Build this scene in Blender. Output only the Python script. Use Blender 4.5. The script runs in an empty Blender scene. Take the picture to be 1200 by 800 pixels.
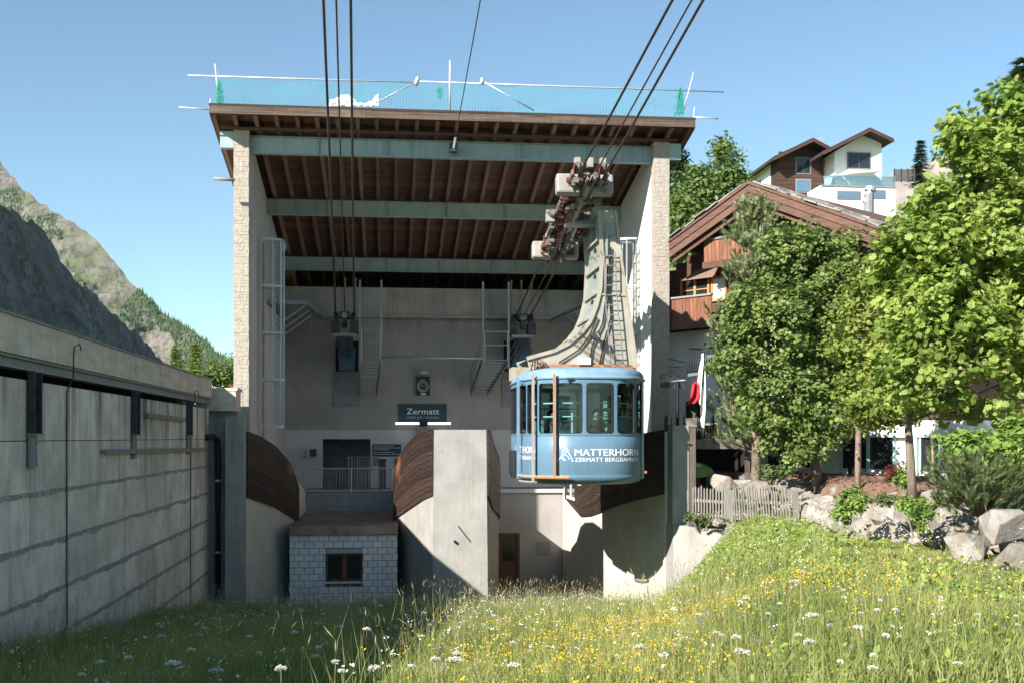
import bpy, bmesh, math, random
import numpy as np
from mathutils import Vector, noise as mnoise
R = math.radians
S = bpy.context.scene
COL = S.collection
rng = np.random.default_rng(7)
random.seed(7)

# ------------------------------------------------------------------ camera, world, sun, exposure
YAW = R(6.13); F = 1350.0; HZ = 512.0          # survey of the photograph: heading, focal length in px, horizon row
cam_d = bpy.data.cameras.new("camera"); cam = bpy.data.objects.new("camera", cam_d); COL.objects.link(cam)
cam.location = (0, 0, 0); cam.rotation_euler = (R(90), 0, -YAW)
cam_d.sensor_width = 36; cam_d.lens = F/1200*36; cam_d.shift_y = (HZ-400)/1200
cam_d.clip_start = 0.1; cam_d.clip_end = 20000
S.camera = cam
SUN = Vector((-1.24, -1.13, 1.0)).normalized()  # direction towards the sun
EL = math.asin(SUN.z)
world = bpy.data.worlds.new("World"); S.world = world; world.use_nodes = True
wn = world.node_tree.nodes; wl = world.node_tree.links
sky = wn.new("ShaderNodeTexSky"); sky.sky_type = 'NISHITA'; sky.sun_disc = False
sky.sun_elevation = EL; sky.sun_rotation = math.atan2(SUN.x, SUN.y) % (2*math.pi)
sky.altitude = 1600; sky.air_density = 1.0; sky.dust_density = 0.6; sky.ozone_density = 1.0
bg = wn["Background"]; bg.inputs[1].default_value = 0.080
tint = wn.new("ShaderNodeMix"); tint.data_type = 'RGBA'; tint.blend_type = 'MULTIPLY'; tint.inputs[0].default_value = 1.0
tint.inputs[7].default_value = (0.85, 1.02, 1.0, 1); wl.new(sky.outputs[0], tint.inputs[6]); wl.new(tint.outputs[2], bg.inputs[0])
sun_d = bpy.data.lights.new("sun", 'SUN'); sun = bpy.data.objects.new("sun", sun_d); COL.objects.link(sun)
sun_d.energy = 5.0; sun_d.angle = R(0.53); sun_d.color = (1.0, 0.945, 0.87)
sun.rotation_euler = (-SUN).to_track_quat('-Z', 'Y').to_euler(); sun.location = (-20, -30, 40)
S.view_settings.view_transform = 'Standard'; S.view_settings.look = 'None'
S.view_settings.exposure = 1.2; S.view_settings.gamma = 1.0; S.view_settings.use_curve_mapping = False
S.cycles.use_denoising = True
S.cycles.max_bounces = 6; S.cycles.transparent_max_bounces = 12
S.cycles.caustics_reflective = False; S.cycles.caustics_refractive = False

def PX(px, Y): return Y*math.tan(math.atan((px-600)/F)+YAW)
def P(px, py, Y):
    X = PX(px, Y); d = X*math.sin(YAW)+Y*math.cos(YAW)
    return Vector((X, Y, (HZ-py)*d/F))
def PZ(px, py, Y): return P(px, py, Y).z
def ray(px, py):                                # direction through a picture point, Y = 1
    return P(px, py, 1.0)
def smooth(t): t = min(1.0, max(0.0, t)); return t*t*(3-2*t)
def lerp(a, b, t): return a+(b-a)*t

# ------------------------------------------------------------------ materials
MATS = {}
def _nodes(name):
    m = bpy.data.materials.new(name); m.use_nodes = True
    nt = m.node_tree; b = nt.nodes["Principled BSDF"]
    return m, nt, nt.nodes, nt.links, b
def mix(nt, fac, a, b, mode='MIX'):
    n = nt.nodes.new("ShaderNodeMix"); n.data_type = 'RGBA'; n.blend_type = mode
    for i, v in ((0, fac), (6, a), (7, b)):
        if isinstance(v, (int, float)): n.inputs[i].default_value = v
        elif isinstance(v, tuple): n.inputs[i].default_value = (*v, 1)
        else: nt.links.new(v, n.inputs[i])
    return n.outputs[2]
def tex(nt, vec, scale, detail=5, rough=0.6, stretch=None, dist=0.0):
    if stretch:
        mp = nt.nodes.new("ShaderNodeMapping"); mp.inputs[3].default_value = stretch
        nt.links.new(vec, mp.inputs[0]); vec = mp.outputs[0]
    n = nt.nodes.new("ShaderNodeTexNoise"); n.inputs['Scale'].default_value = scale
    n.inputs['Detail'].default_value = detail; n.inputs['Roughness'].default_value = rough
    n.inputs['Distortion'].default_value = dist
    nt.links.new(vec, n.inputs['Vector']); return n.outputs[0]
def ramp(nt, v, lo, hi):
    n = nt.nodes.new("ShaderNodeMapRange"); n.inputs[1].default_value = lo; n.inputs[2].default_value = hi
    nt.links.new(v, n.inputs[0]); return n.outputs[0]
def mat(name, c1, c2=None, scale=4.0, rough=0.8, bump=0.0, bscale=30.0, metal=0.0, spec=0.3,
        streak=None, streak_amt=0.5, streak_rng=(0.52, 0.72), grain=None, spots=None, piece=0.0, lohi=(0.35, 0.65), sstretch=(5, 5, .35), bdist=.03, crag=None, drip=None):
    """noise-mixed paint, concrete, wood or metal; streak = colour of vertical run stains, grain = stretch of the noise, piece = variation from piece to piece"""
    m, nt, N, L, b = _nodes(name)
    pos = N.new("ShaderNodeNewGeometry").outputs[0]
    col = c1
    if c2:
        col = mix(nt, ramp(nt, tex(nt, pos, scale, stretch=grain), *lohi), c1, c2)
    if streak:
        f = ramp(nt, tex(nt, pos, 1.0, 6, .7, stretch=sstretch), *streak_rng)
        mm = N.new("ShaderNodeMath"); mm.operation = 'MULTIPLY'; L.new(f, mm.inputs[0]); mm.inputs[1].default_value = streak_amt
        col = mix(nt, mm.outputs[0], col, streak)
    if spots:
        f = ramp(nt, tex(nt, pos, 9.0, 8, .75), 0.60, 0.70)
        col = mix(nt, f, col, spots)
    if drip:
        sp = N.new('ShaderNodeSeparateXYZ'); L.new(pos, sp.inputs[0]); zf = ramp(nt, sp.outputs[2], drip[1]-drip[2], drip[1])
        f = ramp(nt, tex(nt, pos, 1.0, 7, .75, stretch=(1.7, 1.7, .07)), .47, .63)
        mm = N.new('ShaderNodeMath'); mm.operation = 'MULTIPLY'; L.new(f, mm.inputs[0]); L.new(zf, mm.inputs[1]); col = mix(nt, mm.outputs[0], col, drip[0])
    if crag:
        f = ramp(nt, tex(nt, pos, crag[1], 8, .7, dist=.6), .50, .60); col = mix(nt, f, col, crag[0])
    if piece:
        oi = N.new("ShaderNodeObjectInfo")
        k = N.new("ShaderNodeMapRange"); k.inputs[3].default_value = 1-piece; k.inputs[4].default_value = 1+piece
        L.new(oi.outputs['Random'], k.inputs[0])
        cc = N.new("ShaderNodeCombineColor")
        for i in range(3): L.new(k.outputs[0], cc.inputs[i])
        col = mix(nt, 1.0, col, cc.outputs[0], 'MULTIPLY')
    if isinstance(col, tuple): b.inputs['Base Color'].default_value = (*col, 1)
    else: L.new(col, b.inputs['Base Color'])
    b.inputs['Roughness'].default_value = rough; b.inputs['Metallic'].default_value = metal
    b.inputs['Specular IOR Level'].default_value = spec
    if bump:
        bn = N.new("ShaderNodeBump"); bn.inputs['Strength'].default_value = bump; bn.inputs['Distance'].default_value = bdist
        L.new(tex(nt, pos, bscale, 6, .65, stretch=grain), bn.inputs['Height']); L.new(bn.outputs[0], b.inputs['Normal'])
    MATS[name] = m; return m
def leafmat(name, c1, c2, c3, scale=1.2, trans=0.35):
    m, nt, N, L, b = _nodes(name)
    pos = N.new("ShaderNodeNewGeometry").outputs[0]
    a = mix(nt, ramp(nt, tex(nt, pos, scale, 4), .38, .62), c1, c2)
    col = mix(nt, ramp(nt, tex(nt, pos, 14.0, 3, .7), .58, .66), a, c3)
    L.new(col, b.inputs['Base Color']); b.inputs['Roughness'].default_value = .5; b.inputs['Specular IOR Level'].default_value = .3
    t = N.new("ShaderNodeBsdfTranslucent"); L.new(col, t.inputs[0])
    ms = N.new("ShaderNodeMixShader"); ms.inputs[0].default_value = trans
    L.new(b.outputs[0], ms.inputs[1]); L.new(t.outputs[0], ms.inputs[2]); L.new(ms.outputs[0], N["Material Output"].inputs[0])
    MATS[name] = m; return m
def glassmat(name, tint, refl=0.9, base=.08, rough=.02):
    m, nt, N, L, b = _nodes(name)
    N.remove(b)
    t = N.new("ShaderNodeBsdfTransparent"); t.inputs[0].default_value = (*tint, 1)
    g = N.new("ShaderNodeBsdfGlossy"); g.inputs[1].default_value = rough; g.inputs[0].default_value = (refl, refl, refl, 1)
    fr = N.new("ShaderNodeFresnel"); fr.inputs[0].default_value = 1.5
    ad = N.new("ShaderNodeMath"); ad.operation = 'ADD'; ad.inputs[1].default_value = base; L.new(fr.outputs[0], ad.inputs[0])
    ms = N.new("ShaderNodeMixShader"); L.new(ad.outputs[0], ms.inputs[0])
    L.new(t.outputs[0], ms.inputs[1]); L.new(g.outputs[0], ms.inputs[2]); L.new(ms.outputs[0], N["Material Output"].inputs[0])
    MATS[name] = m; return m

mat('concrete_wall', (.58, .475, .40), (.80, .67, .575), 1.1, .9, .5, 22, lohi=(.40, .60), streak=(.17, .155, .135), streak_amt=.5, streak_rng=(.54, .70), spots=(.40, .345, .28), sstretch=(3, 3, .3), piece=.07, drip=((.12, .105, .09), .85, 2.2))
mat('concrete_joint', (.09, .085, .08), (.15, .14, .13), 3, .95)
mat('concrete_cap', (.56, .45, .36), (.75, .62, .51), 1.5, .9, .6, 12, grain=(1, 1, 4), streak=(.2, .19, .17), streak_amt=.5)
mat('concrete_pier', (.50, .475, .405), (.60, .575, .50), 1.1, .85, .25, 25, streak=(.40, .38, .33), streak_amt=.5)
mat('concrete_rough', (.27, .26, .24), (.37, .36, .335), 1.4, .9, .25, 70, streak=(.21, .20, .18), streak_amt=.6, spots=(.13, .12, .108), lohi=(.3, .7))
mat('concrete_post', (.27, .27, .24), (.36, .36, .32), 1.6, .85, .4, 20, streak=(.13, .14, .14), streak_amt=.7)
mat('roughcast', (.33, .29, .245), (.42, .375, .32), 6, .95, 1.0, 14)
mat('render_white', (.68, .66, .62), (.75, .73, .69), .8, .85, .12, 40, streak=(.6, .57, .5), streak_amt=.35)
mat('render_grey', (.29, .272, .26), (.355, .335, .32), .8, .9, .12, 30, streak=(.20, .185, .17), streak_amt=.3, drip=((.19, .17, .155), 4.9, .9), bdist=.01)
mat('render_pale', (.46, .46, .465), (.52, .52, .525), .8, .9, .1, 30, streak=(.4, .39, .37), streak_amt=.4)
mat('lintel_concrete', (.34, .325, .305), (.45, .43, .405), 1.2, .9, .35, 18, streak=(.2, .18, .16), streak_amt=.6)
mat('dark_void', (.016, .015, .014), rough=.95)  # near-black: darkness of gaps, recesses and interiors put into the colour
mat('roof_wood', (.10, .056, .040), (.16, .09, .066), 2.0, .75, .4, 12, grain=(9, .6, 9), piece=.3)
mat('rafter_wood', (.16, .096, .07), (.24, .148, .108), 3.0, .75, .4, 12, grain=(9, .6, 9), piece=.3)
mat('fascia_wood', (.065, .045, .035), (.15, .11, .085), 2.0, .8, .7, 10, grain=(.5, 6, 14), streak=(.24, .19, .15), streak_amt=.5)
mat('steel_blue', (.26, .345, .355), (.32, .40, .405), 2.0, .5, .1, 30, spec=.4, streak=(.10, .13, .13), streak_amt=.5)
mat('steel_edge', (.36, .43, .43), (.30, .37, .38), 3.0, .5)
mat('galv', (.36, .385, .40), (.46, .48, .50), 6.0, .45, metal=.5)
mat('galv_dark', (.20, .22, .23), (.28, .30, .31), 6.0, .5, metal=.4)
mat('steel_dark', (.035, .04, .045), (.07, .075, .08), 5.0, .5, metal=.3)
mat('cable', (.055, .04, .034), (.12, .085, .07), 30.0, .5, metal=.5)
mat('plank_dark', (.026, .016, .013), (.062, .037, .029), 2.0, .55, .7, 14, grain=(1.2, 1.2, 14), piece=.3, streak=(.095, .066, .054), streak_amt=.5, sstretch=(.8, .8, 14))
mat('plank_lit', (.40, .16, .07), (.55, .26, .12), 2.0, .6, .5, 14, grain=(1.2, 1.2, 12), piece=.2)  # orange of sunlight on planks put into the colour
mat('block', (.66, .63, .60), (.74, .71, .68), 5.0, .9, .3, 40, piece=.07)
mat('mortar', (.09, .09, .09), (.13, .125, .12), 5.0, .95)
mat('slab_rust', (.23, .15, .115), (.35, .27, .21), 1.2, .9, .4, 12, streak=(.16, .09, .06), streak_amt=.7, sstretch=(2, 2, 1))
mat('base_grey', (.22, .225, .225), (.28, .285, .28), 1.5, .9, .2, 20, streak=(.14, .14, .14), streak_amt=.5)
mat('brown_frame', (.11, .05, .03), (.15, .07, .042), 4, .6, grain=(6, 6, .5))
mat('sign_navy', (.018, .045, .065), (.022, .052, .075), 3, .45)
mat('white_print', (.80, .80, .80), rough=.6)
mat('grey_print', (.42, .45, .47), rough=.6)
mat('black_plastic', (.016, .016, .017), (.03, .03, .03), 6, .55)
mat('box_blue', (.035, .10, .15), (.05, .13, .19), 3, .5)
mat('plate_grey', (.19, .19, .20), (.23, .23, .24), 3, .6)
mat('net', (.012, .24, .175), (.03, .31, .23), 8, .6)
mat('pole_white', (.44, .43, .41), (.55, .54, .52), 8, .5, metal=.2)
mat('tarp', (.72, .76, .76), (.8, .83, .83), 3, .6, .6, 5)
mat('cabin_blue', (.09, .172, .24), (.11, .197, .27), 1.2, .42, .06, 6, spec=.5, streak=(.12, .24, .36), streak_amt=.5)
mat('cabin_roof', (.14, .245, .33), (.20, .30, .38), 3.0, .55, .15, 10, spots=(.30, .33, .32))
mat('cabin_inside', (.25, .40, .43), (.28, .43, .46), 2, .5)
mat('cabin_floor', (.10, .10, .10), rough=.8)
mat('rubber', (.02, .022, .024), rough=.5)
mat('fender_wood', (.34, .165, .085), (.43, .22, .115), 3, .6, grain=(6, 6, .6))
mat('fender_grey', (.27, .225, .185), (.36, .30, .25), 3, .6, grain=(6, 6, .6))
mat('fender_blue', (.13, .22, .32), (.16, .27, .38), 3, .5)
mat('hanger_beige', (.30, .275, .225), (.37, .34, .28), 1.6, .5, .12, 14, spec=.4, streak=(.27, .165, .085), streak_amt=.75, streak_rng=(.5, .70), sstretch=(1.6, 1.6, .7))
mat('hanger_grey', (.22, .255, .235), (.28, .315, .29), 2.0, .5, .1, 14, streak=(.2, .2, .18), streak_amt=.5)
mat('hanger_rust', (.28, .12, .06), (.38, .19, .10), 4, .7, .2, 20)
mat('carriage_red', (.10, .032, .027), (.17, .055, .045), 5, .6)
mat('carriage_grey', (.095, .085, .075), (.20, .185, .16), 9, .55, .2, 14, streak=(.22, .16, .11), streak_amt=.6)
mat('carriage_box', (.25, .24, .22), (.32, .31, .285), 2.5, .6, .15, 12, streak=(.36, .28, .2), streak_amt=.55)
mat('stone_pale', (.20, .17, .14), (.34, .32, .29), 2.6, .9, 1.0, 10, streak=(.17, .13, .10), streak_amt=.75, piece=.22, spots=(.22, .20, .18), sstretch=(1.6, 1.6, 2.2))
mat('soil', (.17, .095, .062), (.26, .155, .105), 2.0, .95, .8, 16)
mat('old_wood', (.19, .175, .155), (.27, .255, .23), 4, .85, .4, 16, grain=(6, 6, .6), piece=.15)
mat('old_wood_dark', (.10, .08, .065), (.16, .13, .105), 4, .85, .4, 16, grain=(6, 6, .6))
mat('chalet_dark', (.075, .040, .029), (.12, .065, .046), 3, .75, .4, 14, grain=(1, 1, 9), piece=.15)
mat('chalet_red', (.17, .07, .042), (.26, .115, .07), 3, .7, .4, 14, grain=(4, 4, .8), piece=.22)
mat('chalet_barge', (.095, .05, .037), (.16, .087, .062), 2.5, .7, .4, 12, grain=(1, 1, 8), piece=.15)
mat('window_orange', (.50, .21, .07), (.56, .26, .10), 4, .55)
mat('roof_stone', (.20, .185, .17), (.30, .28, .26), 3, .9, .6, 14, piece=.22)
mat('mint', (.42, .66, .58), (.48, .72, .64), 3, .5)
mat('pane_dark', (.02, .024, .028), rough=.1, spec=.7)
mat('pane_sky', (.10, .17, .25), rough=.05, spec=.9)
mat('curtain', (.7, .7, .68), (.78, .78, .76), 12, .9)
mat('iron_black', (.02, .02, .022), rough=.5, metal=.3)
mat('house_white', (.80, .79, .76), (.84, .83, .80), 1, .9)
mat('house_wood', (.05, .026, .02), (.085, .045, .034), 1.5, .8, .3, 8, grain=(.6, .6, 6), piece=.2)
mat('house_roof', (.035, .027, .024), (.055, .042, .037), 2, .85)
mat('awning', (.45, .45, .44), (.55, .55, .54), 2, .8)
mat('flag_red', (.42, .02, .03), (.5, .03, .04), 3, .8)
mat('tarp_green', (.20, .30, .10), (.26, .36, .14), 3, .7)
mat('bark', (.15, .115, .09), (.25, .20, .16), 5, .95, .8, 18, grain=(3, 3, .6))
mat('bark_pale', (.30, .23, .17), (.42, .33, .25), 5, .95, .6, 18, grain=(3, 3, .6))
mat('skin', (.52, .33, .25), rough=.6); mat('hair_dark', (.03, .022, .018), rough=.7)
mat('cloth_dark', (.03, .035, .045), rough=.9); mat('cloth_white', (.70, .70, .69), rough=.9); mat('cloth_grey', (.2, .22, .25), rough=.9)
glassmat('cabin_glass', (.50, .74, .74), .8, .015)
glassmat('balcony_glass', (.7, .85, .85), .9, .18)
leafmat('leaf_maple', (.19, .29, .05), (.34, .42, .10), (.46, .49, .19), 1.1, .45)
leafmat('leaf_maple_dark', (.10, .18, .042), (.23, .30, .085), (.42, .40, .18), .9, .35)
leafmat('leaf_yellowish', (.17, .25, .045), (.30, .35, .08), (.40, .36, .13), 1.0, .4)
leafmat('leaf_birch', (.09, .155, .04), (.16, .225, .06), (.24, .29, .10), .35, .35)
leafmat('needle_pine', (.20, .26, .115), (.32, .36, .18), (.44, .44, .27), 1.4, .25)
leafmat('needle_dark', (.035, .075, .028), (.07, .12, .04), (.10, .16, .05), .3, .2)
leafmat('needle_bush', (.075, .115, .04), (.15, .19, .07), (.22, .25, .10), 2.5, .25)
leafmat('larch', (.17, .27, .035), (.25, .35, .055), (.30, .38, .08), .3, .35)
leafmat('shrub_leaf', (.14, .25, .045), (.27, .38, .08), (.34, .42, .12), 1.5, .4)
leafmat('red_leaf', (.14, .04, .03), (.20, .06, .045), (.10, .10, .03), 2, .3)
leafmat('grass_blade', (.17, .24, .055), (.40, .42, .14), (.52, .47, .23), .6, .5)
leafmat('herb_leaf', (.17, .27, .05), (.34, .42, .10), (.44, .46, .16), .9, .4)
leafmat('straw', (.34, .29, .14), (.42, .37, .20), (.30, .30, .12), 2, .3)
leafmat('petal_yellow', (.68, .44, .02), (.78, .55, .04), (.60, .36, .02), 5, .3)
leafmat('petal_white', (.74, .74, .66), (.80, .80, .74), (.62, .66, .5), 9, .3)
leafmat('petal_purple', (.20, .17, .36), (.28, .24, .46), (.40, .28, .44), 4, .3)
M = MATS

# ------------------------------------------------------------------ mesh builder
class MB:
    def __init__(s): s.v = []; s.f = []
    def add(s, vs, fs):
        o = len(s.v); s.v.extend([tuple(p) for p in vs]); s.f.extend([tuple(i+o for i in f) for f in fs]); return s
    def box(s, x0, x1, y0, y1, z0, z1):
        return s.add([(x0,y0,z0),(x1,y0,z0),(x1,y1,z0),(x0,y1,z0),(x0,y0,z1),(x1,y0,z1),(x1,y1,z1),(x0,y1,z1)],
                     [(3,2,1,0),(4,5,6,7),(0,1,5,4),(1,2,6,5),(2,3,7,6),(3,0,4,7)])
    def bar(s, a, b, w, h, up=(0,0,1)):         # rectangular bar from a to b, w sideways, h along up
        a, b = Vector(a), Vector(b); t = (b-a).normalized(); up = Vector(up)
        if abs(t.dot(up)) > .98: up = Vector((0,1,0))
        sd = t.cross(up).normalized(); u2 = sd.cross(t).normalized()
        q = []
        for p in (a, b):
            for sx, sz in ((-1,-1),(1,-1),(1,1),(-1,1)): q.append(p+sd*sx*w/2+u2*sz*h/2)
        return s.add(q, [(3,2,1,0),(4,5,6,7),(0,1,5,4),(1,2,6,5),(2,3,7,6),(3,0,4,7)])
    def tube(s, pts, r, n=6, cap=True):
        pts = [Vector(p) for p in pts]; rr = r if isinstance(r, (list, tuple)) else [r]*len(pts)
        vs = []; fs = []
        t = (pts[1]-pts[0]).normalized(); ref = Vector((0,0,1)) if abs(t.z) < .9 else Vector((0,1,0))
        for i, p in enumerate(pts):
            t = (pts[min(i+1,len(pts)-1)]-pts[max(i-1,0)]).normalized()
            a = t.cross(ref)
            if a.length < 1e-4: a = t.cross(Vector((1,0,0)))
            a.normalize(); b = t.cross(a)
            for k in range(n):
                an = 2*math.pi*k/n; vs.append(p+(a*math.cos(an)+b*math.sin(an))*rr[i])
        for i in range(len(pts)-1):
            for k in range(n): fs.append((i*n+k, i*n+(k+1)%n, (i+1)*n+(k+1)%n, (i+1)*n+k))
        if cap: fs += [tuple(range(n-1,-1,-1)), tuple((len(pts)-1)*n+k for k in range(n))]
        return s.add(vs, fs)
    def cyl(s, c, axis, r, h, n=14):
        c = Vector(c); ax = Vector(axis).normalized(); return s.tube([c-ax*h/2, c+ax*h/2], r, n)
    def prism(s, loop, zb, zt):                 # plan loop, zb / zt number or list
        n = len(loop); zb = zb if isinstance(zb, (list,tuple)) else [zb]*n; zt = zt if isinstance(zt, (list,tuple)) else [zt]*n
        vs = [(p[0],p[1],z) for p, z in zip(loop, zb)]+[(p[0],p[1],z) for p, z in zip(loop, zt)]
        return s.add(vs, [tuple(range(n-1,-1,-1)), tuple(range(n,2*n))]+[(i,(i+1)%n,n+(i+1)%n,n+i) for i in range(n)])
    def extr(s, loop, d):                       # 3D loop extruded by vector d
        n = len(loop); d = Vector(d); vs = [Vector(p) for p in loop]+[Vector(p)+d for p in loop]
        return s.add(vs, [tuple(range(n-1,-1,-1)), tuple(range(n,2*n))]+[(i,(i+1)%n,n+(i+1)%n,n+i) for i in range(n)])
    def build(s, name, m, parent=None, org=None, smooth=False, fix=True):
        me = bpy.data.meshes.new(name)
        o = Vector(org) if org is not None else Vector((0,0,0))
        if parent is not None and org is None: o = ROOT[parent.name]
        me.from_pydata([(p[0]-o.x,p[1]-o.y,p[2]-o.z) for p in s.v], [], s.f)
        if fix:
            bm = bmesh.new(); bm.from_mesh(me); bmesh.ops.recalc_face_normals(bm, faces=bm.faces); bm.to_mesh(me); bm.free()
        if smooth: me.polygons.foreach_set('use_smooth', [True]*len(me.polygons))
        for mm in (m if isinstance(m, (list,tuple)) else [m]): me.materials.append(M[mm])
        ob = bpy.data.objects.new(name, me); COL.objects.link(ob)
        if parent is not None: ob.parent = parent; ROOT[ob.name] = ROOT[parent.name]
        else: ob.location = o; ROOT[ob.name] = o
        return ob
ROOT = {}
def tag(o, label=None, cat=None, group=None, kind=None):
    if label: o['label'] = label
    if cat: o['category'] = cat
    if group: o['group'] = group
    if kind: o['kind'] = kind
    return o
def thing(name, loc, label, cat, group=None, rz=0.0):
    o = bpy.data.objects.new(name, None); COL.objects.link(o); o.location = loc; o.rotation_euler[2] = rz; o.empty_display_size = .3
    ROOT[o.name] = Vector(loc) if rz == 0 else Vector((0,0,0))
    return tag(o, label, cat, group)
def solo(mb, name, m, label, cat, org=None, group=None, smooth=False):
    if org is None:
        a = np.array(mb.v); org = ((a[:,0].min()+a[:,0].max())/2, (a[:,1].min()+a[:,1].max())/2, a[:,2].min())
    return tag(mb.build(name, m, None, org, smooth), label, cat, group)
def piece(src, parent, loc, rot=(0,0,0), sc=(1,1,1), m=None, first=[0]):
    """a copy of one piece's mesh under its thing; loc is in the thing's own space"""
    o = src.copy(); COL.objects.link(o); o.parent = parent; o.location = loc; o.rotation_euler = rot; o.scale = sc; o.hide_render = False
    ROOT[o.name] = ROOT[parent.name]; return o
def add_mesh(name, V, Fa, m, parent=None, org=(0,0,0), nper=4, smooth=False, midx=None):
    """fast numpy mesh: V (n,3), Fa (k,nper)"""
    me = bpy.data.meshes.new(name); V = np.asarray(V, dtype=np.float32)-np.array(org, dtype=np.float32); Fa = np.asarray(Fa, dtype=np.int32)
    me.vertices.add(len(V)); me.vertices.foreach_set('co', V.ravel())
    me.loops.add(Fa.size); me.loops.foreach_set('vertex_index', Fa.ravel())
    me.polygons.add(len(Fa)); me.polygons.foreach_set('loop_start', np.arange(0, Fa.size, nper, dtype=np.int32))
    me.polygons.foreach_set('loop_total', np.full(len(Fa), nper, dtype=np.int32))
    if midx is not None: me.polygons.foreach_set('material_index', np.asarray(midx, dtype=np.int32))
    if smooth: me.polygons.foreach_set('use_smooth', np.ones(len(Fa), dtype=bool))
    me.update(calc_edges=True)
    for mm in (m if isinstance(m, (list,tuple)) else [m]): me.materials.append(M[mm])
    ob = bpy.data.objects.new(name, me); COL.objects.link(ob)
    if parent is not None: ob.parent = parent; ROOT[ob.name] = ROOT[parent.name]
    else: ob.location = org; ROOT[ob.name] = Vector(org)
    return ob
def cell(mb, fn, u0, u1, v0, v1, hu0, hu1, hv0, hv1, rad, depth=0.05, rnd=5):
    """a panel fn(u, v, inset) with a rounded hole; returns the hole's loop (u, v)"""
    inner = []
    for cx, cy, a0 in ((hu1-rad,hv1-rad,0),(hu0+rad,hv1-rad,90),(hu0+rad,hv0+rad,180),(hu1-rad,hv0+rad,270)):
        for k in range(rnd+1):
            an = R(a0+90*k/rnd); inner.append((cx+rad*math.cos(an), cy+rad*math.sin(an)))
    cu, cv = (hu0+hu1)/2, (hv0+hv1)/2; outer = []
    corners = {rnd//2: (u1,v1), rnd+1+rnd//2: (u0,v1), 2*(rnd+1)+rnd//2: (u0,v0), 3*(rnd+1)+rnd//2: (u1,v0)}
    for i, (u, v) in enumerate(inner):
        if i in corners: outer.append(corners[i]); continue
        du, dv = u-cu, v-cv
        q = (i//(rnd+1)); k = i % (rnd+1)
        right = (q == 0 and k < rnd//2) or (q == 3 and k > rnd//2); top = (q == 0 and k > rnd//2) or (q == 1 and k < rnd//2)
        left = (q == 1 and k > rnd//2) or (q == 2 and k < rnd//2)
        outer.append((u1, v) if right else (u, v1) if top else (u0, v) if left else (u, v0))
    n = len(inner)
    vs = [fn(u,v,0) for u,v in outer]+[fn(u,v,0) for u,v in inner]+[fn(u,v,depth) for u,v in inner]
    fs = [(i,(i+1)%n,n+(i+1)%n,n+i) for i in range(n)]+[(n+i,n+(i+1)%n,2*n+(i+1)%n,2*n+i) for i in range(n)]
    mb.add(vs, fs); return inner
def text_mesh(body, size, align='LEFT', bold=0.0):
    c = bpy.data.curves.new("lettering", 'FONT'); c.body = body; c.size = size; c.align_x = align; c.offset = bold; c.resolution_u = 3
    o = bpy.data.objects.new("lettering", c); COL.objects.link(o)
    dg = bpy.context.evaluated_depsgraph_get(); me = bpy.data.meshes.new_from_object(o.evaluated_get(dg))
    vs = [v.co.copy() for v in me.vertices]; fs = [tuple(p.vertices) for p in me.polygons]
    bpy.data.objects.remove(o); bpy.data.curves.remove(c); bpy.data.meshes.remove(me)
    return vs, fs
def fit_text(vs, width):
    x0 = min(v.x for v in vs); x1 = max(v.x for v in vs); k = width/(x1-x0)
    return [Vector(((v.x-x0)*k, v.y, 0)) for v in vs]

# ------------------------------------------------------------------ ground
RLX = [(0, 9.6), (10, 9.1), (16, 9.35), (20, 9.35), (23, 9.6), (26, 10.1), (28.5, 10.6), (31, 10.8), (34, 9.4), (37, 8.4), (60, 8.4)]
def rock_x(y): return float(np.interp(y, [a for a, b in RLX], [b for a, b in RLX]))
def H(x, y):
    zl = max(-5.75, min(-1.35, -3.0-.111*(y-15.5)-.3*smooth((y-26)/7)))
    zr = -1.85+smooth((9-y)/9)*.45-.28*smooth((y-18)/6)
    if y < 30: x0 = np.interp(y, [4, 12, 30], [0, 1.2, 7.1]); x1 = np.interp(y, [4, 12, 30], [5, 6.5, 9.7])
    else: x0 = np.interp(y, [30, 32], [7.1, 7.7]); x1 = np.interp(y, [30, 32], [9.7, 8.05])
    if y > 30: zr = lerp(zr, -2.0, smooth((y-30)/1.0))
    z = lerp(zl, zr, smooth((x-x0)/(x1-x0)))
    if y > 6: z += .07*mnoise.noise((x*.5, y*.5, 0))
    rx = rock_x(y)
    if x > rx: z = lerp(z, -1.05+.012*min(30, x-rx)+.05*mnoise.noise((x, y, 5)), smooth((x-rx)/.7))
    if x < -5.1: z = lerp(z, -.2, smooth((-5.1-x)/.4))
    if y > 51: z = lerp(z, -1.0, smooth((y-51)/4))
    # hillside on the right behind the chalet
    hx = smooth((x-2-.05*(y-50))/30) if y > 50 else smooth((x-26)/25)
    hy = max(0, y-50) if y > 50 else 0
    z += hx*(1-.45*smooth((x-47)/14))*(.37*min(hy, 57)-.02*max(0, min(hy-57, 300)))+ smooth((x-26)/40)*2
    if y > 300: z = lerp(z, -4, smooth((y-300)/500)*(1-hx))
    return float(z)
def axis(lo, a, b, hi, fine, grow=1.25):
    c = list(np.arange(a, b+.001, fine)); s = fine
    x = b
    while x < hi: s = min(s*grow, 150); x += s; c.append(x)
    s = fine; x = a; pre = []
    while x > lo: s = min(s*grow, 150); x -= s; pre.append(x)
    return pre[::-1]+c
gx = sorted(axis(-2500, -6.0, 13.2, 3000, .4)+[-5.12, -5.5]); gy = axis(-300, 3.0, 52, 4500, .5)
V = np.array([(x, y, H(x, y)) for y in gy for x in gx]); nx = len(gx)
FQ = np.array([(j*nx+i, j*nx+i+1, (j+1)*nx+i+1, (j+1)*nx+i) for j in range(len(gy)-1) for i in range(nx-1)])
cen = V[FQ].mean(axis=1)
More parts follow.
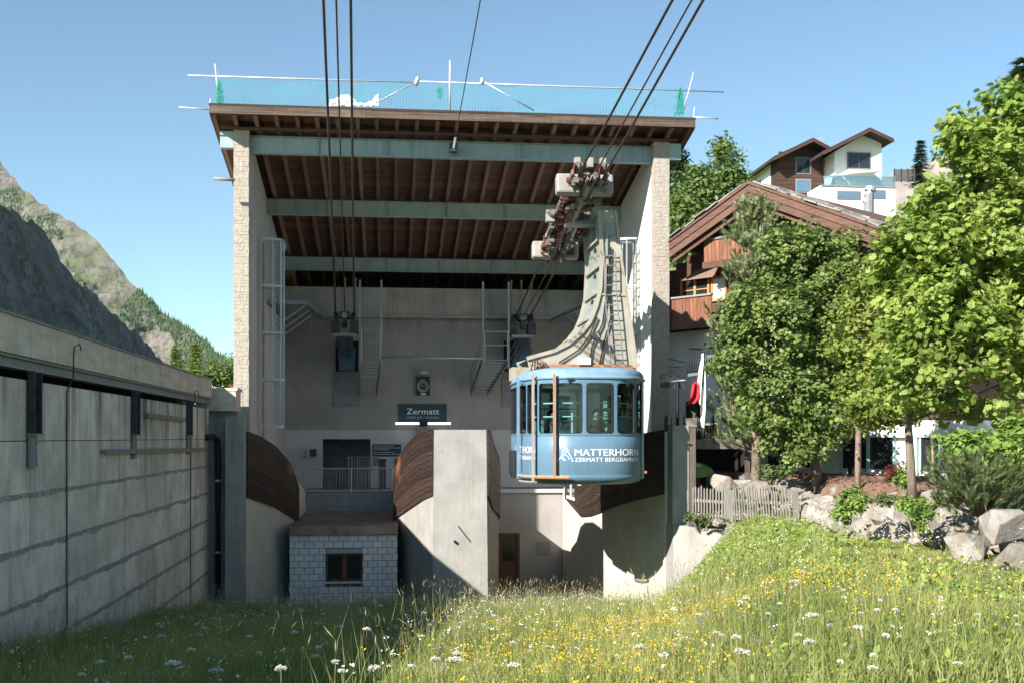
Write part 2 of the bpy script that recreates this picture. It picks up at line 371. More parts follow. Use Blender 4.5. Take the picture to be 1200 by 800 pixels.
soil_i = np.array([1 if (x > rock_x(y)+.1 and x < 24 and 10 < y < 42) else (2 if (y > 33.5 and y < 52 and -6 < x < 8.5) else 0) for x, y, z in cen])
m, nt, N_, L_, b_ = _nodes('meadow_soil')
ps = N_.new("ShaderNodeNewGeometry").outputs[0]
c_ = mix(nt, ramp(nt, tex(nt, ps, .9, 6), .35, .65), (.085, .12, .03), (.16, .18, .05))
c_ = mix(nt, ramp(nt, tex(nt, ps, 9, 4), .55, .7), c_, (.14, .11, .06))
L_.new(c_, b_.inputs['Base Color']); b_.inputs['Roughness'].default_value = .95
bn = N_.new("ShaderNodeBump"); bn.inputs['Strength'].default_value = .8; L_.new(tex(nt, ps, 12, 5), bn.inputs['Height']); L_.new(bn.outputs[0], b_.inputs['Normal'])
M['meadow_soil'] = m
g = add_mesh('ground', V, FQ, ['meadow_soil', 'soil', 'base_grey'], midx=soil_i, smooth=True); tag(g, kind='structure')

# ------------------------------------------------------------------ mountains
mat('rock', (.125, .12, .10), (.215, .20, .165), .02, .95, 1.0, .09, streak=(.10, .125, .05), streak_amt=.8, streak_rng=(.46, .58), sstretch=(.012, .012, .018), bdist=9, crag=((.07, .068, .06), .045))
mat('rock_shade', (.065, .08, .088), (.15, .158, .16), .03, .95, 1.0, .12, streak=(.05, .065, .05), streak_amt=.7, streak_rng=(.47, .6), sstretch=(.03, .03, .012), bdist=6, crag=((.04, .05, .045), .09))  # cooler, darker copy of the rock: the spur's shade is in the colour
def sheet(name, top, bot, nu, nv, amp, freq, m, amp2=1.0):
    """a slope lofted from a ridge polyline to its foot polyline, roughened with fractal noise"""
    def along(pl, n):
        a = np.array(pl, float); t = np.linspace(0, 1, len(a)); s = np.linspace(0, 1, n)
        return np.stack([np.interp(s, t, a[:, k]) for k in range(3)], 1)
    T = along(top, nu); B = along(bot, nu); V = []
    for j in range(nv):
        w = j/(nv-1)
        for i in range(nu):
            p = T[i]*(1-w)+B[i]*w; q = Vector(p)*freq
            d = mnoise.fractal(q, 1.0, 2.0, 5)*amp*(.35+amp2*min(1, w*3)); r = abs(mnoise.noise(q*2.3+Vector((7, 3, 1))))*amp*.5
            V.append((p[0]+d*.6, p[1]-d*.6, p[2]+d*.5-r))
    Fq = [(j*nu+i, j*nu+i+1, (j+1)*nu+i+1, (j+1)*nu+i) for j in range(nv-1) for i in range(nu-1)]
    o = add_mesh(name, V, Fq, m, smooth=False); tag(o, kind='structure'); return o, np.array(V).reshape(nv, nu, 3)
ridge_px = [(-190,60),(-90,140),(-30,176),(0,193),(13,205),(28,224),(42,233),(60,245),(78,257),(97,268),(115,285),(135,306),(160,333),(185,358),(210,379),(240,399),(262,416),(290,442),(330,475)]
YR = np.linspace(2300, 1500, len(ridge_px))
topA = [P(a, b, y) for (a, b), y in zip(ridge_px, YR)]
botA = [Vector((p.x+.35*max(p.z, 0)+20, p.y-p.z*1.25-60, -30)) for p in topA]
_, GA = sheet('mountain_ridge', topA, botA, 260, 130, 26, .008, 'rock')
spur_px = [(-300,110),(-160,165),(-70,205),(-20,228),(4,240),(22,252),(48,262),(64,283),(72,303),(88,325),(102,337),(130,365),(160,390),(185,416),(205,438),(235,470),(262,500)]
topB = []
for (a, b) in spur_px:
    th = math.atan((a-600)/F)+YAW; y = min(1900, 300/abs(math.tan(th))); topB.append(P(a, b, y))
botB = [Vector((p.x+max(p.z+25, 20)*.45, p.y-.02*p.z, -30)) for p in topB]
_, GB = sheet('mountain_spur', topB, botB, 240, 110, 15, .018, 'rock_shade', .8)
# the sunny grass shelf behind the top of the spur
backB = [Vector((p.x-90, p.y+50, p.z+8)) for p in topB]
mat('alp_grass', (.17, .20, .06), (.26, .26, .10), .05, .95, .8, .2)
sheet('mountain_shelf', [Vector((p.x+1.5, p.y, p.z-4)) for p in topB[:8]], backB[:8], 40, 14, 7, .02, 'alp_grass')
# far-off conifers on the slopes: one wood
def cones(pts, hs, name, m, n=6):
    V = []; Fc = []
    for p, h in zip(pts, hs):
        r = h*.2; o = len(V)
        for lay, (zb, zt, rr) in enumerate(((.08, .62, 1.0), (.42, 1.0, .62))):
            o = len(V); a0 = random.random()*6
            for k in range(n):
                q = r*rr*random.uniform(.75, 1.2); V.append((p[0]+q*math.cos(a0+6.283*k/n), p[1]+q*math.sin(a0+6.283*k/n), p[2]+h*(zb-.1)))
            V.append((p[0], p[1], p[2]+h*zt))
            Fc += [(o+k, o+(k+1) % n, o+n) for k in range(n)]
    return add_mesh(name, V, Fc, m, nper=3)
pts = []; hs = []
nv, nu, _ = GA.shape
for k in range(17000):
    j = random.uniform(0, nv-2); i = random.uniform(0, nu-2)
    w = j/nv; u = i/nu; p = GA[int(j), int(i)]
    th = math.degrees(math.atan2(p[0], p[1])-YAW); px = 600+F*math.tan(math.atan2(p[0], p[1])-YAW)
    dens = .17+.83*smooth((px-120)/110)*(1-.55*smooth((w-.12)/.2))+.5*smooth((w-.3)/.3)*smooth((px-60)/120)
    if mnoise.noise((p[0]*.012, p[1]*.012, 3)) > dens*1.1-.45: continue
    pts.append(p-np.array((0, 0, 2))); hs.append(random.uniform(5, 10))
nv, nu, _ = GB.shape
for k in range(6500):
    j = random.randrange(1, nv-1); i = random.randrange(nu-1); p = GB[j, i]
    if mnoise.noise((p[0]*.02, p[1]*.02, 9)) < .16-.35*smooth((i/nu-.35)/.5)+.25*(random.random()-.5): continue
    pts.append(p-np.array((0, 0, 1))); hs.append(random.uniform(3, 6.5))
tag(cones(pts, hs, 'mountain_forest', 'needle_dark'), kind='stuff')
# pale scree ridge far right
topC = [P(985, 238, 3200), P(1010, 222, 3200), P(1035, 208, 3200), P(1062, 196, 3200), P(1100, 186, 3200), P(1180, 160, 3200), P(1300, 120, 3200), P(1500, 90, 3200)]
mat('scree', (.20, .17, .155), (.27, .235, .21), .02, .95, .6, .05)
sheet('mountain_scree', topC, [Vector((p.x, 2500, 60)) for p in topC], 60, 24, 25, .006, 'scree')

# ------------------------------------------------------------------ left retaining wall with the roofed gallery
XW = -5.0
wall = thing('retaining_wall', (XW, 24, -5), 'long stained concrete retaining wall in shade along the left edge', 'wall')
MB().box(XW-.6, XW-.04, 2, 33.0, -6.5, .80).build('wall_core', 'concrete_joint', wall)
ups = [7.0+i*1.96 for i in range(14)]; ups = [u for u in ups if u < 33]+[33.0]
zs = [-6.5, -4.5, -3.75, -3.0, -2.3, -1.55, -.80, -.05, .80]
for i in range(len(ups)-1):
    for j in range(len(zs)-1):
        if zs[j+1] < H(XW+.1, ups[i]) - .3: continue
        e = random.uniform(-.004, .006)
        o = MB().box(XW-.05, XW+e, ups[i]+.012, ups[i+1]-.012, zs[j]+.007, zs[j+1]-.007)
        o.build('panel', 'concrete_wall', wall)
mat('seep', (.23, .21, .185), (.40, .37, .33), 7, .95, .5, 20)
for j in range(2, 7):                                                  # ragged mineral seep bands along the casting joints
    v = []; n = 420
    ys = np.linspace(9, 32.8, n)
    mb = MB()
    for k in range(n):
        a = .02+.10*abs(mnoise.noise((ys[k]*1.3, j*3.1, 0)))*(1.0 if j < 6 else .5)+.07*random.random()*abs(mnoise.noise((ys[k]*.6, j, 4)))
        zc = zs[j]+.02*mnoise.noise((ys[k]*.8, j, 2))
        mb.v += [(XW+.010, ys[k], zc-a), (XW+.010, ys[k], zc+.02+.02*random.random())]
    mb.f = [(2*k, 2*k+2, 2*k+3, 2*k+1) for k in range(n-1)]
    tag(mb.build('seep_band', 'seep', wall, fix=False), kind='stuff')
gal = thing('gallery_roof', (XW, 24, .95), 'concrete roof edge on a grey steel channel above the left wall', 'roof edge')
for a, b in ((2, 9.5), (9.51, 20.5), (20.51, 33.2)):
    MB().box(XW-.55, XW+.06, a, b, 1.11, 1.60).build('fascia', 'concrete_cap', gal)
MB().box(XW-.6, XW+.09, 2, 33.2, 1.603, 1.635).build('cover_sheet', 'galv_dark', gal)
MB().box(-12, XW-.56, 2, 33.2, 1.3, 1.55).build('slab', 'concrete_cap', gal)
ch = MB(); ch.box(XW-.2, XW+.02, 2, 33.1, .93, .965).box(XW-.2, XW+.02, 2, 33.1, 1.07, 1.105).box(XW-.12, XW-.05, 2, 33.1, .966, 1.069)
ch.build('channel', 'galv_dark', gal)
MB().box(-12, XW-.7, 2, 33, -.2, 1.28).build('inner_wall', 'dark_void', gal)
for n_, (px_, lab) in enumerate(((35, 'nearest steel bracket post on the left wall, at the picture edge'), (155, 'middle steel bracket post on the left wall, left of the short bar'), (219, 'farthest steel bracket post on the left wall, close to the drainpipe'))):
    th = math.atan((px_-600)/F)+YAW; y = XW/math.tan(th)
    t = thing('bracket_post', (XW, y, -.3), lab, 'bracket', 'bracket posts on the left wall')
    w_ = MB(); w_.box(XW+.02, XW+.035, y-.17, y+.17, .05, .92).box(XW+.036, XW+.12, y-.17, y-.15, .05, .92).box(XW+.036, XW+.12, y+.15, y+.17, .05, .92)
    w_.build('post', 'steel_dark', t)
    MB().box(XW+.02, XW+.055, y-.17, y+.17, -.42, .03).build('plate', 'plate_grey', t)
    MB().box(XW+.02, XW+.13, y-.21, y+.21, .03, .055).build('shelf', 'galv_dark', t)
    b_ = MB()
    for dy in (-.1, .1):
        for z in (-.33, -.08): b_.cyl((XW+.06, y+dy, z), (1, 0, 0), .02, .03, 6)
    b_.build('bolt_set', 'galv', t)
def wy(px): return XW/math.tan(math.atan((px-600)/F)+YAW)
y = wy(76); solo(MB().tube([(XW+.25, y, 1.35), (XW+.22, y, 1.45), (XW+.14, y, 1.4), (XW+.13, y, 1.2), (XW+.13, y, .95), (XW+.03, y, .7), (XW+.03, y, -2.9), (XW+.03, y-.25, -3.1), (XW+.03, y-1.3, -3.3)], .012, 6), 'conduit', 'steel_dark', 'thin dark conduit hooked over the roof edge, nearer the picture edge', 'conduit')
y = wy(222); solo(MB().tube([(XW+.25, y, 1.05), (XW+.2, y, 1.2), (XW+.13, y, 1.15), (XW+.13, y, .95), (XW+.03, y, .7), (XW+.03, y, -4.6)], .012, 6), 'conduit', 'steel_dark', 'thin dark conduit running down the wall beside the farthest bracket', 'conduit')
solo(MB().bar((XW+.06, wy(168), PZ(168, 486, wy(168))), (XW+.06, wy(213), PZ(213, 491, wy(213))), .08, .09), 'wall_rail', 'old_wood', 'short grey timber rail fixed high on the left wall', 'rail')
solo(MB().bar((XW+.06, wy(117), PZ(117, 529, wy(117))), (XW+.06, wy(240), PZ(240, 526, wy(240))), .08, .085), 'wall_rail', 'old_wood', 'long grey timber rail fixed lower on the left wall', 'rail')
# end buttress, posts and drainpipe between wall and hall
solo(MB().box(XW-.1, -4.42, 33.06, 33.7, -6.5, .42).box(XW-.6, -4.3, 33.72, 34.3, -6.5, .748), 'wall_buttress', 'concrete_post', 'broad dark concrete buttress at the far end of the left wall', 'buttress')
solo(MB().box(-5.1, -4.3, 33.3, 34.4, .75, 1.32).box(-5.15, -4.25, 33.28, 34.45, 1.322, 1.40), 'corner_block', 'concrete_cap', 'concrete corner block with metal lid where left wall meets the hall', 'block')
solo(MB().box(-4.48, -3.98, 32.5, 33.05, -6.3, P(280, 488, 32.5).z), 'concrete_post', 'concrete_post', 'greenish concrete post in front of the left pillar', 'post')
t = thing('drainpipe', (-4.75, 32.6, -5), 'black drainpipe with an elbow at the end of the left wall', 'pipe')
MB().tube([(-4.98, 32.3, .0), (-4.8, 32.5, .02), (-4.74, 32.75, -.08), (-4.72, 32.8, -.4), (-4.72, 32.8, -5.4)], .09, 10).build('pipe', 'black_plastic', t, smooth=True)
for z in (-1.2, -3.2): MB().cyl((-4.72, 32.8, z), (0, 0, 1), .105, .05, 10).build('clamp', 'galv', t)

# ------------------------------------------------------------------ station hall
hall = thing('station_hall', (2, 40, -5.5), 'tall open-fronted cable car station with dark timber roof and pale side walls', 'station')
Y0 = 35.0; SL = -.19
def zr(y): return 9.20+(y-35.0)*SL          # underside of the rafters
def side(x0, x1, name):
    w = MB(); w.add([(x0,Y0+.32,-6),(x1,Y0+.32,-6),(x1,47.3,-6),(x0,47.3,-6),(x0,Y0+.32,zr(Y0+.32)),(x1,Y0+.32,zr(Y0+.32)),(x1,47.3,zr(47.3)),(x0,47.3,zr(47.3))],
          [(3,2,1,0),(4,5,6,7),(0,1,5,4),(1,2,6,5),(2,3,7,6),(3,0,4,7)])
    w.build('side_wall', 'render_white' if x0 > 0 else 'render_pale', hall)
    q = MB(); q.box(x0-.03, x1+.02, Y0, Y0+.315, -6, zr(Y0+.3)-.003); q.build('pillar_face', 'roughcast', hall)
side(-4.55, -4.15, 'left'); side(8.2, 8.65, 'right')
# rough stone coursing of the two pillars: shallow pieces
stone_src = MB()
for x0, x1 in ((-4.58, -4.13), (8.17, 8.67)):
    mbp = MB(); z = -2.0
    while z < 8.9:
        h = random.uniform(.07, .17); xs = x0+.01; off = random.uniform(.12, .3)
        while xs < x1-.06:
            xe = min(x1-.01, xs+off); e = random.uniform(.003, .011)
            mbp.box(xs+.003, xe-.003, Y0-e, Y0-.001, z+.003+random.uniform(-.006, .006), z+h-.003+random.uniform(-.008, .006)); xs = xe; off = random.uniform(.1, .4)
        z += h
    tag(mbp.build('rough_stone', 'roughcast', hall), kind='stuff')
# back wall, lintel, dark loft
XL, XR, YB = -4.148, 8.198, 47.0
MB().box(XL, XR, YB-.35, YB+.3, 4.88, 6.0).build('lintel', 'lintel_concrete', hall)
MB().box(XL, XR, YB-.45, YB-.36, 4.80, 4.90).build('lintel_ledge', 'lintel_concrete', hall)
MB().box(XL, XR, YB, YB+.3, .30, 4.876).build('back_wall', 'render_grey', hall)
lo = MB(); d0, d1 = PX(378, YB), PX(434, YB); e0, e1 = PX(485, YB), 2.6; zd = PZ(400, 514, YB); ze = PZ(490, 515, YB)
for a, b, z0, z1 in ((XL, d0, -2.04, .297), (d0, d1, zd, .297), (d1, e0, -2.04, .297), (e0, e1, ze, .297), (e1, XR, -2.04, .297)):
    lo.box(a, b, YB-.004, YB+.3, z0, z1)
lo.build('lower_wall', 'render_pale', hall)
MB().box(d0-.2, e1+.2, YB+3, YB+3.2, -2.2, .5).build('passage_end', 'plate_grey', hall)
MB().box(d0-.2, e1+.2, YB+.31, YB+3, .4, .5).build('passage_ceiling', 'plate_grey', hall)
MB().box(d0-.4, d0-.2, YB+.31, YB+3.2, -2.2, .5).build('passage_side', 'plate_grey', hall)
MB().box(e1+.2, e1+.4, YB+.31, YB+3.2, -2.2, .5).build('passage_side', 'plate_grey', hall)
jl = MB()
for k in range(1, 6): x = lerp(XL, XR, k/6)+.2; jl.box(x-.008, x+.008, YB-.354, YB-.3505, 4.9, 5.99)
for k in range(1, 12):
    for z in (5.2, 5.7): x = lerp(XL, XR, k/12); jl.cyl((x, YB-.352, z), (0, 1, 0), .022, .01, 7)
tag(jl.build('form_mark', 'plate_grey', hall), kind='stuff')
jl = MB()
for z in (.29, 1.6, 3.2): jl.box(XL, XR, YB-.0035, YB-.0015, z-.006, z+.006)
for x in (-1.6, 1.2, 3.4): jl.box(x-.005, x+.005, YB-.0036, YB-.0015, .31, 4.87)
tag(jl.build('plaster_joint', 'plate_grey', hall), kind='stuff')
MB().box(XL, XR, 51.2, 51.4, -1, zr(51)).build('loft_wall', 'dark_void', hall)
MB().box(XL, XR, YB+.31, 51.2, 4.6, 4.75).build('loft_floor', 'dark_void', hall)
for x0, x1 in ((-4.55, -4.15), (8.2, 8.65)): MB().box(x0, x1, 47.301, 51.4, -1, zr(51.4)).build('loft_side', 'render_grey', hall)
# roof: rafters, deck boards, fascia
def sl_bar(mb, x0, x1, ya, yb, dz0, dz1):
    mb.add([(x0,ya,zr(ya)+dz0),(x1,ya,zr(ya)+dz0),(x1,yb,zr(yb)+dz0),(x0,yb,zr(yb)+dz0),(x0,ya,zr(ya)+dz1),(x1,ya,zr(ya)+dz1),(x1,yb,zr(yb)+dz1),(x0,yb,zr(yb)+dz1)],
           [(3,2,1,0),(4,5,6,7),(0,1,5,4),(1,2,6,5),(2,3,7,6),(3,0,4,7)]); return mb
YF = 34.2
xr0, xr1 = PX(247, YF), PX(813, YF)
raf = sl_bar(MB(), -.055, .055, YF+.06, 52, 0, .21).build('rafter', 'rafter_wood', hall, org=(0, 0, 0))
rx_list = [xr0+.06+i*(xr1-xr0-.12)/24 for i in range(25)]
raf.location = Vector((rx_list[0], 0, 0))-ROOT[hall.name]
for x in rx_list[1:]: piece(raf, hall, Vector((x+random.uniform(-.02, .02), 0, 0))-ROOT[hall.name])
n = 66
for k in range(n):
    a = YF+.02+(52-YF)*k/n; b = YF+.02+(52-YF)*(k+1)/n-.012
    sl_bar(MB(), xr0, xr1, a, b, .212+random.uniform(0, .006), .24).build('deck_board', 'roof_wood', hall)
sl_bar(MB(), xr0-.05, xr1+.05, YF-.05, 52, .245, .31).build('roof_sheet', 'house_roof', hall)
for x in (xr0-.03, xr1): sl_bar(MB(), x, x+.03, YF-.03, 52, -.02, .243).build('verge_board', 'fascia_wood', hall)
fx = [xr0-.04, PX(429, YF), PX(590, YF), xr1+.04]
for a, b in zip(fx, fx[1:]):
    e = random.uniform(0, .012)
    MB().box(a+.003, b-.003, YF-.055-e, YF+.05, zr(YF)+.03, zr(YF)+.20).build('fascia_board', 'fascia_wood', hall)
    MB().box(a+.003, b-.003, YF-.035-e, YF+.05, zr(YF)+.205, zr(YF)+.33).build('fascia_board', 'fascia_wood', hall)
MB().box(-4.9, 8.9, 34.88, 35.12, zr(35)-.06, zr(35)-.004).build('wall_plate', 'roof_wood', hall)
def ibeam(y, x0, x1, h=.52, stub=False):
    z1 = zr(y)-.065; z0 = z1-h
    b = MB().box(x0, x1, y-.02, y+.02, z0+.02, z1-.02).box(x0, x1, y-.11, y+.11, z1-.019, z1)
    o = b.build('steel_beam', 'steel_blue', hall)
    MB().box(x0, x1, y-.115, y+.115, z0-.002, z0+.019).build('beam_flange', 'steel_edge', o)
    st = MB()
    for k in range(1, 6):
        x = lerp(x0, x1, k/6); st.box(x-.006, x+.006, y-.1, y-.021, z0+.02, z1-.02)
    st.build('stiffener', 'steel_blue', o)
ibeam(35.4, -4.145, 8.195); ibeam(40.2, -4.145, 8.195); ibeam(45.9, -4.145, 8.195)
for x0, x1 in ((xr0+.15, -4.585), (8.675, PX(798, 35))):
    MB().box(x0, x1, 35.0, 35.25, zr(35.2)-.56, zr(35.2)-.07).build('beam_stub', 'steel_blue', hall)
MB().box(PX(527, 35), PX(536, 35), 34.9, 35.2, PZ(530, 178, 35), PZ(530, 168, 35)).build('anchor_plate', 'steel_dark', hall)
# platform floor and the walls under it
MB().box(XL, XR, 44.2, 50.2, -2.24, -2.045).build('platform_floor', 'base_grey', hall)
MB().box(-3.04, .21, 43.0, 44.19, -5.6, -2.05).build('platform_front', 'base_grey', hall)
wl_ = MB(); dx0, dx1 = PX(583, 44), PX(609, 44); dz = PZ(596, 624, 44)
wl_.box(3.66, dx0, 44, 44.19, -6, -2.05).box(dx1, XR, 44, 44.19, -6, -2.05).box(dx0, dx1, 44, 44.19, dz, -2.05)
wl_.build('under_wall', 'render_grey', hall)
MB().box(3.66, XR, 43.9, 43.995, -2.12, -1.98).build('platform_kerb', 'render_pale', hall)
dr = MB().box(dx0+.1, dx1-.1, 44.08, 44.12, -5.9, dz-.1).build('door', 'brown_frame', hall)
MB().box(dx0, dx0+.1, 44.03, 44.15, -5.9, dz).box(dx1-.1, dx1, 44.03, 44.15, -5.9, dz).box(dx0+.1, dx1-.1, 44.03, 44.15, dz-.1, dz).build('door_frame', 'brown_frame', dr)
MB().box(dx0+.22, dx1-.2, 44.06, 44.079, -4.75, dz-.2).build('door_pane', 'pane_dark', dr)
MB().box(PX(630, 44), PX(645, 44), 43.97, 43.998, PZ(637, 650, 44), PZ(637, 634, 44)).build('wall_hatch', 'plate_grey', hall)

# ------------------------------------------------------------------ docking guides
def planks(parent, path, nrow, sidesign, lit_spot=None):
    """path: (x, y, z_bottom, z_top); boards follow the guide, proud of the concrete"""
    pts = []
    for (a, b) in zip(path, path[1:]):
        for k in range(4): pts.append([lerp(a[i], b[i], k/4) for i in range(4)])
    pts.append(list(path[-1])); n = len(pts); nor = []
    for i in range(n):
        a = pts[max(i-1, 0)]; b = pts[min(i+1, n-1)]; t = Vector((b[0]-a[0], b[1]-a[1], 0)).normalized()
        nor.append(Vector((t.y, -t.x, 0))*sidesign)
    for r in range(nrow):
        mb = MB(); pr = random.uniform(.058, .074); lo_, hi_ = r/nrow+.003, (r+1)/nrow-.003
        for i, p in enumerate(pts):
            z0 = lerp(p[2], p[3], lo_); z1 = lerp(p[2], p[3], hi_)
            for off, z in ((.005, z0), (pr, z0), (pr, z1), (.005, z1)):
                mb.v.append((p[0]+nor[i].x*off, p[1]+nor[i].y*off, z))
        for i in range(n-1):
            for k in range(4): mb.f.append((i*4+k, i*4+(k+1) % 4, (i+1)*4+(k+1) % 4, (i+1)*4+k))
        mb.f += [(3, 2, 1, 0), tuple((n-1)*4+k for k in range(4))]
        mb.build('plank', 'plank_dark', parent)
    mb = MB()
    for i, p in enumerate(pts):
        for z in (p[2]+.02, p[3]-.02): mb.v.append((p[0]+nor[i].x*.02, p[1]+nor[i].y*.02, z))
    mb.f = [(2*i, 2*i+2, 2*i+3, 2*i+1) for i in range(n-1)]
    mb.build('plank_backing', 'dark_void', parent, fix=False)
    mb = MB()                                                        # worn cap along the top
    for i, p in enumerate(pts):
        for off, dz in ((-.1, .0), (.075, .0), (.075, .05), (-.1, .05)): mb.v.append((p[0]+nor[i].x*off, p[1]+nor[i].y*off, p[3]+dz))
    for i in range(n-1):
        for k in range(4): mb.f.append((i*4+k, i*4+(k+1) % 4, (i+1)*4+(k+1) % 4, (i+1)*4+k))
    mb.f += [(3, 2, 1, 0), tuple((n-1)*4+k for k in range(4))]
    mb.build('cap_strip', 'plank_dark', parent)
pier = thing('docking_pier', (2.1, 36, -5.5), 'pale concrete docking pier with plank flanks in the middle of the station front', 'pier')
PL = [(1.30, 33.0, -1.66, .22), (.98, 34.4, -1.9, .12), (.66, 36.0, -2.24, -.21), (.40, 37.1, -2.5, -.68), (.24, 38.0, -2.67, -1.35), (.22, 39.2, -2.9, -1.75)]
PR = [(2.80, 33.0, -1.66, .22), (3.0, 34.4, -1.9, .12), (3.22, 36.0, -2.24, -.21), (3.5, 37.1, -2.5, -.68), (3.63, 38.0, -2.67, -1.35), (3.65, 39.2, -2.9, -1.75)]
loop = [(a[0], a[1]) for a in PL]+[(.22, 43.9), (3.65, 43.9)]+[(a[0], a[1]) for a in PR[::-1]]
zt = [a[3] for a in PL]+[-2.0, -2.0]+[a[3] for a in PR[::-1]]
b = MB(); n = len(loop); zb = -6.2
vb = [(x, y, zb) for x, y in loop]; vb[0] = (1.25, 32.985, zb); vb[-1] = (2.86, 32.985, zb)
b.add(vb+[(x, y, z) for (x, y), z in zip(loop, zt)], [(i, (i+1) % n, n+(i+1) % n, n+i) for i in range(n)])
L6 = len(PL)
for i in range(L6-1): b.f.append((n+i, n+i+1, n+n-2-i, n+n-1-i))
b.f.append((n+L6-1, n+L6, n+L6+1, n+L6+2))
b.build('concrete_body', 'concrete_rough', pier)
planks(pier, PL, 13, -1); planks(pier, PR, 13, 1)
MB().bar(P(537, 616, 32.988), P(551, 634, 32.988), .03, .035, (0, -1, 0)).build('iron_strap', 'steel_dark', pier)
MB().cyl(P(533, 634, 32.96), (0, 1, 0), .04, .1, 10).build('drain_hole', 'black_plastic', pier)
# orange spots on the plank flanks: sunlight and reflected light painted into the colour
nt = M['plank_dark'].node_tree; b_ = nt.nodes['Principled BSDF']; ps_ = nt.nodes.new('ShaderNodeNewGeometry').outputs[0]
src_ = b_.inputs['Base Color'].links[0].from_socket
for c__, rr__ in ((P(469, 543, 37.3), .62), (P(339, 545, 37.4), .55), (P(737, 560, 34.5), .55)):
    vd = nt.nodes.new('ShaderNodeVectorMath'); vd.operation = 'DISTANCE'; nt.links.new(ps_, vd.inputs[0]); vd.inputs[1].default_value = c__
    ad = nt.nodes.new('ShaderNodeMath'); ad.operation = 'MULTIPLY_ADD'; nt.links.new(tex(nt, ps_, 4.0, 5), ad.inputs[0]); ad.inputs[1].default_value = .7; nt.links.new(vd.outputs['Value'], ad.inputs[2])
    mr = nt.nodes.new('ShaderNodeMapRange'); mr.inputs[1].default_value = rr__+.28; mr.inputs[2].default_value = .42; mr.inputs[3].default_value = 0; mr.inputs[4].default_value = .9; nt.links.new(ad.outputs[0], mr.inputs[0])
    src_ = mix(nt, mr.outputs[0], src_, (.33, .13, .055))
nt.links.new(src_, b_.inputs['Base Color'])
# orange patch of painted light on the flank boards
def lit_spot(parent, px, py, y, dx, dz, nx_):
    c = P(px, py, y); mb = MB(); nn = 12
    for k in range(nn):
        a = 6.283*k/nn; r = random.uniform(.6, 1.1); mb.v.append((c.x+dx*.35*math.cos(a)*r, c.y+dx*math.cos(a)*r, c.z+dz*math.sin(a)*r))
    mb.f = [tuple(range(nn))]; mb.build('lit_patch', 'plank_lit', parent, fix=False)
lg = thing('docking_guide', (-3.6, 36, -5.5), 'left docking guide wall with dark curved planks above cream concrete', 'guide wall')
GL = [(-4.0, 33.06, -1.69, .12), (-3.78, 34.4, -1.9, -.02), (-3.50, 36.0, -2.15, -.32), (-3.18, 37.3, -2.5, -.85), (-3.05, 38.0, -2.67, -1.35), (-3.03, 39.2, -2.9, -1.8)]
lp = [(a[0], a[1]) for a in GL]+[(-3.03, 42.99), (-4.12, 42.99), (-4.12, 33.06)]; zz = [a[3] for a in GL]+[-2.0, -2.0, .12]
b = MB(); n = len(lp); b.add([(x, y, -6.2) for x, y in lp]+[(x, y, z) for (x, y), z in zip(lp, zz)], [(i, (i+1) % n, n+(i+1) % n, n+i) for i in range(n)]+[tuple(range(n, 2*n))])
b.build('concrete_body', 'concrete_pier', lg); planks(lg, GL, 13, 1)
rg = thing('docking_guide', (7.4, 35, -5.5), 'right docking guide wall with dark planks, behind the blue cabin', 'guide wall')
GR = [(7.55, 31.0, -1.56, .16), (7.35, 33.0, -1.8, .05), (7.10, 35.0, -2.1, -.22), (6.88, 37.0, -2.45, -.8), (6.76, 38.0, -2.62, -1.3), (6.70, 39.6, -2.75, -1.75), (6.68, 43.0, -2.3, -1.75)]
lp = [(a[0], a[1]) for a in GR]+[(6.68, 43.89), (8.19, 43.89), (8.19, 36.0), (8.05, 31.0)]; zz = [a[3] for a in GR]+[-2.0, -2.0, -.3, .16]
b = MB(); n = len(lp); b.add([(x, y, -6.2) for x, y in lp]+[(x, y, z) for (x, y), z in zip(lp, zz)], [(i, (i+1) % n, n+(i+1) % n, n+i) for i in range(n)]+[tuple(range(n, 2*n))])
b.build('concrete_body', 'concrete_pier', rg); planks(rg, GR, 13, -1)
wx = MB().box(6.60, 6.64, 40.6, 42.2, -2.15, -1.2).build('window', 'pane_dark', rg)
MB().box(6.57, 6.598, 40.5, 42.3, -1.2, -1.1).box(6.57, 6.598, 40.5, 42.3, -2.25, -2.15).box(6.57, 6.598, 41.35, 41.45, -2.15, -1.2).build('window_frame', 'render_white', wx)
solo(MB().box(7.62, 8.06, 30.4, 30.99, -6, P(790, 498, 30.4).z), 'concrete_post', 'concrete_post', 'greenish concrete post right of the blue cabin', 'post')
t = thing('timber_post', (8.2, 30.5, -3), 'dark weathered timber post with pale cap beside the fence', 'post')
MB().box(8.07, 8.26, 30.42, 30.7, -3.2, .28).build('shaft', 'old_wood_dark', t); MB().box(8.05, 8.29, 30.4, 30.72, .282, .52).build('cap', 'old_wood', t)
rw = MB(); ln = [(7.58, 30.99), (7.62, 30.35), (7.95, 29.95), (8.5, 29.7), (9.4, 29.35)]
inn = [(9.45, 29.75), (8.6, 30.1), (8.1, 30.39), (8.0, 30.39), (8.0, 30.99)]
rw.prism(ln+inn, -6, [-2.35, -2.35, -2.37, -2.42, -2.5, -2.5, -2.42, -2.37, -2.35, -2.35])
solo(rw, 'bank_wall', 'concrete_rough', 'low pale concrete bank wall under the picket fence', 'wall')

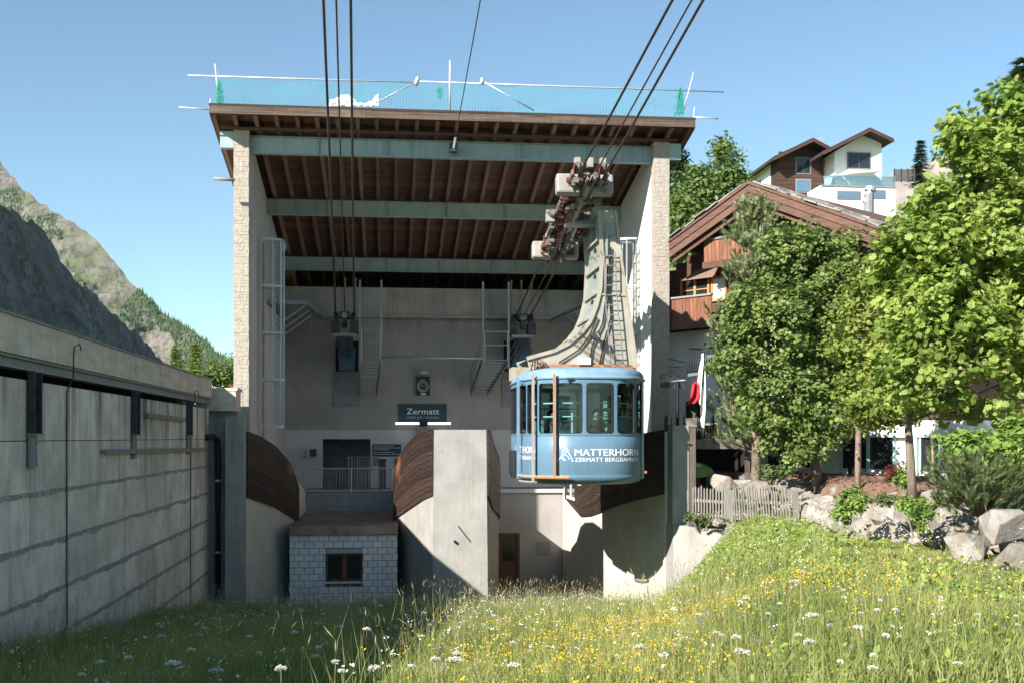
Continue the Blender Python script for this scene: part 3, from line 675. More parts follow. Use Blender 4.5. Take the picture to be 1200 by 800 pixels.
# ------------------------------------------------------------------ block house in the left slot
bh = thing('block_house', (-1.4, 38, -5.5), 'small pale block wall room with rusty slab roof between the docking guides', 'block house')
bx0, bx1, byf = -3.02, .30, 36.0
wx0, wx1, wz0, wz1 = PX(382, byf), PX(425, byf), PZ(400, 681, byf), PZ(400, 648, byf)
core = MB()
for a, b_, z0, z1 in ((bx0, wx0, -6, -3.0), (wx1, bx1, -6, -3.0), (wx0, wx1, -6, wz0), (wx0, wx1, wz1, -3.0)): core.box(a, b_, byf+.03, byf+.2, z0, z1)
core.build('mortar_core', 'mortar', bh)
MB().box(bx0, bx1, byf-.12, 42.99, -3.0, -2.73).build('slab', 'slab_rust', bh)
MB().box(bx0, bx1, byf+1.6, byf+1.8, -6, -3.01).build('inner_wall', 'dark_void', bh)
blk = MB().box(0, .286, 0, .06, 0, .184).build('block', 'block', bh, org=(0, 0, 0)); first = True
rows = 14; lz0 = wz1
for r in range(rows):
    z = -3.01-.2*(r+1)
    x = bx0-(.15 if r % 2 else 0)
    while x < bx1-.02:
        xa, xb = max(x, bx0), min(x+.3, bx1); segs = [(xa, xb)]
        if z+.19 > wz0 and z < wz1+.16:                            # window and its lintel
            segs = [(xa, min(xb, wx0)), (max(xa, wx1), xb)]
        for a, b_ in segs:
            if b_-a < .04: continue
            loc = Vector((a, byf-random.uniform(0, .006), z))-ROOT[bh.name]
            if first: blk.location = loc; blk.scale = ((b_-a-.018)/.286, 1, 1); first = False
            else: piece(blk, bh, loc, sc=((b_-a-.018)/.286, 1, 1))
        x += .3
MB().box(wx0-.0, wx1+.0, byf-.008, byf+.02, wz1+.005, wz1+.155).build('window_lintel', 'lintel_concrete', bh)
MB().box(wx0-.02, wx1+.02, byf-.05, byf+.1, wz0-.05, wz0-.003).build('window_sill', 'block', bh)
wf = MB().box(wx0, wx0+.06, byf+.06, byf+.12, wz0, wz1).box(wx1-.06, wx1, byf+.06, byf+.12, wz0, wz1).box(wx0+.06, wx1-.06, byf+.06, byf+.12, wz1-.06, wz1).box(wx0+.06, wx1-.06, byf+.06, byf+.12, wz0, wz0+.06).box((wx0+wx1)/2-.07, (wx0+wx1)/2+.07, byf+.05, byf+.12, wz0+.06, wz1-.06).build('window', 'brown_frame', bh)
for a, b_ in ((wx0+.06, (wx0+wx1)/2-.07), ((wx0+wx1)/2+.07, wx1-.06)): MB().box(a, b_, byf+.08, byf+.095, wz0+.06, wz1-.06).build('pane', 'pane_dark', wf)
# railing in front of the platform
rl = thing('guard_rail', (-1.4, 43.05, -2.05), 'grey tube railing with bars across the left platform edge', 'railing')
xa, xb = PX(357, 43), PX(459, 43)
for x in (xa, (xa+xb)/2+.1, xb): MB().tube([(x, 43.05, -2.75), (x, 43.05, -1.15)], .035, 8).build('post', 'galv', rl)
for z in (-1.15, -1.98): MB().tube([(xa, 43.05, z), (xb, 43.05, z)], .032, 8).build('rail', 'galv', rl)
for k in range(1, 30):
    x = lerp(xa, xb, k/30); MB().tube([(x, 43.05, -1.96), (x, 43.05, -1.17)], .008, 4).build('bar', 'galv', rl)
tg = thing('turnstile', (-1.5, 45.2, -2.04), 'dark metal barrier gate standing in the left doorway', 'gate')
for x in (PX(408, 45), PX(412, 45), PX(418, 45)): MB().tube([(x, 45.2, -2.04), (x, 45.2, -.75)], .03, 6).build('post', 'galv_dark', tg)
MB().tube([(PX(405, 45), 45.2, -.78), (PX(432, 45), 45.2, -.78)], .03, 6).build('rail', 'galv_dark', tg)
for k in range(8): MB().tube([(lerp(PX(412, 45), PX(432, 45), k/7), 45.2, -1.95), (lerp(PX(412, 45), PX(432, 45), k/7), 45.2, -.8)], .012, 4).build('bar', 'galv_dark', tg)
t = thing('validator_post', (-1.9, 45, -2.04), 'dark round-headed machine on a post left of the barrier gate', 'machine')
MB().tube([(-1.9, 45, -2.04), (-1.9, 45, -.9)], .06, 8).build('post', 'steel_dark', t); MB().cyl((-1.9, 44.9, -.55), (0, 1, 0), .22, .1, 16).build('head', 'black_plastic', t); MB().box(-2.05, -1.75, 44.85, 45.1, -1.1, -.8).build('reader', 'steel_dark', t)
solo(MB().box(PX(444, 46), PX(452, 46), 45.6, 46, -2.04, -.95).box(PX(443, 46), PX(453, 46), 45.55, 46.05, -.945, -.85), 'waste_bin', 'steel_dark', 'dark waste bin behind the right end of the railing', 'bin')

# ------------------------------------------------------------------ signs and fittings on the back wall
def lettered(name, label, cat, x0, x1, z0, z1, y, lines, m='sign_navy'):
    t = thing(name, ((x0+x1)/2, y, z0), label, cat)
    MB().box(x0, x1, y-.05, y-.006, z0, z1).build('board', m, t)
    for body, zx, zz, size, wid, mm, bold in lines:
        vs, fs = text_mesh(body, size, bold=bold); vs = fit_text(vs, wid)
        MB().add([(zx+v.x, y-.054, zz+v.y) for v in vs], fs).build('lettering', mm, t, fix=False)
    return t
Y1 = YB-.02
x0, x1 = PX(467, Y1), PX(523.5, Y1); z0, z1 = PZ(495, 494, Y1), PZ(495, 473, Y1)
lettered('station_sign', 'dark navy station name sign above the strip light on the back wall', 'sign', x0, x1, z0, z1, Y1,
         [('Zermatt', PX(476.5, Y1), PZ(495, 484.8, Y1), .33, PX(514.5, Y1)-PX(476.5, Y1), 'white_print', 0),
          ("1'620m ü.M. / 5'315 feet", PX(476.8, Y1), PZ(495, 489.8, Y1), .12, PX(514.3, Y1)-PX(476.8, Y1), 'grey_print', 0)])
Y2 = YB-.03
x0, x1 = PX(437, Y2), PX(470, Y2); z0, z1 = PZ(450, 534, Y2), PZ(450, 520, Y2)
ti = lettered('info_board', 'small navy notice board with lines of pale print beside the doorway', 'sign', x0, x1, z0, z1, Y2, [])
for k, (py, w) in enumerate(((522.2, .72), (524.3, .9), (526.3, .52), (529.6, .68), (531.8, .84))):
    zc = PZ(450, py, Y2); xx = x0+.05; nb = 0
    mbp = MB(); random.seed(k+40)
    while xx < x0+(x1-x0)*w:
        wd = random.uniform(.04, .12); mbp.box(xx, xx+wd, Y2-.056, Y2-.0505, zc-.016, zc+.016); xx += wd+.025
    tag(mbp.build('print_line', 'grey_print', ti), kind='stuff')
# strip light
t = thing('strip_light', (PX(495, Y1), Y1, PZ(495, 497, Y1)), 'white strip light with two tubes below the station sign', 'lamp')
mm_, nt, N_, L_, b_ = _nodes('lamp_white'); b_.inputs['Base Color'].default_value = (.9, .9, .9, 1); b_.inputs['Emission Color'].default_value = (1, .98, .95, 1); b_.inputs['Emission Strength'].default_value = 1.0; M['lamp_white'] = mm_
zc = PZ(495, 495.8, Y1)
for a, b in ((463.5, 491), (501, 527.5)): MB().tube([(PX(a, Y1), Y1-.35, zc), (PX(b, Y1), Y1-.35, zc)], .045, 8).build('tube', 'lamp_white', t)
MB().box(PX(491, Y1), PX(501, Y1), Y1-.4, Y1, zc-.08, zc+.08).build('holder', 'black_plastic', t)
solo(MB().box(PX(488, Y1), PX(502, Y1), Y1-.25, Y1-.005, PZ(495, 508.5, Y1), PZ(495, 500, Y1)), 'wall_box', 'plate_grey', 'grey box on the wall right under the strip light', 'box')
# wall clock advertisement: black board with a watch dial
t = thing('clock_board', (PX(495, Y1), Y1, PZ(495, 463, Y1)), 'black board with a round watch dial under a small floodlight', 'clock')
MB().box(PX(487.5, Y1), PX(503.5, Y1), Y1-.1, Y1-.005, PZ(495, 463, Y1), PZ(495, 441, Y1)).build('board', 'black_plastic', t)
c = P(495.5, 452.3, Y1); dial = MB()
for r0, r1 in ((.205, .235), (.13, .145)):
    for k in range(24):
        a, b = 6.283*k/24, 6.283*(k+1)/24
        dial.add([(c.x+r*math.cos(q), Y1-.104, c.z+r*math.sin(q)) for q, r in ((a, r0), (b, r0), (b, r1), (a, r1))], [(0, 1, 2, 3)])
for k in range(12):
    a = 6.283*k/12; dial.bar((c.x+.15*math.cos(a), Y1-.106, c.z+.15*math.sin(a)), (c.x+.19*math.cos(a), Y1-.106, c.z+.19*math.sin(a)), .02, .006, (0, 1, 0))
dial.bar((c.x, Y1-.107, c.z), (c.x-.08, Y1-.107, c.z+.07), .02, .006, (0, 1, 0)).bar((c.x, Y1-.107, c.z), (c.x+.09, Y1-.107, c.z+.03), .016, .006, (0, 1, 0))
for s_ in (-1, 1):
    for k in range(5): dial.box(c.x-.10+s_*0, c.x+.10, Y1-.106, Y1-.102, c.z+s_*(.27+.0), c.z+s_*(.27)+.012); break
dial.build('dial', 'grey_print', t, fix=False)
dial = MB().box(c.x-.08, c.x+.12, Y1-.107, Y1-.1025, PZ(495, 462.2, Y1), PZ(495, 460.8, Y1)).build('print_strip', 'white_print', t)
fl = MB().box(PX(492, Y1), PX(501.5, Y1), Y1-.45, Y1-.25, PZ(495, 439, Y1), PZ(495, 434.5, Y1)).build('floodlight', 'galv_dark', t)
MB().tube([(c.x, Y1, c.z+.5), (c.x, Y1-.3, c.z+.62)], .025, 6).build('bracket', 'steel_dark', fl)
MB().box(PX(492.5, Y1), PX(501, Y1), Y1-.46, Y1-.451, PZ(495, 438.5, Y1), PZ(495, 436.5, Y1)).build('lens', 'grey_print', fl)
t = thing('wall_cabinet', (PX(367, Y1), Y1, -.9), 'small grey cabinet with dark front left of the doorway', 'cabinet')
MB().box(PX(361, Y1), PX(371, Y1), Y1-.3, Y1, PZ(366, 535, Y1), PZ(366, 525, Y1)).build('case', 'render_white', t); MB().box(PX(362.5, Y1-.3), PX(371, Y1-.3), Y1-.32, Y1-.301, PZ(366, 534.5, Y1), PZ(366, 525.5, Y1)).build('front', 'steel_dark', t)
solo(MB().box(PX(437, Y1), PX(444, Y1), Y1-.04, Y1-.006, PZ(440, 545, Y1), PZ(440, 536, Y1)), 'wall_plaque', 'old_wood', 'small brown plaque below the navy notice board', 'plaque')
solo(MB().box(PX(463, Y1), PX(469, Y1), Y1-.04, Y1-.006, PZ(440, 545, Y1), PZ(440, 537, Y1)), 'wall_plaque', 'old_wood_dark', 'dark plaque on the white wall close to the pier planks', 'plaque')

# ------------------------------------------------------------------ caged ladders, catwalks, stairs
def cage_ladder(x, sx, y, z0, z1, zc0, label):
    t = thing('caged_ladder', (x, y, z0), label, 'ladder', 'caged ladders on the side walls')
    for dy in (-.22, .22): MB().box(x+sx*.14, x+sx*.17, y+dy-.025, y+dy+.025, z0, z1).build('stringer', 'galv_dark', t)
    k = z0+.15
    rg_ = None
    while k < z1:
        if rg_ is None: rg_ = MB().tube([(x+sx*.155, y-.2, k), (x+sx*.155, y+.2, k)], .014, 5).build('rung', 'galv_dark', t); kz = k
        else: piece(rg_, t, (0, 0, k-kz))
        k += .28
    def arc(z): return [(x+sx*(.16+.66*math.sin(a)), y-.40*math.cos(a), z) for a in np.linspace(0, math.pi, 13)]
    hz = zc0; hp = None; top = z1+.05
    while hz <= top+.01:
        a = arc(hz)
        if hp is None:
            mb = MB(); n = len(a)
            for p in a: mb.v += [(p[0], p[1], p[2]-.035), (p[0], p[1], p[2]+.035)]
            mb.f = [(2*i, 2*i+2, 2*i+3, 2*i+1) for i in range(n-1)]; hp = mb.build('hoop', 'galv', t, fix=False)
        else: piece(hp, t, (0, 0, hz-zc0))
        hz += (top-zc0)/4
    for i in (2, 4, 6, 8, 10):
        p = arc(0)[i]; MB().box(p[0]-.02, p[0]+.02, p[1]-.012, p[1]+.012, zc0, top).build('cage_bar', 'galv', t)
    return t
cage_ladder(-4.148, 1, 37.6, -1.0, 6.25, .35, 'tall grey caged ladder on the left side wall of the hall')
cage_ladder(8.198, -1, 37.2, -1.0, 6.4, .35, 'tall grey caged ladder on the right side wall, behind the hanger arm')
def catwalk(side, label):
    xw = XL if side < 0 else XR; s_ = -side
    t = thing('catwalk', (xw, 42, 4.6), label, 'catwalk')
    ya, yb = 40.2, 45.3; z = 4.62; w0, w1 = 1.35, 1.75
    fr = MB().bar((xw, ya, z), (xw+s_*w0, ya, z), .08, .12).bar((xw+s_*w0, ya, z), (xw+s_*w1, yb, z), .08, .14).bar((xw, yb, z), (xw+s_*w1, yb, z), .08, .12)
    fr.build('frame', 'galv_dark', t)
    gr = None; n = 30
    for k in range(n):
        yy = lerp(ya+.1, yb-.1, k/(n-1)); w = lerp(w0, w1, k/(n-1))
        MB().box(min(xw, xw+s_*w), max(xw, xw+s_*w), yy-.022, yy+.022, z-.02, z+.03).build('grate_bar', 'galv_dark', t)
    for yy in (40.5, 42.1, 43.7): MB().tube([(xw, yy, z-1.0), (xw+s_*1.3, yy, z-.05)], .03, 6).build('brace', 'galv', t)
    return t
catwalk(-1, 'steel grating catwalk braced to the left side wall')
catwalk(1, 'steel grating catwalk braced to the right side wall behind the hanger')
def stairs(xt0, xt1, yt, zt_, xb0, xb1, yb, zb_, label, nstep=12):
    t = thing('hanging_stairs', ((xt0+xt1)/2, yt, zb_), label, 'stairs', 'hanging stairs below the lintel')
    for a, b in ((xt0, xb0), (xt1, xb1)): MB().bar((a, yt, zt_), (b, yb, zb_), .05, .22).build('stringer', 'galv_dark', t)
    for k in range(nstep):
        w = (k+.3)/nstep; y_ = lerp(yt, yb, w); z_ = lerp(zt_, zb_, w); a = lerp(xt0, xb0, w); b = lerp(xt1, xb1, w)
        MB().box(a+.03, b-.03, y_-.12, y_+.12, z_-.02, z_+.02).build('tread', 'galv_dark', t)
    for a in (xt0, xt1):
        MB().box(a-.035, a+.035, yt-.05, yt+.05, zt_-.35, 6.05).build('hanger', 'steel_blue', t)
    h = MB()
    for a in (xt0+.05, xt1-.05): h.tube([(a, yt-.12, zt_-.1), (a, yt-.12, zt_+1.08)], .025, 6)
    for z in (zt_+.55, zt_+1.08): h.tube([(xt0+.05, yt-.12, z), (xt1-.05, yt-.12, z)], .025, 6)
    h.build('handrail', 'galv', t); return t
st1 = stairs(PX(422, 44.8), PX(447, 44.8), 44.8, PZ(435, 418, 44.8), PX(421, 46.5), PX(441, 46.5), 46.5, PZ(430, 461, 46.5), 'hanging steel stairs right of the left cable saddle')
st2 = stairs(PX(566, 44.8), PX(596, 44.8), 44.8, PZ(580, 421, 44.8), PX(552, 46.6), PX(571, 46.6), 46.6, PZ(560, 460, 46.6), 'hanging steel stairs slanting left beside the blue cabin')
for dx in (0, .22): pass
hr = MB()
for dx in (-.1,):
    hr.tube([(PX(553, 46.6)+dx, 46.6, PZ(553, 440, 46.6)), (PX(566, 44.8)+dx, 44.8, PZ(566, 400, 44.8))], .022, 6).tube([(PX(553, 46.6)+dx, 46.6, PZ(553, 455, 46.6)), (PX(553, 46.6)+dx, 46.6, PZ(553, 432, 46.6))], .022, 6).tube([(PX(553, 46.6)+dx, 46.6, PZ(553, 450, 46.6)), (PX(566, 44.8)+dx, 44.8, PZ(566, 410, 44.8))], .02, 6)
hr.build('side_rail', 'galv', st2)
solo(MB().tube([(PX(447, 44.7), 44.68, PZ(447, 418.5, 44.7)), (PX(566, 44.7), 44.68, PZ(566, 419.5, 44.7))], .04, 8), 'cross_tube', 'galv', 'long pale tube spanning between the two hanging stairs', 'tube', smooth=True)
# small lamp high on the left wall
solo(MB().cyl(P(331, 289, 40), (1, -.3, -.3), .14, .2, 12), 'wall_lamp', 'galv', 'small round lamp high on the left wall under the lowest beam', 'lamp')

# ------------------------------------------------------------------ cable saddles and counterweight openings
def saddle(xc, ya, label, lean=0.0):
    t = thing('cable_saddle', (xc, ya, 4), label, 'cable saddle')
    for dx in (-.33, 0, .33):
        c_ = Vector((xc+dx, ya, 4.55)); MB().cyl(c_, (1, 0, 0), .30, .16, 16).build('sheave', 'steel_dark', t)
        MB().tube([(xc+dx*1.25, ya+.25, 4.3), (xc+dx*1.25, ya+.25, 6.15)], .03, 6).build('rod', 'galv_dark', t)
        MB().cyl((xc+dx*1.25, ya+.25, 6.18), (0, 0, 1), .045, .12, 6).build('rod_nut', 'fender_wood', t)
    b = MB().box(xc-.52, xc-.2, ya-.25, ya+.5, 4.05, 4.5).box(xc+.2, xc+.52, ya-.25, ya+.5, 4.05, 4.5).box(xc-.2, xc+.2, ya-.3, ya+.4, 4.62, 4.86)
    b.build('housing', 'steel_dark', t)
    MB().box(xc-.45, xc+.45, ya-.3, ya-.2, 3.92, 4.03).build('cross_bar', 'galv_dark', t)
    g_ = MB().box(xc-.32, xc+.32, ya-.12, ya+.25, 3.5, 3.9)
    for dx in (-.22, -.08, .08, .22): g_.tube([(xc+dx, ya-.15, 3.95), (xc+dx+lean*.4, ya-.1, 3.1)], .035, 6)
    g_.build('gear_case', 'steel_dark', t)
    MB().cyl((xc, ya-.28, 4.72), (0, 1, 0), .12, .1, 12).build('gear_cover', 'galv_dark', t)
    return t
saddle(PX(404, 45.4), 45.4, 'dark sheave saddle where the three left cables end')
saddle(PX(612, 45.4), 45.4, 'dark sheave saddle where the three right cables end', -1)
for xa, xb, lab, kind in ((391, 421, 'left', 0), (588, 622, 'right', 1)):
    a, b = PX(xa, YB), PX(xb, YB); zt_, zm, zb_ = PZ(xa, 399, YB), PZ(xa, 435, YB), PZ(xa, 476, YB)
    solo(MB().box(a+.08, b-.02, YB-.02, YB-.004, zm, zt_), 'recess_dark', 'dark_void', f'black panel for the dark of an opening in the back wall under the {lab} saddle', 'opening')  # flat panel on the wall, the recess's shade painted black
    solo(MB().box(a, b, YB-.05, YB-.004, zb_, zm-.003), 'wall_plate', 'plate_grey', f'flat grey plate on the back wall under the {lab} saddle', 'plate')
    c0, c1 = (397, 416) if not kind else (596, 616)
    c0, c1 = PX(c0, 46), PX(c1, 46); z0, z1 = PZ(400, 434, 46), PZ(400, 408, 46); o_ = -.25 if kind else 0
    bxm = MB().add([(c0+.03,45.7,z0),(c1-.03,45.7,z0),(c1-.03,46.5,z0),(c0+.03,46.5,z0),(c0+o_*-1,45.7,z1),(c1+o_*-1,45.7,z1),(c1+o_*-1,46.5,z1),(c0+o_*-1,46.5,z1)],
                   [(3,2,1,0),(4,5,6,7),(0,1,5,4),(1,2,6,5),(2,3,7,6),(3,0,4,7)])
    t = thing('counterweight', ((c0+c1)/2, 46.1, z0), f'blue steel counterweight box hanging under the {lab} saddle', 'weight')
    bxm.build('box', 'box_blue', t); MB().tube([((c0+c1)/2-o_, 46, z1), ((c0+c1)/2-o_*.6, 45.6, 3.9)], .04, 6).build('rod', 'steel_dark', t)

# ------------------------------------------------------------------ cables
def cable(pts, r, label, cat='cable', group=None, m='cable'):
    return solo(MB().tube(pts, r, 8), 'cable', m, label, cat, group=group, smooth=True)
LS = .138
def lz(y): return 4.9+LS*(45-y)
for px0, px1, lab, r in ((379, 393.5, 'leftmost thick cable running down to the left saddle', .029), (394, 404, 'thinner middle cable of the left three', .019), (411, 415, 'rightmost thick cable of the left three', .029)):
    a = P(px0, 0, 21.5); b = Vector((PX(px1, 45.3), 45.3, 4.86)); d = (a-b)/(b.y-a.y)
    cable([b, b+d*(b.y-a.y), b+d*70], r, lab, group='cables to the left saddle')
CX, CY, CZ = 5.12, 31.5, 6.3
RS = .16
def rz_(y): return CZ+RS*(CY-y)
for dx0, xe, xt, lab, r in ((-.33, 604, 783, 'leftmost thick cable rising from the carriage on the right', .029), (.08, 612, 805, 'thinner middle cable of the right three', .019), (.33, 620, 818, 'rightmost thick cable rising from the carriage', .029)):
    xt = PX(xt, 21.0)
    e = Vector((PX(xe, 45.3), 45.3, 4.70))
    ya, yb = 28.7, 35.9
    cable([e, (CX+dx0*.95, yb, rz_(yb)), (CX+dx0+.06, ya, rz_(ya)), (xt, 21, rz_(21)), (xt+(xt-CX-dx0)/7.7*51, -30, rz_(-30))], r, lab, group='cables to the right saddle')
a = P(563, 0, 20.0); b = P(531.5, 174, 35.0); t = thing('signal_line', (b.x, b.y, b.z), 'thin signal wire running up from the front beam', 'wire')
MB().tube([b+Vector((0, 0, .02)), lerp(b, a, .25), a, a+(a-b)*2.2], .012, 6).build('wire', 'cable', t)
iv = MB()
for k in range(9): iv.cyl(lerp(b, a, .008+.013*k), a-b, .035, .045, 8)
iv.build('insulator', 'galv', t)

# ------------------------------------------------------------------ the blue cabin
BOT = -1.20
cab = thing('cable_car', (CX, CY, BOT), 'blue cable car cabin with white lettering, hanging at the station mouth', 'cable car')
HW, HL, NEXP = 1.66, 3.05, 2.9
_raw = []
for k in range(721):
    a = -math.pi/2+2*math.pi*k/720
    c, s_ = math.cos(a), math.sin(a)
    _raw.append((HW*math.copysign(abs(c)**(2/NEXP), c), HL*math.copysign(abs(s_)**(2/3.3), s_)))
_raw = np.array(_raw); _cum = np.concatenate([[0], np.cumsum(np.linalg.norm(np.diff(_raw, axis=0), axis=1))]); PER = float(_cum[-1])
def plan(s, inset=0.0):
    s = s % PER; x = np.interp(s, _cum, _raw[:, 0]); y = np.interp(s, _cum, _raw[:, 1])
    x2 = np.interp((s+.04) % PER, _cum, _raw[:, 0]); y2 = np.interp((s+.04) % PER, _cum, _raw[:, 1])
    x1 = np.interp((s-.04) % PER, _cum, _raw[:, 0]); y1 = np.interp((s-.04) % PER, _cum, _raw[:, 1])
    tx, ty = x2-x1, y2-y1; l = math.hypot(tx, ty) or 1
    nx_, ny_ = ty/l, -tx/l
    return (CX+x-nx_*inset, CY+y-ny_*inset)
def shell(rings, nseg=240, cap=None):
    mb = MB(); n = nseg
    for z, ins in rings:
        for k in range(n): p = plan(PER*k/n, ins); mb.v.append((p[0], p[1], z))
    for j in range(len(rings)-1):
        for k in range(n): mb.f.append((j*n+k, j*n+(k+1) % n, (j+1)*n+(k+1) % n, (j+1)*n+k))
    if cap == 'top': mb.f.append(tuple((len(rings)-1)*n+k for k in range(n)))
    if cap == 'bot': mb.f.append(tuple(range(n-1, -1, -1)))
    return mb
SILL, HEAD = .06, 1.42
body = shell([(BOT, .55), (BOT+.015, .28), (BOT+.06, .12), (BOT+.13, .04), (BOT+.22, .0), (BOT+.25, .012), (BOT+.26, .012), (BOT+.29, 0), (-.4, 0), (SILL-.05, 0), (SILL-.04, .012), (SILL-.02, .012), (SILL-.01, 0), (SILL, 0)], cap='bot').build('body', 'cabin_blue', cab, smooth=True)
up_ = shell([(HEAD, 0), (1.47, 0), (1.475, -.03), (1.50, -.03), (1.51, 0), (1.60, .01), (1.68, .06), (1.74, .16), (1.775, .34), (1.79, .6)], cap='top')
up_.build('roof', 'cabin_roof', cab, smooth=True)
shell([(1.472, -.012), (1.472, -.04), (1.505, -.04), (1.505, -.012)]).build('rain_gutter', 'cabin_blue', cab)
shell([(BOT+.12, .3), (BOT+.12, .12)], cap=None)
fl_ = shell([(-1.0, .06), (-1.0, .5)], 60, 'top'); fl_.build('floor', 'cabin_floor', cab)
shell([(SILL-.02, .055), (-1.0, .055)], 60).build('lining', 'cabin_inside', cab)
shell([(1.46, .06), (1.46, .6)], 60, 'top').build('ceiling', 'cabin_inside', cab)
# windows: a run of cells round the perimeter
fs_ = [(-.24, .52, 'big'), (.52, 1.17, ''), (1.17, 1.80, '')]
edges_right = [-.25, .55, 1.19, 1.72]
edges = [-.25, .55, 1.21, 1.80]
rest0, rest1 = 1.80, PER-2.20
left_cells = [(-.98, -.25), (-1.56, -.98), (-2.20, -1.56)]
cells = [(-.25, .55), (.55, 1.21), (1.21, 1.80)]+left_cells
nrest = 15
for k in range(nrest): cells.append((lerp(rest0, rest1, k/nrest), lerp(rest0, rest1, (k+1)/nrest)))
def fn(u, v, ins): p = plan(u, ins); return (p[0], p[1], v)
wb = MB()
for i, (a, b) in enumerate(cells):
    m_ = .052
    inner = cell(wb, fn, a, b, SILL, HEAD, a+m_, b-m_, SILL+.045, HEAD-.055, .085, .05)
    gp = MB(); n = len(inner); cu = (a+b)/2; cv = (SILL+HEAD)/2
    # pane as a fan of rows so that it follows the curved wall
    gp.v = [fn(u, v, .03) for u, v in inner]+[fn(cu, v, .03) for u, v in inner]
    gp.f = [(k, (k+1) % n, n+(k+1) % n, n+k) for k in range(n)]
    gl = gp.build('window', 'cabin_glass', cab, fix=False)
    fm = MB(); big = i == 0
    w_ = .045 if big else .010
    for off, dz in ((-.012, 0), (-.012, 1), (.045, 1)):
        for (u, v) in inner:
            ku = (u-cu)/(b-a-2*m_); kv = (v-cv)/(HEAD-SILL-.10)
            fm.v.append(fn(u-dz*ku*2*w_, v-dz*kv*2*w_, off))
    for j in range(2):
        for k in range(n): fm.f.append((j*n+k, j*n+(k+1) % n, (j+1)*n+(k+1) % n, (j+1)*n+k))
    fm.build('window_seal', 'rubber', gl, fix=False)
wb.build('window_band', 'cabin_blue', cab)
# wrap the lettering round the front and the left side
def wrap_text(bodytxt, s0, z, size, width, m, bold=0.0):
    vs, fs = text_mesh(bodytxt, size); vs = fit_text(vs, width)
    tx_ = MB().add([fn(s0+v.x, z+v.y, -.010) for v in vs], fs)
    if bold: tx_.add([fn(s0+v.x+bold*3, z+v.y, -.0125) for v in vs], fs)
    tx_.build('lettering', m, cab, fix=False)
def front_s(px):                                   # arc position on the front below a column of the photograph
    best = min(np.linspace(-2.6, 2.2, 600), key=lambda s_: abs((600+F*math.tan(math.atan2(plan(s_)[0], plan(s_)[1])-YAW))-px)); return float(best)
dF = CX*math.sin(YAW)+(CY-HL)*math.cos(YAW)
def fz(py): return (HZ-py)*dF/F
sA, sB = front_s(673.5), front_s(746)
wrap_text('MATTERHORN', sA, fz(533.5), .245, (sB-sA)*1.02, 'white_print', .0025)
wrap_text('ZERMATT BERGBAHNEN', sA, fz(540.4), .145, (sB-sA)*1.02, 'white_print', 0)
def logo(s0, zb, k):
    lines = [[(0, 0), (.46, 0)], [(.0, 0), (.10, .12), (.17, .32), (.24, .40), (.30, .34), (.34, .22), (.46, 0)], [(.10, .12), (.20, .02)], [(.17, .30), (.25, .27), (.22, .20), (.30, .14), (.36, .04)], [(.24, .40), (.27, .30), (.33, .24)], [(.20, .22), (.15, .10), (.24, .03)]]
    mb = MB()
    for pl in lines:
        for (a, b), (c, d) in zip(pl, pl[1:]):
            L_ = math.hypot(c-a, d-b); nx_, ny_ = -(d-b)/L_*.008, (c-a)/L_*.008
            mb.add([fn(s0+(a+nx_)*k, zb+(b+ny_)*k, -.006), fn(s0+(c+nx_)*k, zb+(d+ny_)*k, -.006), fn(s0+(c-nx_)*k, zb+(d-ny_)*k, -.006), fn(s0+(a-nx_)*k, zb+(b-ny_)*k, -.006)], [(0, 1, 2, 3)])
    mb.build('emblem', 'white_print', cab, fix=False)
logo(front_s(653.5), fz(539.8), .86)
sL = front_s(628.5)-(sB-sA)*1.02
wrap_text('MATTERHORN', sL, fz(531), .245, (sB-sA)*1.02, 'white_print', .0025)
wrap_text('ZERMATT BERGBAHNEN', sL, fz(539), .145, (sB-sA)*1.02, 'white_print', 0)
logo(sL-.5, fz(538.5), .9)
# panel seams
sm = MB()
for s_ in (-1.56, -.25, 1.21):
    a = fn(s_, SILL, -.002); b = fn(s_+.010, SILL, -.002); sm.add([a, b, (b[0], b[1], BOT+.3), (a[0], a[1], BOT+.3)], [(0, 1, 2, 3)])
sm.build('panel_seam', 'fender_blue', cab, fix=False)
# fender poles standing off the near left corner
def pole(px, m, w, off, z0, z1):
    s_ = front_s(px); p = plan(s_, -off); q = plan(s_, -.01)
    o = MB().box(p[0]-w/2, p[0]+w/2, p[1]-w/2, p[1]+w/2, z0, z1).build('fender_pole', m, cab)
    k = MB()
    for z in (z0+.12, z1-.12): k.bar((p[0], p[1], z), (q[0], q[1], z), .05, .05)
    k.build('standoff', 'fender_blue', o)
pole(612, 'fender_blue', .07, .12, BOT+.12, 1.56); pole(629.5, 'fender_grey', .065, .13, BOT+.06, 1.62); pole(652, 'fender_wood', .062, .12, BOT+.2, 1.60)
pl = []
for s_ in np.linspace(front_s(610), front_s(668), 14): q = plan(s_, -.12); pl.append((q[0], q[1], BOT+.2))
MB().tube(pl[:8], .04, 6).build('fender_bar', 'fender_grey', cab); MB().tube(pl[7:], .045, 6).build('fender_bar', 'fender_wood', cab)
pl = []
for s_ in np.linspace(front_s(609), front_s(632), 8): q = plan(s_, -.08); pl.append((q[0], q[1], BOT+.06))
MB().tube(pl, .03, 6).build('fender_bar', 'galv', cab)
mb = MB(); n_ = 8
for s_ in np.linspace(-5.0, -3.5, n_):
    for off, z in ((-.012, -.36), (-.075, -.40), (-.075, BOT+.25), (-.02, BOT+.08), (.03, BOT+.08), (.03, -.36)): q = plan(s_, off); mb.v.append((q[0], q[1], z))
for i in range(n_-1):
    for k in range(6): mb.f.append((i*6+k, i*6+(k+1) % 6, (i+1)*6+(k+1) % 6, (i+1)*6+k))
mb.f += [(5, 4, 3, 2, 1, 0), tuple((n_-1)*6+k for k in range(6))]
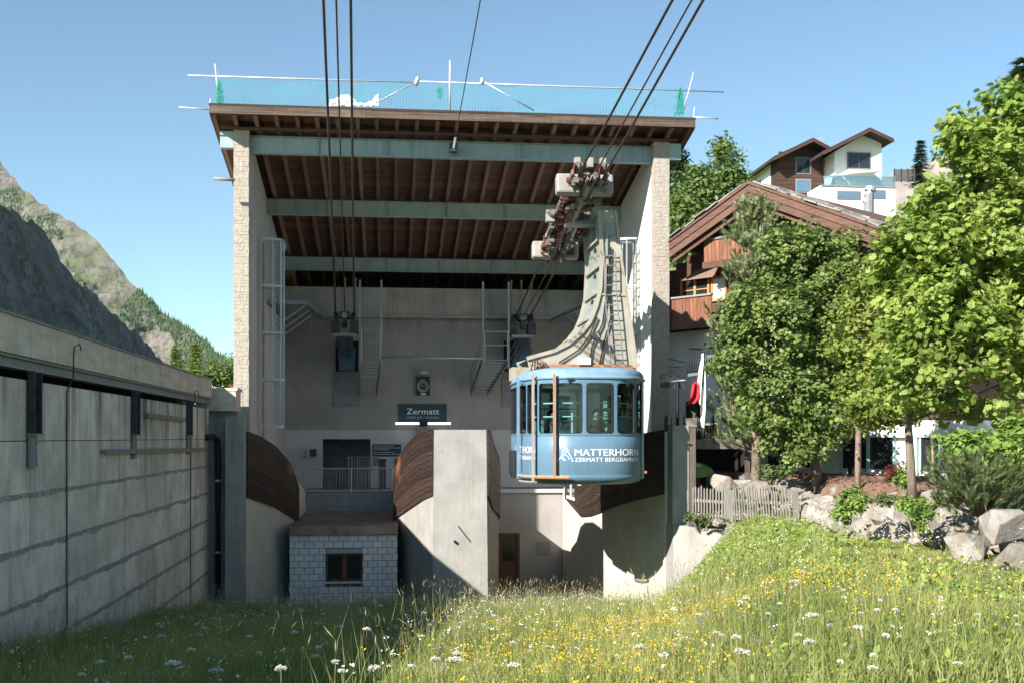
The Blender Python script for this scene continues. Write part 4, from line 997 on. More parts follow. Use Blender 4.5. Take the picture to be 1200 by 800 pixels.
mb.build('bumper', 'rubber', cab)
q = plan(1.62, -.03); MB().tube([(q[0], q[1], BOT+.15), (q[0], q[1], 1.45)], .03, 8).build('fender_pole', 'galv', cab)
q = plan(1.62, -.05); MB().box(q[0]-.12, q[0]+.08, q[1]-.05, q[1]+.05, BOT+.28, BOT+.34).build('bumper', 'fender_wood', cab)
for s_ in (-.62, .85):                                             # wipers
    a = Vector(fn(s_, 1.44, -.05)); MB().bar(a, a+Vector((.03, 0, -.14)), .03, .03).bar(a+Vector((-.07, 0, .02)), a+Vector((.12, 0, .02)), .03, .04).build('wiper', 'rubber', cab)
# rails and folded seat inside
for z in (.52, .86):
    pts = [(*plan(PER*k/40, .13), z) for k in range(41)]; MB().tube(pts, .018, 5, False).build('grab_rail', 'white_print', cab)
sx_ = CX-.62; yy = CY-HL+.35
MB().bar((sx_-.25, yy, .05), (sx_-.25, yy, .62), .03, .03).bar((sx_+.12, yy, .05), (sx_+.12, yy, .62), .03, .03).bar((sx_-.25, yy, .08), (sx_+.12, yy, .08), .03, .03).bar((sx_-.25, yy, .42), (sx_+.12, yy, .42), .03, .03).build('stretcher_frame', 'white_print', cab)
MB().cyl((sx_-.06, yy+.05, .45), (0, 1, 0), .11, .05, 14).build('rescue_disc', 'herb_leaf', cab)
MB().box(CX-1.5, CX-1.1, CY-HL+1.3, CY-HL+1.6, -1, .45).build('control_desk', 'cabin_inside', cab)
# roof gear
MB().bar((CX-1.35, CY-.9, 1.93), (CX+1.45, CY-.9, 1.93), .06, .05).build('roof_rail', 'hanger_rust', cab)
MB().bar((CX-1.2, CY-1.0, 1.86), (CX+1.5, CY-1.0, 1.86), .05, .05).build('roof_rail', 'hanger_rust', cab)
for x in (-1.0, -.2, .6, 1.2): MB().box(CX+x-.03, CX+x+.03, CY-.98, CY-.86, 1.74, 1.95).build('roof_foot', 'hanger_rust', cab)
MB().box(CX-.05, CX+.28, CY-1.0, CY-.8, 1.95, 2.13).build('roof_box', 'white_print', cab)
q = P(609, 430, 32.6)
MB().box(q.x-.24, q.x+.3, 32.3, 33.2, 1.62, 1.98).build('roof_box', 'hanger_beige', cab)
ca = MB()
for k in range(3):
    ca.tube([(CX-1.35+.1*k, CY-1.1, 1.75), (CX-1.3+.06*k, CY-1.15, 2.0+.05*k), (CX-1.1+.08*k, CY-1.1, 1.95), (CX-1.0+.1*k, CY-1.0, 1.75)], .018, 5)
ca.build('hose', 'rubber', cab)

# hanger arm (offset to the right, curved foot sweeping left)
YH0, YH1 = 30.75, 33.1
fr_px = [(703,247),(721,247),(727,300),(735,350),(742,400),(746,431),(620,433),(618,420),(628,417),(650,411),(668,402),(682,390),(692,377),(699,360),(704,340),(706,300)]
fl3 = [P(a, b, YH0) for a, b in fr_px]
MB().extr(fl3, (0, .05, 0)).build('hanger_plate', 'hanger_beige', cab)
MB().extr([Vector((p.x, YH1-.05, p.z)) for p in fl3], (0, .05, 0)).build('hanger_plate', 'hanger_grey', cab)
right = [fl3[i] for i in (1, 2, 3, 4, 5)]
mb = MB(); n = len(right); mb.v = [(p.x-.03, YH0+.051, p.z) for p in right]+[(p.x-.03, YH1-.051, p.z) for p in right]; mb.f = [(i, i+1, n+i+1, n+i) for i in range(n-1)]
mb.build('hanger_web', 'hanger_grey', cab)
left = [fl3[i] for i in (7, 8, 9, 10, 11, 12, 13, 14, 15, 0)]
la = np.array([(p.x, p.z) for p in left]); lc = np.concatenate([[0], np.cumsum(np.linalg.norm(np.diff(la, axis=0), axis=1))])
def wfn(u, v, ins): return (float(np.interp(u, lc, la[:, 0]))+.02+ins, YH0+.051+v*(YH1-YH0-.102), float(np.interp(u, lc, la[:, 1])))
wm = MB(); ne = 7
for k in range(ne):
    a, b = lerp(0, lc[-1], k/ne), lerp(0, lc[-1], (k+1)/ne); cu = (a+b)/2; hr_ = .27
    wf2 = lambda u, v, ins: wfn(u, v, ins)
    cell(wm, wf2, a, b, 0, 1, cu-hr_, cu+hr_, .5-hr_/2.2, .5+hr_/2.2, .12, .12, 5)
wm.build('hanger_web', 'hanger_grey', cab)
for yy in (YH0-.03, YH1+.03):
    rb = MB()
    for p, q in zip(left, left[1:]): rb.bar((p.x-.02, yy, p.z), (q.x-.02, yy, q.z), .1, .06, (0, 1, 0))
    rb.build('hanger_flange', 'hanger_beige', cab); rb = MB()
    for p, q in zip(right, right[1:]): rb.bar((p.x+.0, yy, p.z), (q.x+.0, yy, q.z), .07, .06, (0, 1, 0))
    rb.build('hanger_flange', 'hanger_beige', cab)
bo = MB()
for k in range(1, ne):
    a = lerp(0, lc[-1], k/ne); p0 = wfn(a, 0, -.06); p1 = wfn(a, 1, -.06); bo.bar(p0, p1, .05, .06)
bo.build('hanger_rib', 'hanger_beige', cab)
# stiffener seams and pipework on the front plate
sf = MB()
for py, a, b in ((300, 706, 727), (345, 704, 734)): sf.bar(P(a, py, YH0-.02), P(b, py+1, YH0-.02), .03, .05, (0, 0, 1))
sf.build('hanger_rib', 'hanger_beige', cab)
for pts in ([(716, 290), (714, 340), (716, 372), (708, 400), (702, 431)], [(700, 372), (690, 395), (678, 410), (655, 425)], [(712, 310), (711, 345), (706, 380), (694, 405), (690, 430)]):
    MB().tube([P(a, b, YH0-.06) for a, b in pts], .022, 6).build('hanger_pipe', 'rubber', cab)
ld = MB()
for pts in ([(708, 296), (709, 340), (712, 380), (716, 431)], [(721, 296), (722, 340), (726, 380), (731, 431)]):
    ld.tube([P(a, b, YH0-.16) for a, b in pts], .018, 6)
lad = ld.build('ladder', 'galv_dark', cab)
for k in range(12):
    py = 300+k*11.5; o = np.interp(py, [296, 340, 380, 431], [0, 1, 4, 8.5])
    MB().tube([P(708+o, py, YH0-.16), P(721+o*1.15, py, YH0-.16)], .016, 5).build('rung', 'galv_dark', lad)
hk = MB().tube([P(692, 393, YH0-.05), P(700, 390, YH0-.35), P(703, 396, YH0-.4)], .05, 8).cyl(P(699, 394, YH0-.3), (0, 1, 0), .12, .12, 12); hk.build('hook_lamp', 'steel_dark', cab)
# inner brace bars of the upper arm
ub = MB()
ub.bar(P(711, 262, YH0-.05), P(711, 300, YH0-.05), .05, .05, (0, 1, 0)).cyl(P(716, 272, YH0-.04), (0, 1, 0), .12, .06, 12)
ub.build('hanger_rib', 'hanger_grey', cab)
# carriage running on the cables
car = thing('carriage', (CX, CY, CZ-.4), 'long greasy wheel carriage on the cables above the blue cabin', 'carriage')
D = Vector((0, 1, -RS)).normalized(); UPV = Vector((0, RS, 1)).normalized(); C0 = Vector((CX, 32.2, rz_(32.2)))
def cp(x, s_, u): return C0+Vector((x, 0, 0))+D*s_+UPV*u
for x in (-.09, .09): MB().bar(cp(x, -3.4, -.12), cp(x, 3.5, -.12), .05, .2, UPV).build('main_beam', 'carriage_grey', car)
for x in (-.46, .46): MB().bar(cp(x, -3.3, .02), cp(x, 3.4, .02), .05, .14, UPV).build('side_beam', 'hanger_grey' if x > 0 else 'carriage_grey', car)
MB().tube([cp(0, -2.9, -.22), cp(0, .4, -.22)], .06, 8).build('pipe', 'hanger_beige', car)
MB().tube([cp(.17, -.3, -.24), cp(.17, 3.2, -.24)], .05, 8).build('pipe', 'galv', car)
MB().tube([cp(-.17, -1.2, -.24), cp(-.17, 3.4, -.24)], .045, 8).build('pipe', 'carriage_red', car)
whl = None
for sd in (-.33, .33):
    for k in range(10):
        s_ = lerp(-3.2, 3.3, k/9); p = cp(sd, s_, .19)
        if whl is None:
            whl = MB().cyl((0, 0, 0), (1, 0, 0), .175, .09, 14).cyl((0, 0, 0), (1, 0, 0), .07, .16, 8).build('wheel', 'carriage_grey', car, org=(0, 0, 0)); whl.location = p-ROOT[car.name]
        else: piece(whl, car, p-ROOT[car.name])
    for k in range(5):
        s_ = lerp(-2.85, 2.95, k/4)
        for x in (sd-.1, sd+.1):
            q = [cp(x, s_-.62, .12), cp(x, s_-.5, .25), cp(x, s_, .12), cp(x, s_+.5, .25), cp(x, s_+.62, .12), cp(x, s_+.25, -.12), cp(x, s_-.25, -.12)]
            MB().extr(q, (.03, 0, 0)).build('rocker_plate', 'carriage_red' if (k+(x > sd)) % 2 == 0 else 'carriage_grey', car)
        MB().cyl(cp(sd, s_, -.02), (1, 0, 0), .06, .36, 8).build('pin', 'galv', car)
random.seed(3)
bl = MB()
for k in range(90):
    p = cp(random.choice((-.42, -.25, -.12, .12, .25, .42))+random.uniform(-.05, .05), random.uniform(-3.4, 3.4), random.uniform(-.3, .02)); a, b, c = (random.uniform(.03, .09) for _ in range(3))
    bl.box(p.x-a, p.x+a, p.y-b*1.6, p.y+b*1.6, p.z-c, p.z+c)
tag(bl.build('fitting', 'carriage_grey', car), kind='stuff')
bl = MB()
for k in range(60):
    p = cp(random.choice((-.42, -.25, .25, .42))+random.uniform(-.05, .05), random.uniform(-3.2, 3.3), random.uniform(-.22, .1)); bl.cyl(p, (1, 0, 0), random.uniform(.03, .08), random.uniform(.08, .25), 8)
tag(bl.build('roller', 'carriage_red', car), kind='stuff')
for s_, x0, x1, h, ln in ((-2.5, -.78, -.14, .40, .34), (-2.5, .14, .72, .40, .34), (2.9, -.74, -.14, .38, .34), (2.9, .14, .68, .38, .34)):
    mb = MB(); q = []
    for ss in (s_-ln/2, s_+ln/2):
        for x, u in ((x0, -.28), (x1, -.28), (x1, .25), (x0+(.0 if x0 < 0 else 0), .25)): q.append(cp(x, ss, u))
    mb.add(q, [(3, 2, 1, 0), (4, 5, 6, 7), (0, 1, 5, 4), (1, 2, 6, 5), (2, 3, 7, 6), (3, 0, 4, 7)])
    o = mb.build('counter_box', 'carriage_box', car); bv = o.modifiers.new('bevel', 'BEVEL'); bv.width = .06; bv.segments = 2
for x in (-.33, 0, .33): MB().box(CX+x-.07, CX+x+.07, cp(x, -3.2, 0).y-.1, cp(x, -3.2, 0).y+.1, cp(x, -3.2, .18).z, cp(x, -3.2, .42).z).build('guide_lug', 'hanger_beige', car)
MB().box(CX-.72, CX-.5, cp(0, -.2, 0).y-.15, cp(0, -.2, 0).y+.15, cp(0, -.2, -.2).z, cp(0, -.2, .12).z).build('lamp_box', 'carriage_box', car)
MB().cyl(cp(-.60, -.35, 0), (0, 1, 0), .1, .2, 12).build('lamp_box', 'carriage_grey', car)
MB().cyl(cp(.45, -.2, -.2), (1, 0, 0), .16, 1.3, 14).build('hanger_axle', 'galv_dark', car)

# ------------------------------------------------------------------ passengers
def person(loc, turn, label, cloth, h=1.74, arm=.3):
    """standing figure grown from a skeleton; one continuous surface for body, head and hands"""
    t = thing('person', loc, label, 'person', rz=turn)
    k = h/1.75; J = {}; E = []; Rr = {}
    def j(n, x, y, z, r, par=None, r2=None):
        J[n] = len(J); Rr[n] = (r*k, (r2 or r)*k); co.append((x*k, y*k, z*k))
        if par: E.append((J[par], J[n]))
    co = []
    j('pelvis', 0, 0, .95, .135, None, .11); j('waist', 0, 0, 1.10, .125, 'pelvis', .095); j('chest', 0, .01, 1.30, .15, 'waist', .11); j('collar', 0, 0, 1.43, .10, 'chest', .085)
    j('neck', 0, 0, 1.50, .052, 'collar'); j('jaw', 0, -.025, 1.575, .062, 'neck', .07); j('skull', 0, -.01, 1.655, .075, 'jaw', .092); j('crown', 0, .0, 1.72, .055, 'skull', .07); j('nose', 0, -.105, 1.62, .016, 'skull')
    for s_ in (-1, 1):
        a = f'{s_}'
        j('sh'+a, s_*.175, .0, 1.41, .062, 'collar'); j('el'+a, s_*.22, .02, 1.13, .044, 'sh'+a); j('wr'+a, s_*.22, -.16-arm*.3, .98+arm*.5, .03, 'el'+a); j('pa'+a, s_*.215, -.22-arm*.3, .97+arm*.52, .032, 'wr'+a, .018)
        for q in range(4): j(f'f{q}'+a, s_*(.215-.025+.016*q), -.29-arm*.3-.008*(q in (1, 2)), .955+arm*.52, .009, 'pa'+a); j(f'g{q}'+a, s_*(.215-.025+.016*q), -.315-arm*.3, .93+arm*.52, .008, f'f{q}'+a)
        j('th'+a, s_*.17, -.235-arm*.3, .955+arm*.52, .010, 'pa'+a)
        j('hip'+a, s_*.09, 0, .90, .09, 'pelvis'); j('kn'+a, s_*.10, -.01, .50, .06, 'hip'+a); j('an'+a, s_*.10, .03, .09, .042, 'kn'+a); j('toe'+a, s_*.11, -.13, .04, .04, 'an'+a)
    me = bpy.data.meshes.new('person_body'); me.from_pydata(co, E, [])
    o = bpy.data.objects.new('body', me); COL.objects.link(o); o.parent = t
    sk = o.modifiers.new('skin', 'SKIN'); sk.use_smooth_shade = True
    me.skin_vertices  # layer made by the modifier
    if not me.skin_vertices: pass
    lay = me.skin_vertices[0].data
    for n_, i in J.items(): lay[i].radius = Rr[n_]; lay[i].use_root = n_ == 'pelvis'
    sb = o.modifiers.new('sub', 'SUBSURF'); sb.levels = 1; sb.render_levels = 1
    dg = bpy.context.evaluated_depsgraph_get(); m2 = bpy.data.meshes.new_from_object(o.evaluated_get(dg))
    o.modifiers.clear(); o.data = m2
    m2.materials.clear()
    for mm in (cloth, 'skin', 'cloth_dark'): m2.materials.append(M[mm])
    for p in m2.polygons:
        c_ = p.center/k; p.use_smooth = True
        p.material_index = 1 if (c_.z > 1.49 or (c_.y < -.19 and c_.z > .8)) else (2 if c_.z < .96 else 0)
    hc = MB()
    for ph in range(7):
        for th_ in range(14):
            a, b = math.pi*.62*ph/6, 6.283*th_/14
            hc.v.append((.088*k*math.sin(a)*math.cos(b), (.015+.105*math.sin(a)*math.sin(b))*k+.01, (1.66+.115*math.cos(a))*k+(.03 if math.sin(b) < -.3 and ph > 3 else 0)))
    hc.f = [(ph*14+i, ph*14+(i+1) % 14, (ph+1)*14+(i+1) % 14, (ph+1)*14+i) for ph in range(6) for i in range(14)]
    hh = hc.build('hair', 'hair_dark', t, org=(0, 0, 0), smooth=True, fix=True); return t
FLZ = -1.0
person((CX+.22, CY-HL+.95, FLZ), R(10), 'passenger in dark top behind the middle front window of the cabin', 'cloth_dark', 1.72)
person((CX+.98, CY-HL+1.0, FLZ), R(-60), 'passenger in white shirt behind the right front window of the cabin', 'cloth_white', 1.78)
person((CX-.95, CY-HL+.95, FLZ), R(40), 'passenger in grey top leaning near the front left cabin window', 'cloth_grey', 1.68)

# ------------------------------------------------------------------ scaffold rails, net and tarpaulin on the roof edge
ZN = zr(YF)+.33
t = thing('roof_scaffold', (2, YF+.1, ZN), 'pale scaffold tubes along the front roof edge', 'scaffold')
yr = YF+.12
def tb(a, b, name='tube', r=.021, m='pole_white'): MB().tube([P(*a, yr), P(*b, yr)], r, 8).build(name, m, t, smooth=True)
tb((220, 88.5), (490, 97)); tb((486, 95.5), (848, 108)); tb((210, 126), (246, 128.5)); tb((813, 137.5), (842, 139.5))
tb((257, 128), (252, 75), 'post'); tb((527, 132), (527.5, 71), 'post', .032); tb((800, 134), (813, 85), 'post'); tb((245, 128), (247, 116), 'post'); tb((812, 142), (814, 126), 'post')
tb((250, 209.5), (275, 211), 'stub', .05, 'old_wood'); tb((440, 121), (490, 95), 'brace'); tb((565, 95), (626, 130), 'brace'); tb((490, 91), (487, 100), 'clamp', .06); tb((565, 92), (565, 99), 'clamp', .06)
net = MB(); NX, NZ = 150, 13
def npt(u, v):
    px = lerp(255, 801, u); top = np.interp(px, [255, 385, 490, 565, 801], [91, 97, 97.5, 98.5, 108.5])+2.5*abs(math.sin(u*17)); bot = np.interp(px, [255, 801], [127, 137])
    pinch = 0
    p = P(px+2.2*mnoise.noise((u*14, v*3, 0)), lerp(top, bot, v)+2.2*mnoise.noise((u*9, v*2, 4)), yr); p.y += .16*mnoise.noise((u*12, v*2, 9))-.12*math.sin(v*math.pi); return p
wv = .0034
for i in range(NX+1):
    for j in range(NZ):
        a, b = npt(i/NX, j/NZ), npt(i/NX, (j+1)/NZ); net.add([a+Vector((-wv, 0, 0)), a+Vector((wv, 0, 0)), b+Vector((wv, 0, 0)), b+Vector((-wv, 0, 0))], [(0, 1, 2, 3)])
for j in range(NZ+1):
    for i in range(NX):
        a, b = npt(i/NX, j/NZ), npt((i+1)/NX, j/NZ); e = Vector((0, .002, wv)); net.add([a-e, b-e, b+e, a+e], [(0, 1, 2, 3)])
for (px, py, n_) in ((257, 118, 260), (797, 125, 260), (515, 105, 60)):     # bunched ends of the netting
    for k in range(n_):
        w = random.random(); ww = (1 if n_ > 100 else .5); a = P(px+random.gauss(0, 2.6*ww*w+.4), lerp(py-24 if n_ > 100 else py-4, py+8, w), yr-.03); b = a+Vector((random.uniform(-.08, .08), random.uniform(-.05, .05), -random.uniform(.04, .14)))
        net.add([a, a+Vector((.012, 0, 0)), b+Vector((.012, 0, 0)), b], [(0, 1, 2, 3)])
tag(net.build('safety_net', 'net', None, (PX(528, yr), yr, ZN), fix=False), 'torn turquoise safety net stretched along the roof edge', 'net')
tp = MB(); NU, NV = 26, 8
prof = [(386, 118), (392, 116), (400, 112), (408, 111), (414, 116), (419, 121), (428, 122), (434, 120), (440, 114), (444, 110)]
for i in range(NU+1):
    px = lerp(386, 444, i/NU); top = np.interp(px, [a for a, b in prof], [b for a, b in prof])
    for j in range(NV+1):
        v = j/NV; p = P(px, lerp(top, 127, v), yr+.25); p.y += .35*math.sin(v*math.pi*.5)*-.4+.10*mnoise.noise((i*.5, j*.7, 2)); p.z += .06*mnoise.noise((i*.6, j*.6, 8)); tp.v.append(p)
tp.f = [(i*(NV+1)+j, (i+1)*(NV+1)+j, (i+1)*(NV+1)+j+1, i*(NV+1)+j+1) for i in range(NU) for j in range(NV)]
o = solo(tp, 'tarpaulin', 'tarp', 'crumpled white tarpaulin heaped behind the roof net', 'tarpaulin', smooth=True); so = o.modifiers.new('thick', 'SOLIDIFY'); so.thickness = .02

# ------------------------------------------------------------------ chalet on the right
OC = Vector((12.7, 39.5, 0)); RZC = -math.atan2(.8, .6)
ch = thing('chalet', (OC.x*.82, OC.y*.82, 0), 'old timber chalet with broad red-brown gable and white lower wall behind the trees', 'chalet', rz=RZC); ch.scale = (.82, .82, .82)
def LC(px, py, yl):
    r = ray(px, py); Y = (yl+OC.x*.8+OC.y*.6)/(.8*r.x+.6); p = r*Y
    return Vector(((p.x-OC.x)*.6-(p.y-OC.y)*.8, yl, p.z))
ZT, SLC = 8.95, .45
YWL = 1.4; xl, xr_ = -5.0, 7.2
def zroof(x): return ZT-abs(x)*SLC
zsplit = LC(800, 388, YWL).z
# wall of horizontal timbers, one plank each
k = 0; z = zsplit
while z < ZT-.5:
    z2 = z+.24; half = min(6.6, (ZT-.20-z2)/SLC)
    a = max(xl, -half); b = min(xr_, half)
    if b > a: MB().box(a, b, YWL+random.uniform(0, .012), YWL+.2, z+.004, z2-.006).build('wall_plank', 'chalet_dark', ch)
    z = z2
XS_ = 1.6
MB().box(xl, XS_, YWL+.03, YWL+8, -1.4, zsplit-.02).box(XS_+.003, xr_, YWL+.03, YWL+8, -1.4, .55).build('white_wall', 'house_white', ch)
MB().box(XS_+.003, xr_, YWL+.21, YWL+8, .553, zsplit-.02).build('inner_wall', 'chalet_dark', ch)
z = .56
while z < zsplit-.02:
    MB().box(XS_+.003, xr_, YWL+random.uniform(0, .012), YWL+.2, z+.004, z+.234).build('wall_plank', 'chalet_dark', ch); z += .24
MB().box(xl, xr_, YWL+.21, YWL+8, zsplit-.015, ZT-3.9).build('inner_wall', 'chalet_dark', ch)
for sgn in (-1, 1):
    ln = 3.6 if sgn < 0 else 8.0
    rf = MB().add([(0, -.15, ZT-.06), (sgn*ln, -.15, ZT-.06-ln*SLC), (sgn*ln, 10, ZT-.06-ln*SLC), (0, 10, ZT-.06), (0, -.15, ZT+.06), (sgn*ln, -.15, ZT+.06-ln*SLC), (sgn*ln, 10, ZT+.06-ln*SLC), (0, 10, ZT+.06)],
                  [(3,2,1,0),(4,5,6,7),(0,1,5,4),(1,2,6,5),(2,3,7,6),(3,0,4,7)]).build('roof', 'roof_wood', ch)
    for kk, (d0, d1, yy) in enumerate(((.09, .33, -.10), (.335, .60, -.06), (.605, .80, .10))):   # barge boards
        MB().add([(0, yy, ZT-d0), (sgn*ln, yy, ZT-d0-ln*SLC), (sgn*ln, yy+.06, ZT-d0-ln*SLC), (0, yy+.06, ZT-d0), (0, yy, ZT-d1), (sgn*ln, yy, ZT-d1-ln*SLC), (sgn*ln, yy+.06, ZT-d1-ln*SLC), (0, yy+.06, ZT-d1)],
                 [(3,2,1,0),(4,5,6,7),(0,1,5,4),(1,2,6,5),(2,3,7,6),(3,0,4,7)]).build('barge_board', 'chalet_barge', ch)
    for dd in (1.7, 3.1):
        x = sgn*dd; MB().box(x-.12, x+.12, .2, YWL+.1, zroof(x)-.62, zroof(x)-.36).build('purlin', 'chalet_dark', ch)
    x = 0.0; st = None
    for row in range(5):                                            # stone slabs along the roof front
        x = random.uniform(0, .3)
        while x < ln-.3:
            w = random.uniform(.38, .62); y0_ = -.2+row*.5+random.uniform(-.06, .06); zz = zroof(x)+.07
            o = MB().add([(0, 0, 0), (w, 0, -w*SLC), (w, .6, -w*SLC), (0, .6, 0), (0, 0, .05), (w, 0, .05-w*SLC), (w, .6, .05-w*SLC), (0, .6, .05)], [(3,2,1,0),(4,5,6,7),(0,1,5,4),(1,2,6,5),(2,3,7,6),(3,0,4,7)]) if st is None else None
            if st is None: st = o.build('roof_slab', 'roof_stone', ch, org=(0, 0, 0)); st.location = (sgn*x, y0_, zz); st.scale = (sgn, 1, 1)
            else: piece(st, ch, (sgn*x, y0_, zz), rot=(random.uniform(-.015, .015), random.uniform(-.012, .012), random.uniform(-.04, .04)), sc=(sgn*random.uniform(.8, 1.15), 1, 1))
            x += w*.98
def balcony(name, pxa, pya, pxb, pyb, h, yl, m='chalet_red'):
    """box balcony of upright boards: (pxa, pya) top-left corner, to the right as far as pxb"""
    A = LC(pxa, pya, yl); B = LC(pxb, pyb, yl); z1 = A.z; z0 = z1-h
    t = MB().box(A.x, B.x, yl-.06, yl+.12, z1, z1+.07).build(name, 'old_wood', ch)
    x = A.x; n_ = max(4, int((B.x-A.x)/.17)); w = (B.x-A.x)/n_
    first_ = None
    for k in range(n_):
        if first_ is None: first_ = MB().box(0, w-.012, yl, yl+.035, z0, z1-.003).build('board', m, t); first_.location.x = A.x
        else: piece(first_, t, (A.x+k*w, random.uniform(-.006, .006), 0))
    MB().box(A.x, B.x, yl+.04, YWL, z0-.12, z0-.003).build('balcony_floor', 'chalet_dark', t)
    MB().box(A.x-.04, B.x+.04, yl-.05, yl+.036, z0-.24, z0-.004).build('apron_board', 'chalet_barge', t)
    s_ = None
    for k in range(6):
        y_ = lerp(yl+.05, YWL-.15, k/6)
        MB().box(A.x, A.x+.03, y_, y_+.18, z0, z1-.003).build('board', m, t)
    return t
balcony('balcony', 825, 283, 920, 268, .78, .35)
balcony('balcony', 779, 352, 834, 345, .92, .35)
def cwin(name, pxa, pxb, pyt, pyb, yl, mullions=1, bars=1, fr='window_orange', pane='pane_dark', curt=False):
    A = LC(pxa, pyt, yl); B = LC(pxb, pyb, yl); x0, x1, z0, z1 = A.x, B.x, min(A.z, B.z), max(A.z, B.z)
    f = MB().box(x0, x1, yl-.05, yl+.02, z1-.09, z1).box(x0, x1, yl-.05, yl+.02, z0, z0+.07).box(x0, x0+.09, yl-.05, yl+.02, z0+.07, z1-.09).box(x1-.09, x1, yl-.05, yl+.02, z0+.07, z1-.09).build(name, fr, ch)
    for k in range(mullions):
        x = lerp(x0, x1, (k+1)/(mullions+1)); MB().box(x-.05, x+.05, yl-.045, yl+.015, z0+.07, z1-.09).build('mullion', fr, f)
    n_ = mullions+1
    for k in range(n_):
        a = lerp(x0, x1, k/n_)+.06; b = lerp(x0, x1, (k+1)/n_)-.06
        MB().box(a, b, yl-.012, yl+.0, z0+.05, z1-.06).build('pane', pane, f)
        for q in range(bars): zq = lerp(z0, z1, (q+1)/(bars+1)); MB().box(a, b, yl-.03, yl-.013, zq-.018, zq+.018).build('glazing_bar', fr, f)
        if curt: MB().box(a+.05, lerp(a, b, .45), yl-.0125, yl-.0122, z0+.1, z1-.1)
    return f
cwin('window', 798, 832, 327, 353, YWL-.02, 1, 1)
cwin('window', 834, 852, 325, 352, YWL-.02, 0, 0, pane='curtain')
cwin('window', 841, 862, 384, 428, YWL-.02, 1, 2)
# striped eave light: little roof above the window
A = LC(802, 330, YWL); 
mb = MB(); w0 = LC(806, 329, YWL).x; w1 = LC(846, 320, YWL).x; zz = LC(830, 326, YWL).z
mb.add([(w0, YWL-.4, zz-.05), (w1, YWL-.4, zz-.05), (w1, YWL, zz+.45), (w0+.7, YWL, zz+.45)], [(0, 1, 2, 3)]).build('window_hood', 'rafter_wood', ch)
# lower storey with mint posts and dark glazing
def lx(px): return LC(px, 530, YWL-.05).x
zb_, zt_ = LC(960, 547, YWL).z, LC(960, 512, YWL).z
MB().box(lx(880), lx(1125), YWL-.16, YWL+.025, zt_, zt_+.45).build('beam_band', 'house_white', ch)
MB().box(lx(880), lx(1125), YWL-.18, YWL-.161, zt_+.02, zt_+.10).build('mint_band', 'mint', ch)
for a, b in ((900, 922), (928, 950), (988, 1016), (1020, 1047), (1080, 1100)):
    f = MB().box(lx(a), lx(b), YWL-.07, YWL+.01, zb_, zt_-.003).build('window', 'pane_dark', ch)
    MB().box(lx(a)-.07, lx(a)-.002, YWL-.1, YWL+.01, zb_-.1, zt_-.003).box(lx(b)+.002, lx(b)+.07, YWL-.1, YWL+.01, zb_-.1, zt_-.003).build('frame_post', 'mint', f)
for a, b in ((886, 897), (1062, 1076)): MB().box(lx(a), lx(b), YWL-.12, YWL+.01, zb_-.3, zt_-.003).build('mint_panel', 'mint', ch)
MB().box(lx(1002), lx(1005), YWL-.5, YWL-.4, zb_-.4, zt_+1.5).build('steel_post', 'iron_black', ch)
MB().box(LC(780, 600, YWL).x, lx(880), YWL-.03, YWL+.02, -1.4, -.1).build('under_deck_dark', 'dark_void', ch)  # black sheet painted in for the shade below the terrace deck
for a, b, c, d in ((858, 880, 455, 515), (806, 822, 470, 515), (930, 960, 440, 500), (1000, 1040, 440, 500)):
    A, B = LC(a, c, YWL), LC(b, d, YWL); f = MB().box(A.x, B.x, YWL-.02, YWL+.02, min(A.z, B.z), max(A.z, B.z)).build('door', 'pane_dark', ch)
    MB().box(A.x-.06, A.x-.003, YWL-.05, YWL+.02, min(A.z, B.z), max(A.z, B.z)).build('door_frame', 'brown_frame', f)
# iron balcony with bellied bars
ib = thing('iron_balcony', tuple(P(820, 438, 31.8)), 'black wrought iron balcony with bellied bars on the white chalet wall', 'balcony')
Yb = 31.5
def ibp(px, py, dy=0): return P(px, py, Yb+dy)
MB().add([ibp(806, 437), ibp(852, 430), ibp(856, 431, 1.5), ibp(812, 437, 1.5), ibp(806, 441), ibp(852, 434), ibp(856, 434, 1.5), ibp(812, 441, 1.5)], [(3,2,1,0),(4,5,6,7),(0,1,5,4),(1,2,6,5),(2,3,7,6),(3,0,4,7)]).build('slab', 'plate_grey', ib)
MB().tube([ibp(806, 408), ibp(822, 409), ibp(852, 405)], .025, 6).tube([ibp(806, 436), ibp(852, 430)], .022, 6).build('rail', 'iron_black', ib)
for k in range(17):
    w = k/16; a = lerp(806, 852, w); t0 = 408+1*math.sin(w*3)-3*w; b0 = lerp(436, 430, w)
    MB().tube([ibp(a, t0), ibp(a-.3, lerp(t0, b0, .35)), ibp(a-1.6, lerp(t0, b0, .7), -.12), ibp(a, b0)], .014, 4).build('bar', 'iron_black', ib)
MB().add([ibp(826, 416, -.05), ibp(838, 415, -.05), ibp(837, 424, -.05), ibp(825, 425, -.05), ibp(826, 416, .0), ibp(838, 415, .0), ibp(837, 424, .0), ibp(825, 425, .0)], [(3,2,1,0),(4,5,6,7),(0,1,5,4),(1,2,6,5),(2,3,7,6),(3,0,4,7)]).build('folded_panel', 'plate_grey', ib)
# hanging iron sign scrolls
isg = thing('iron_scroll_sign', tuple(P(792, 428, 31.6)), 'black iron scrollwork bracket against the white chalet wall', 'sign bracket')
def sp(px, py): return P(px, py, 31.6)
MB().tube([sp(783, 420), sp(806, 425)], .02, 5).tube([sp(783, 430), sp(801, 429)], .016, 5).build('arm', 'iron_black', isg)
scr = MB()
for cx_, cy_, r_ in ((786, 436, 5), (796, 436, 6), (791, 432, 4), (803, 440, 5), (778, 441, 5)):
    scr.tube([sp(cx_+r_*(1-k/20)*math.cos(k*.62), cy_+r_*(1-k/20)*math.sin(k*.62)) for k in range(16)], .013, 4)
scr.build('scroll', 'iron_black', isg)
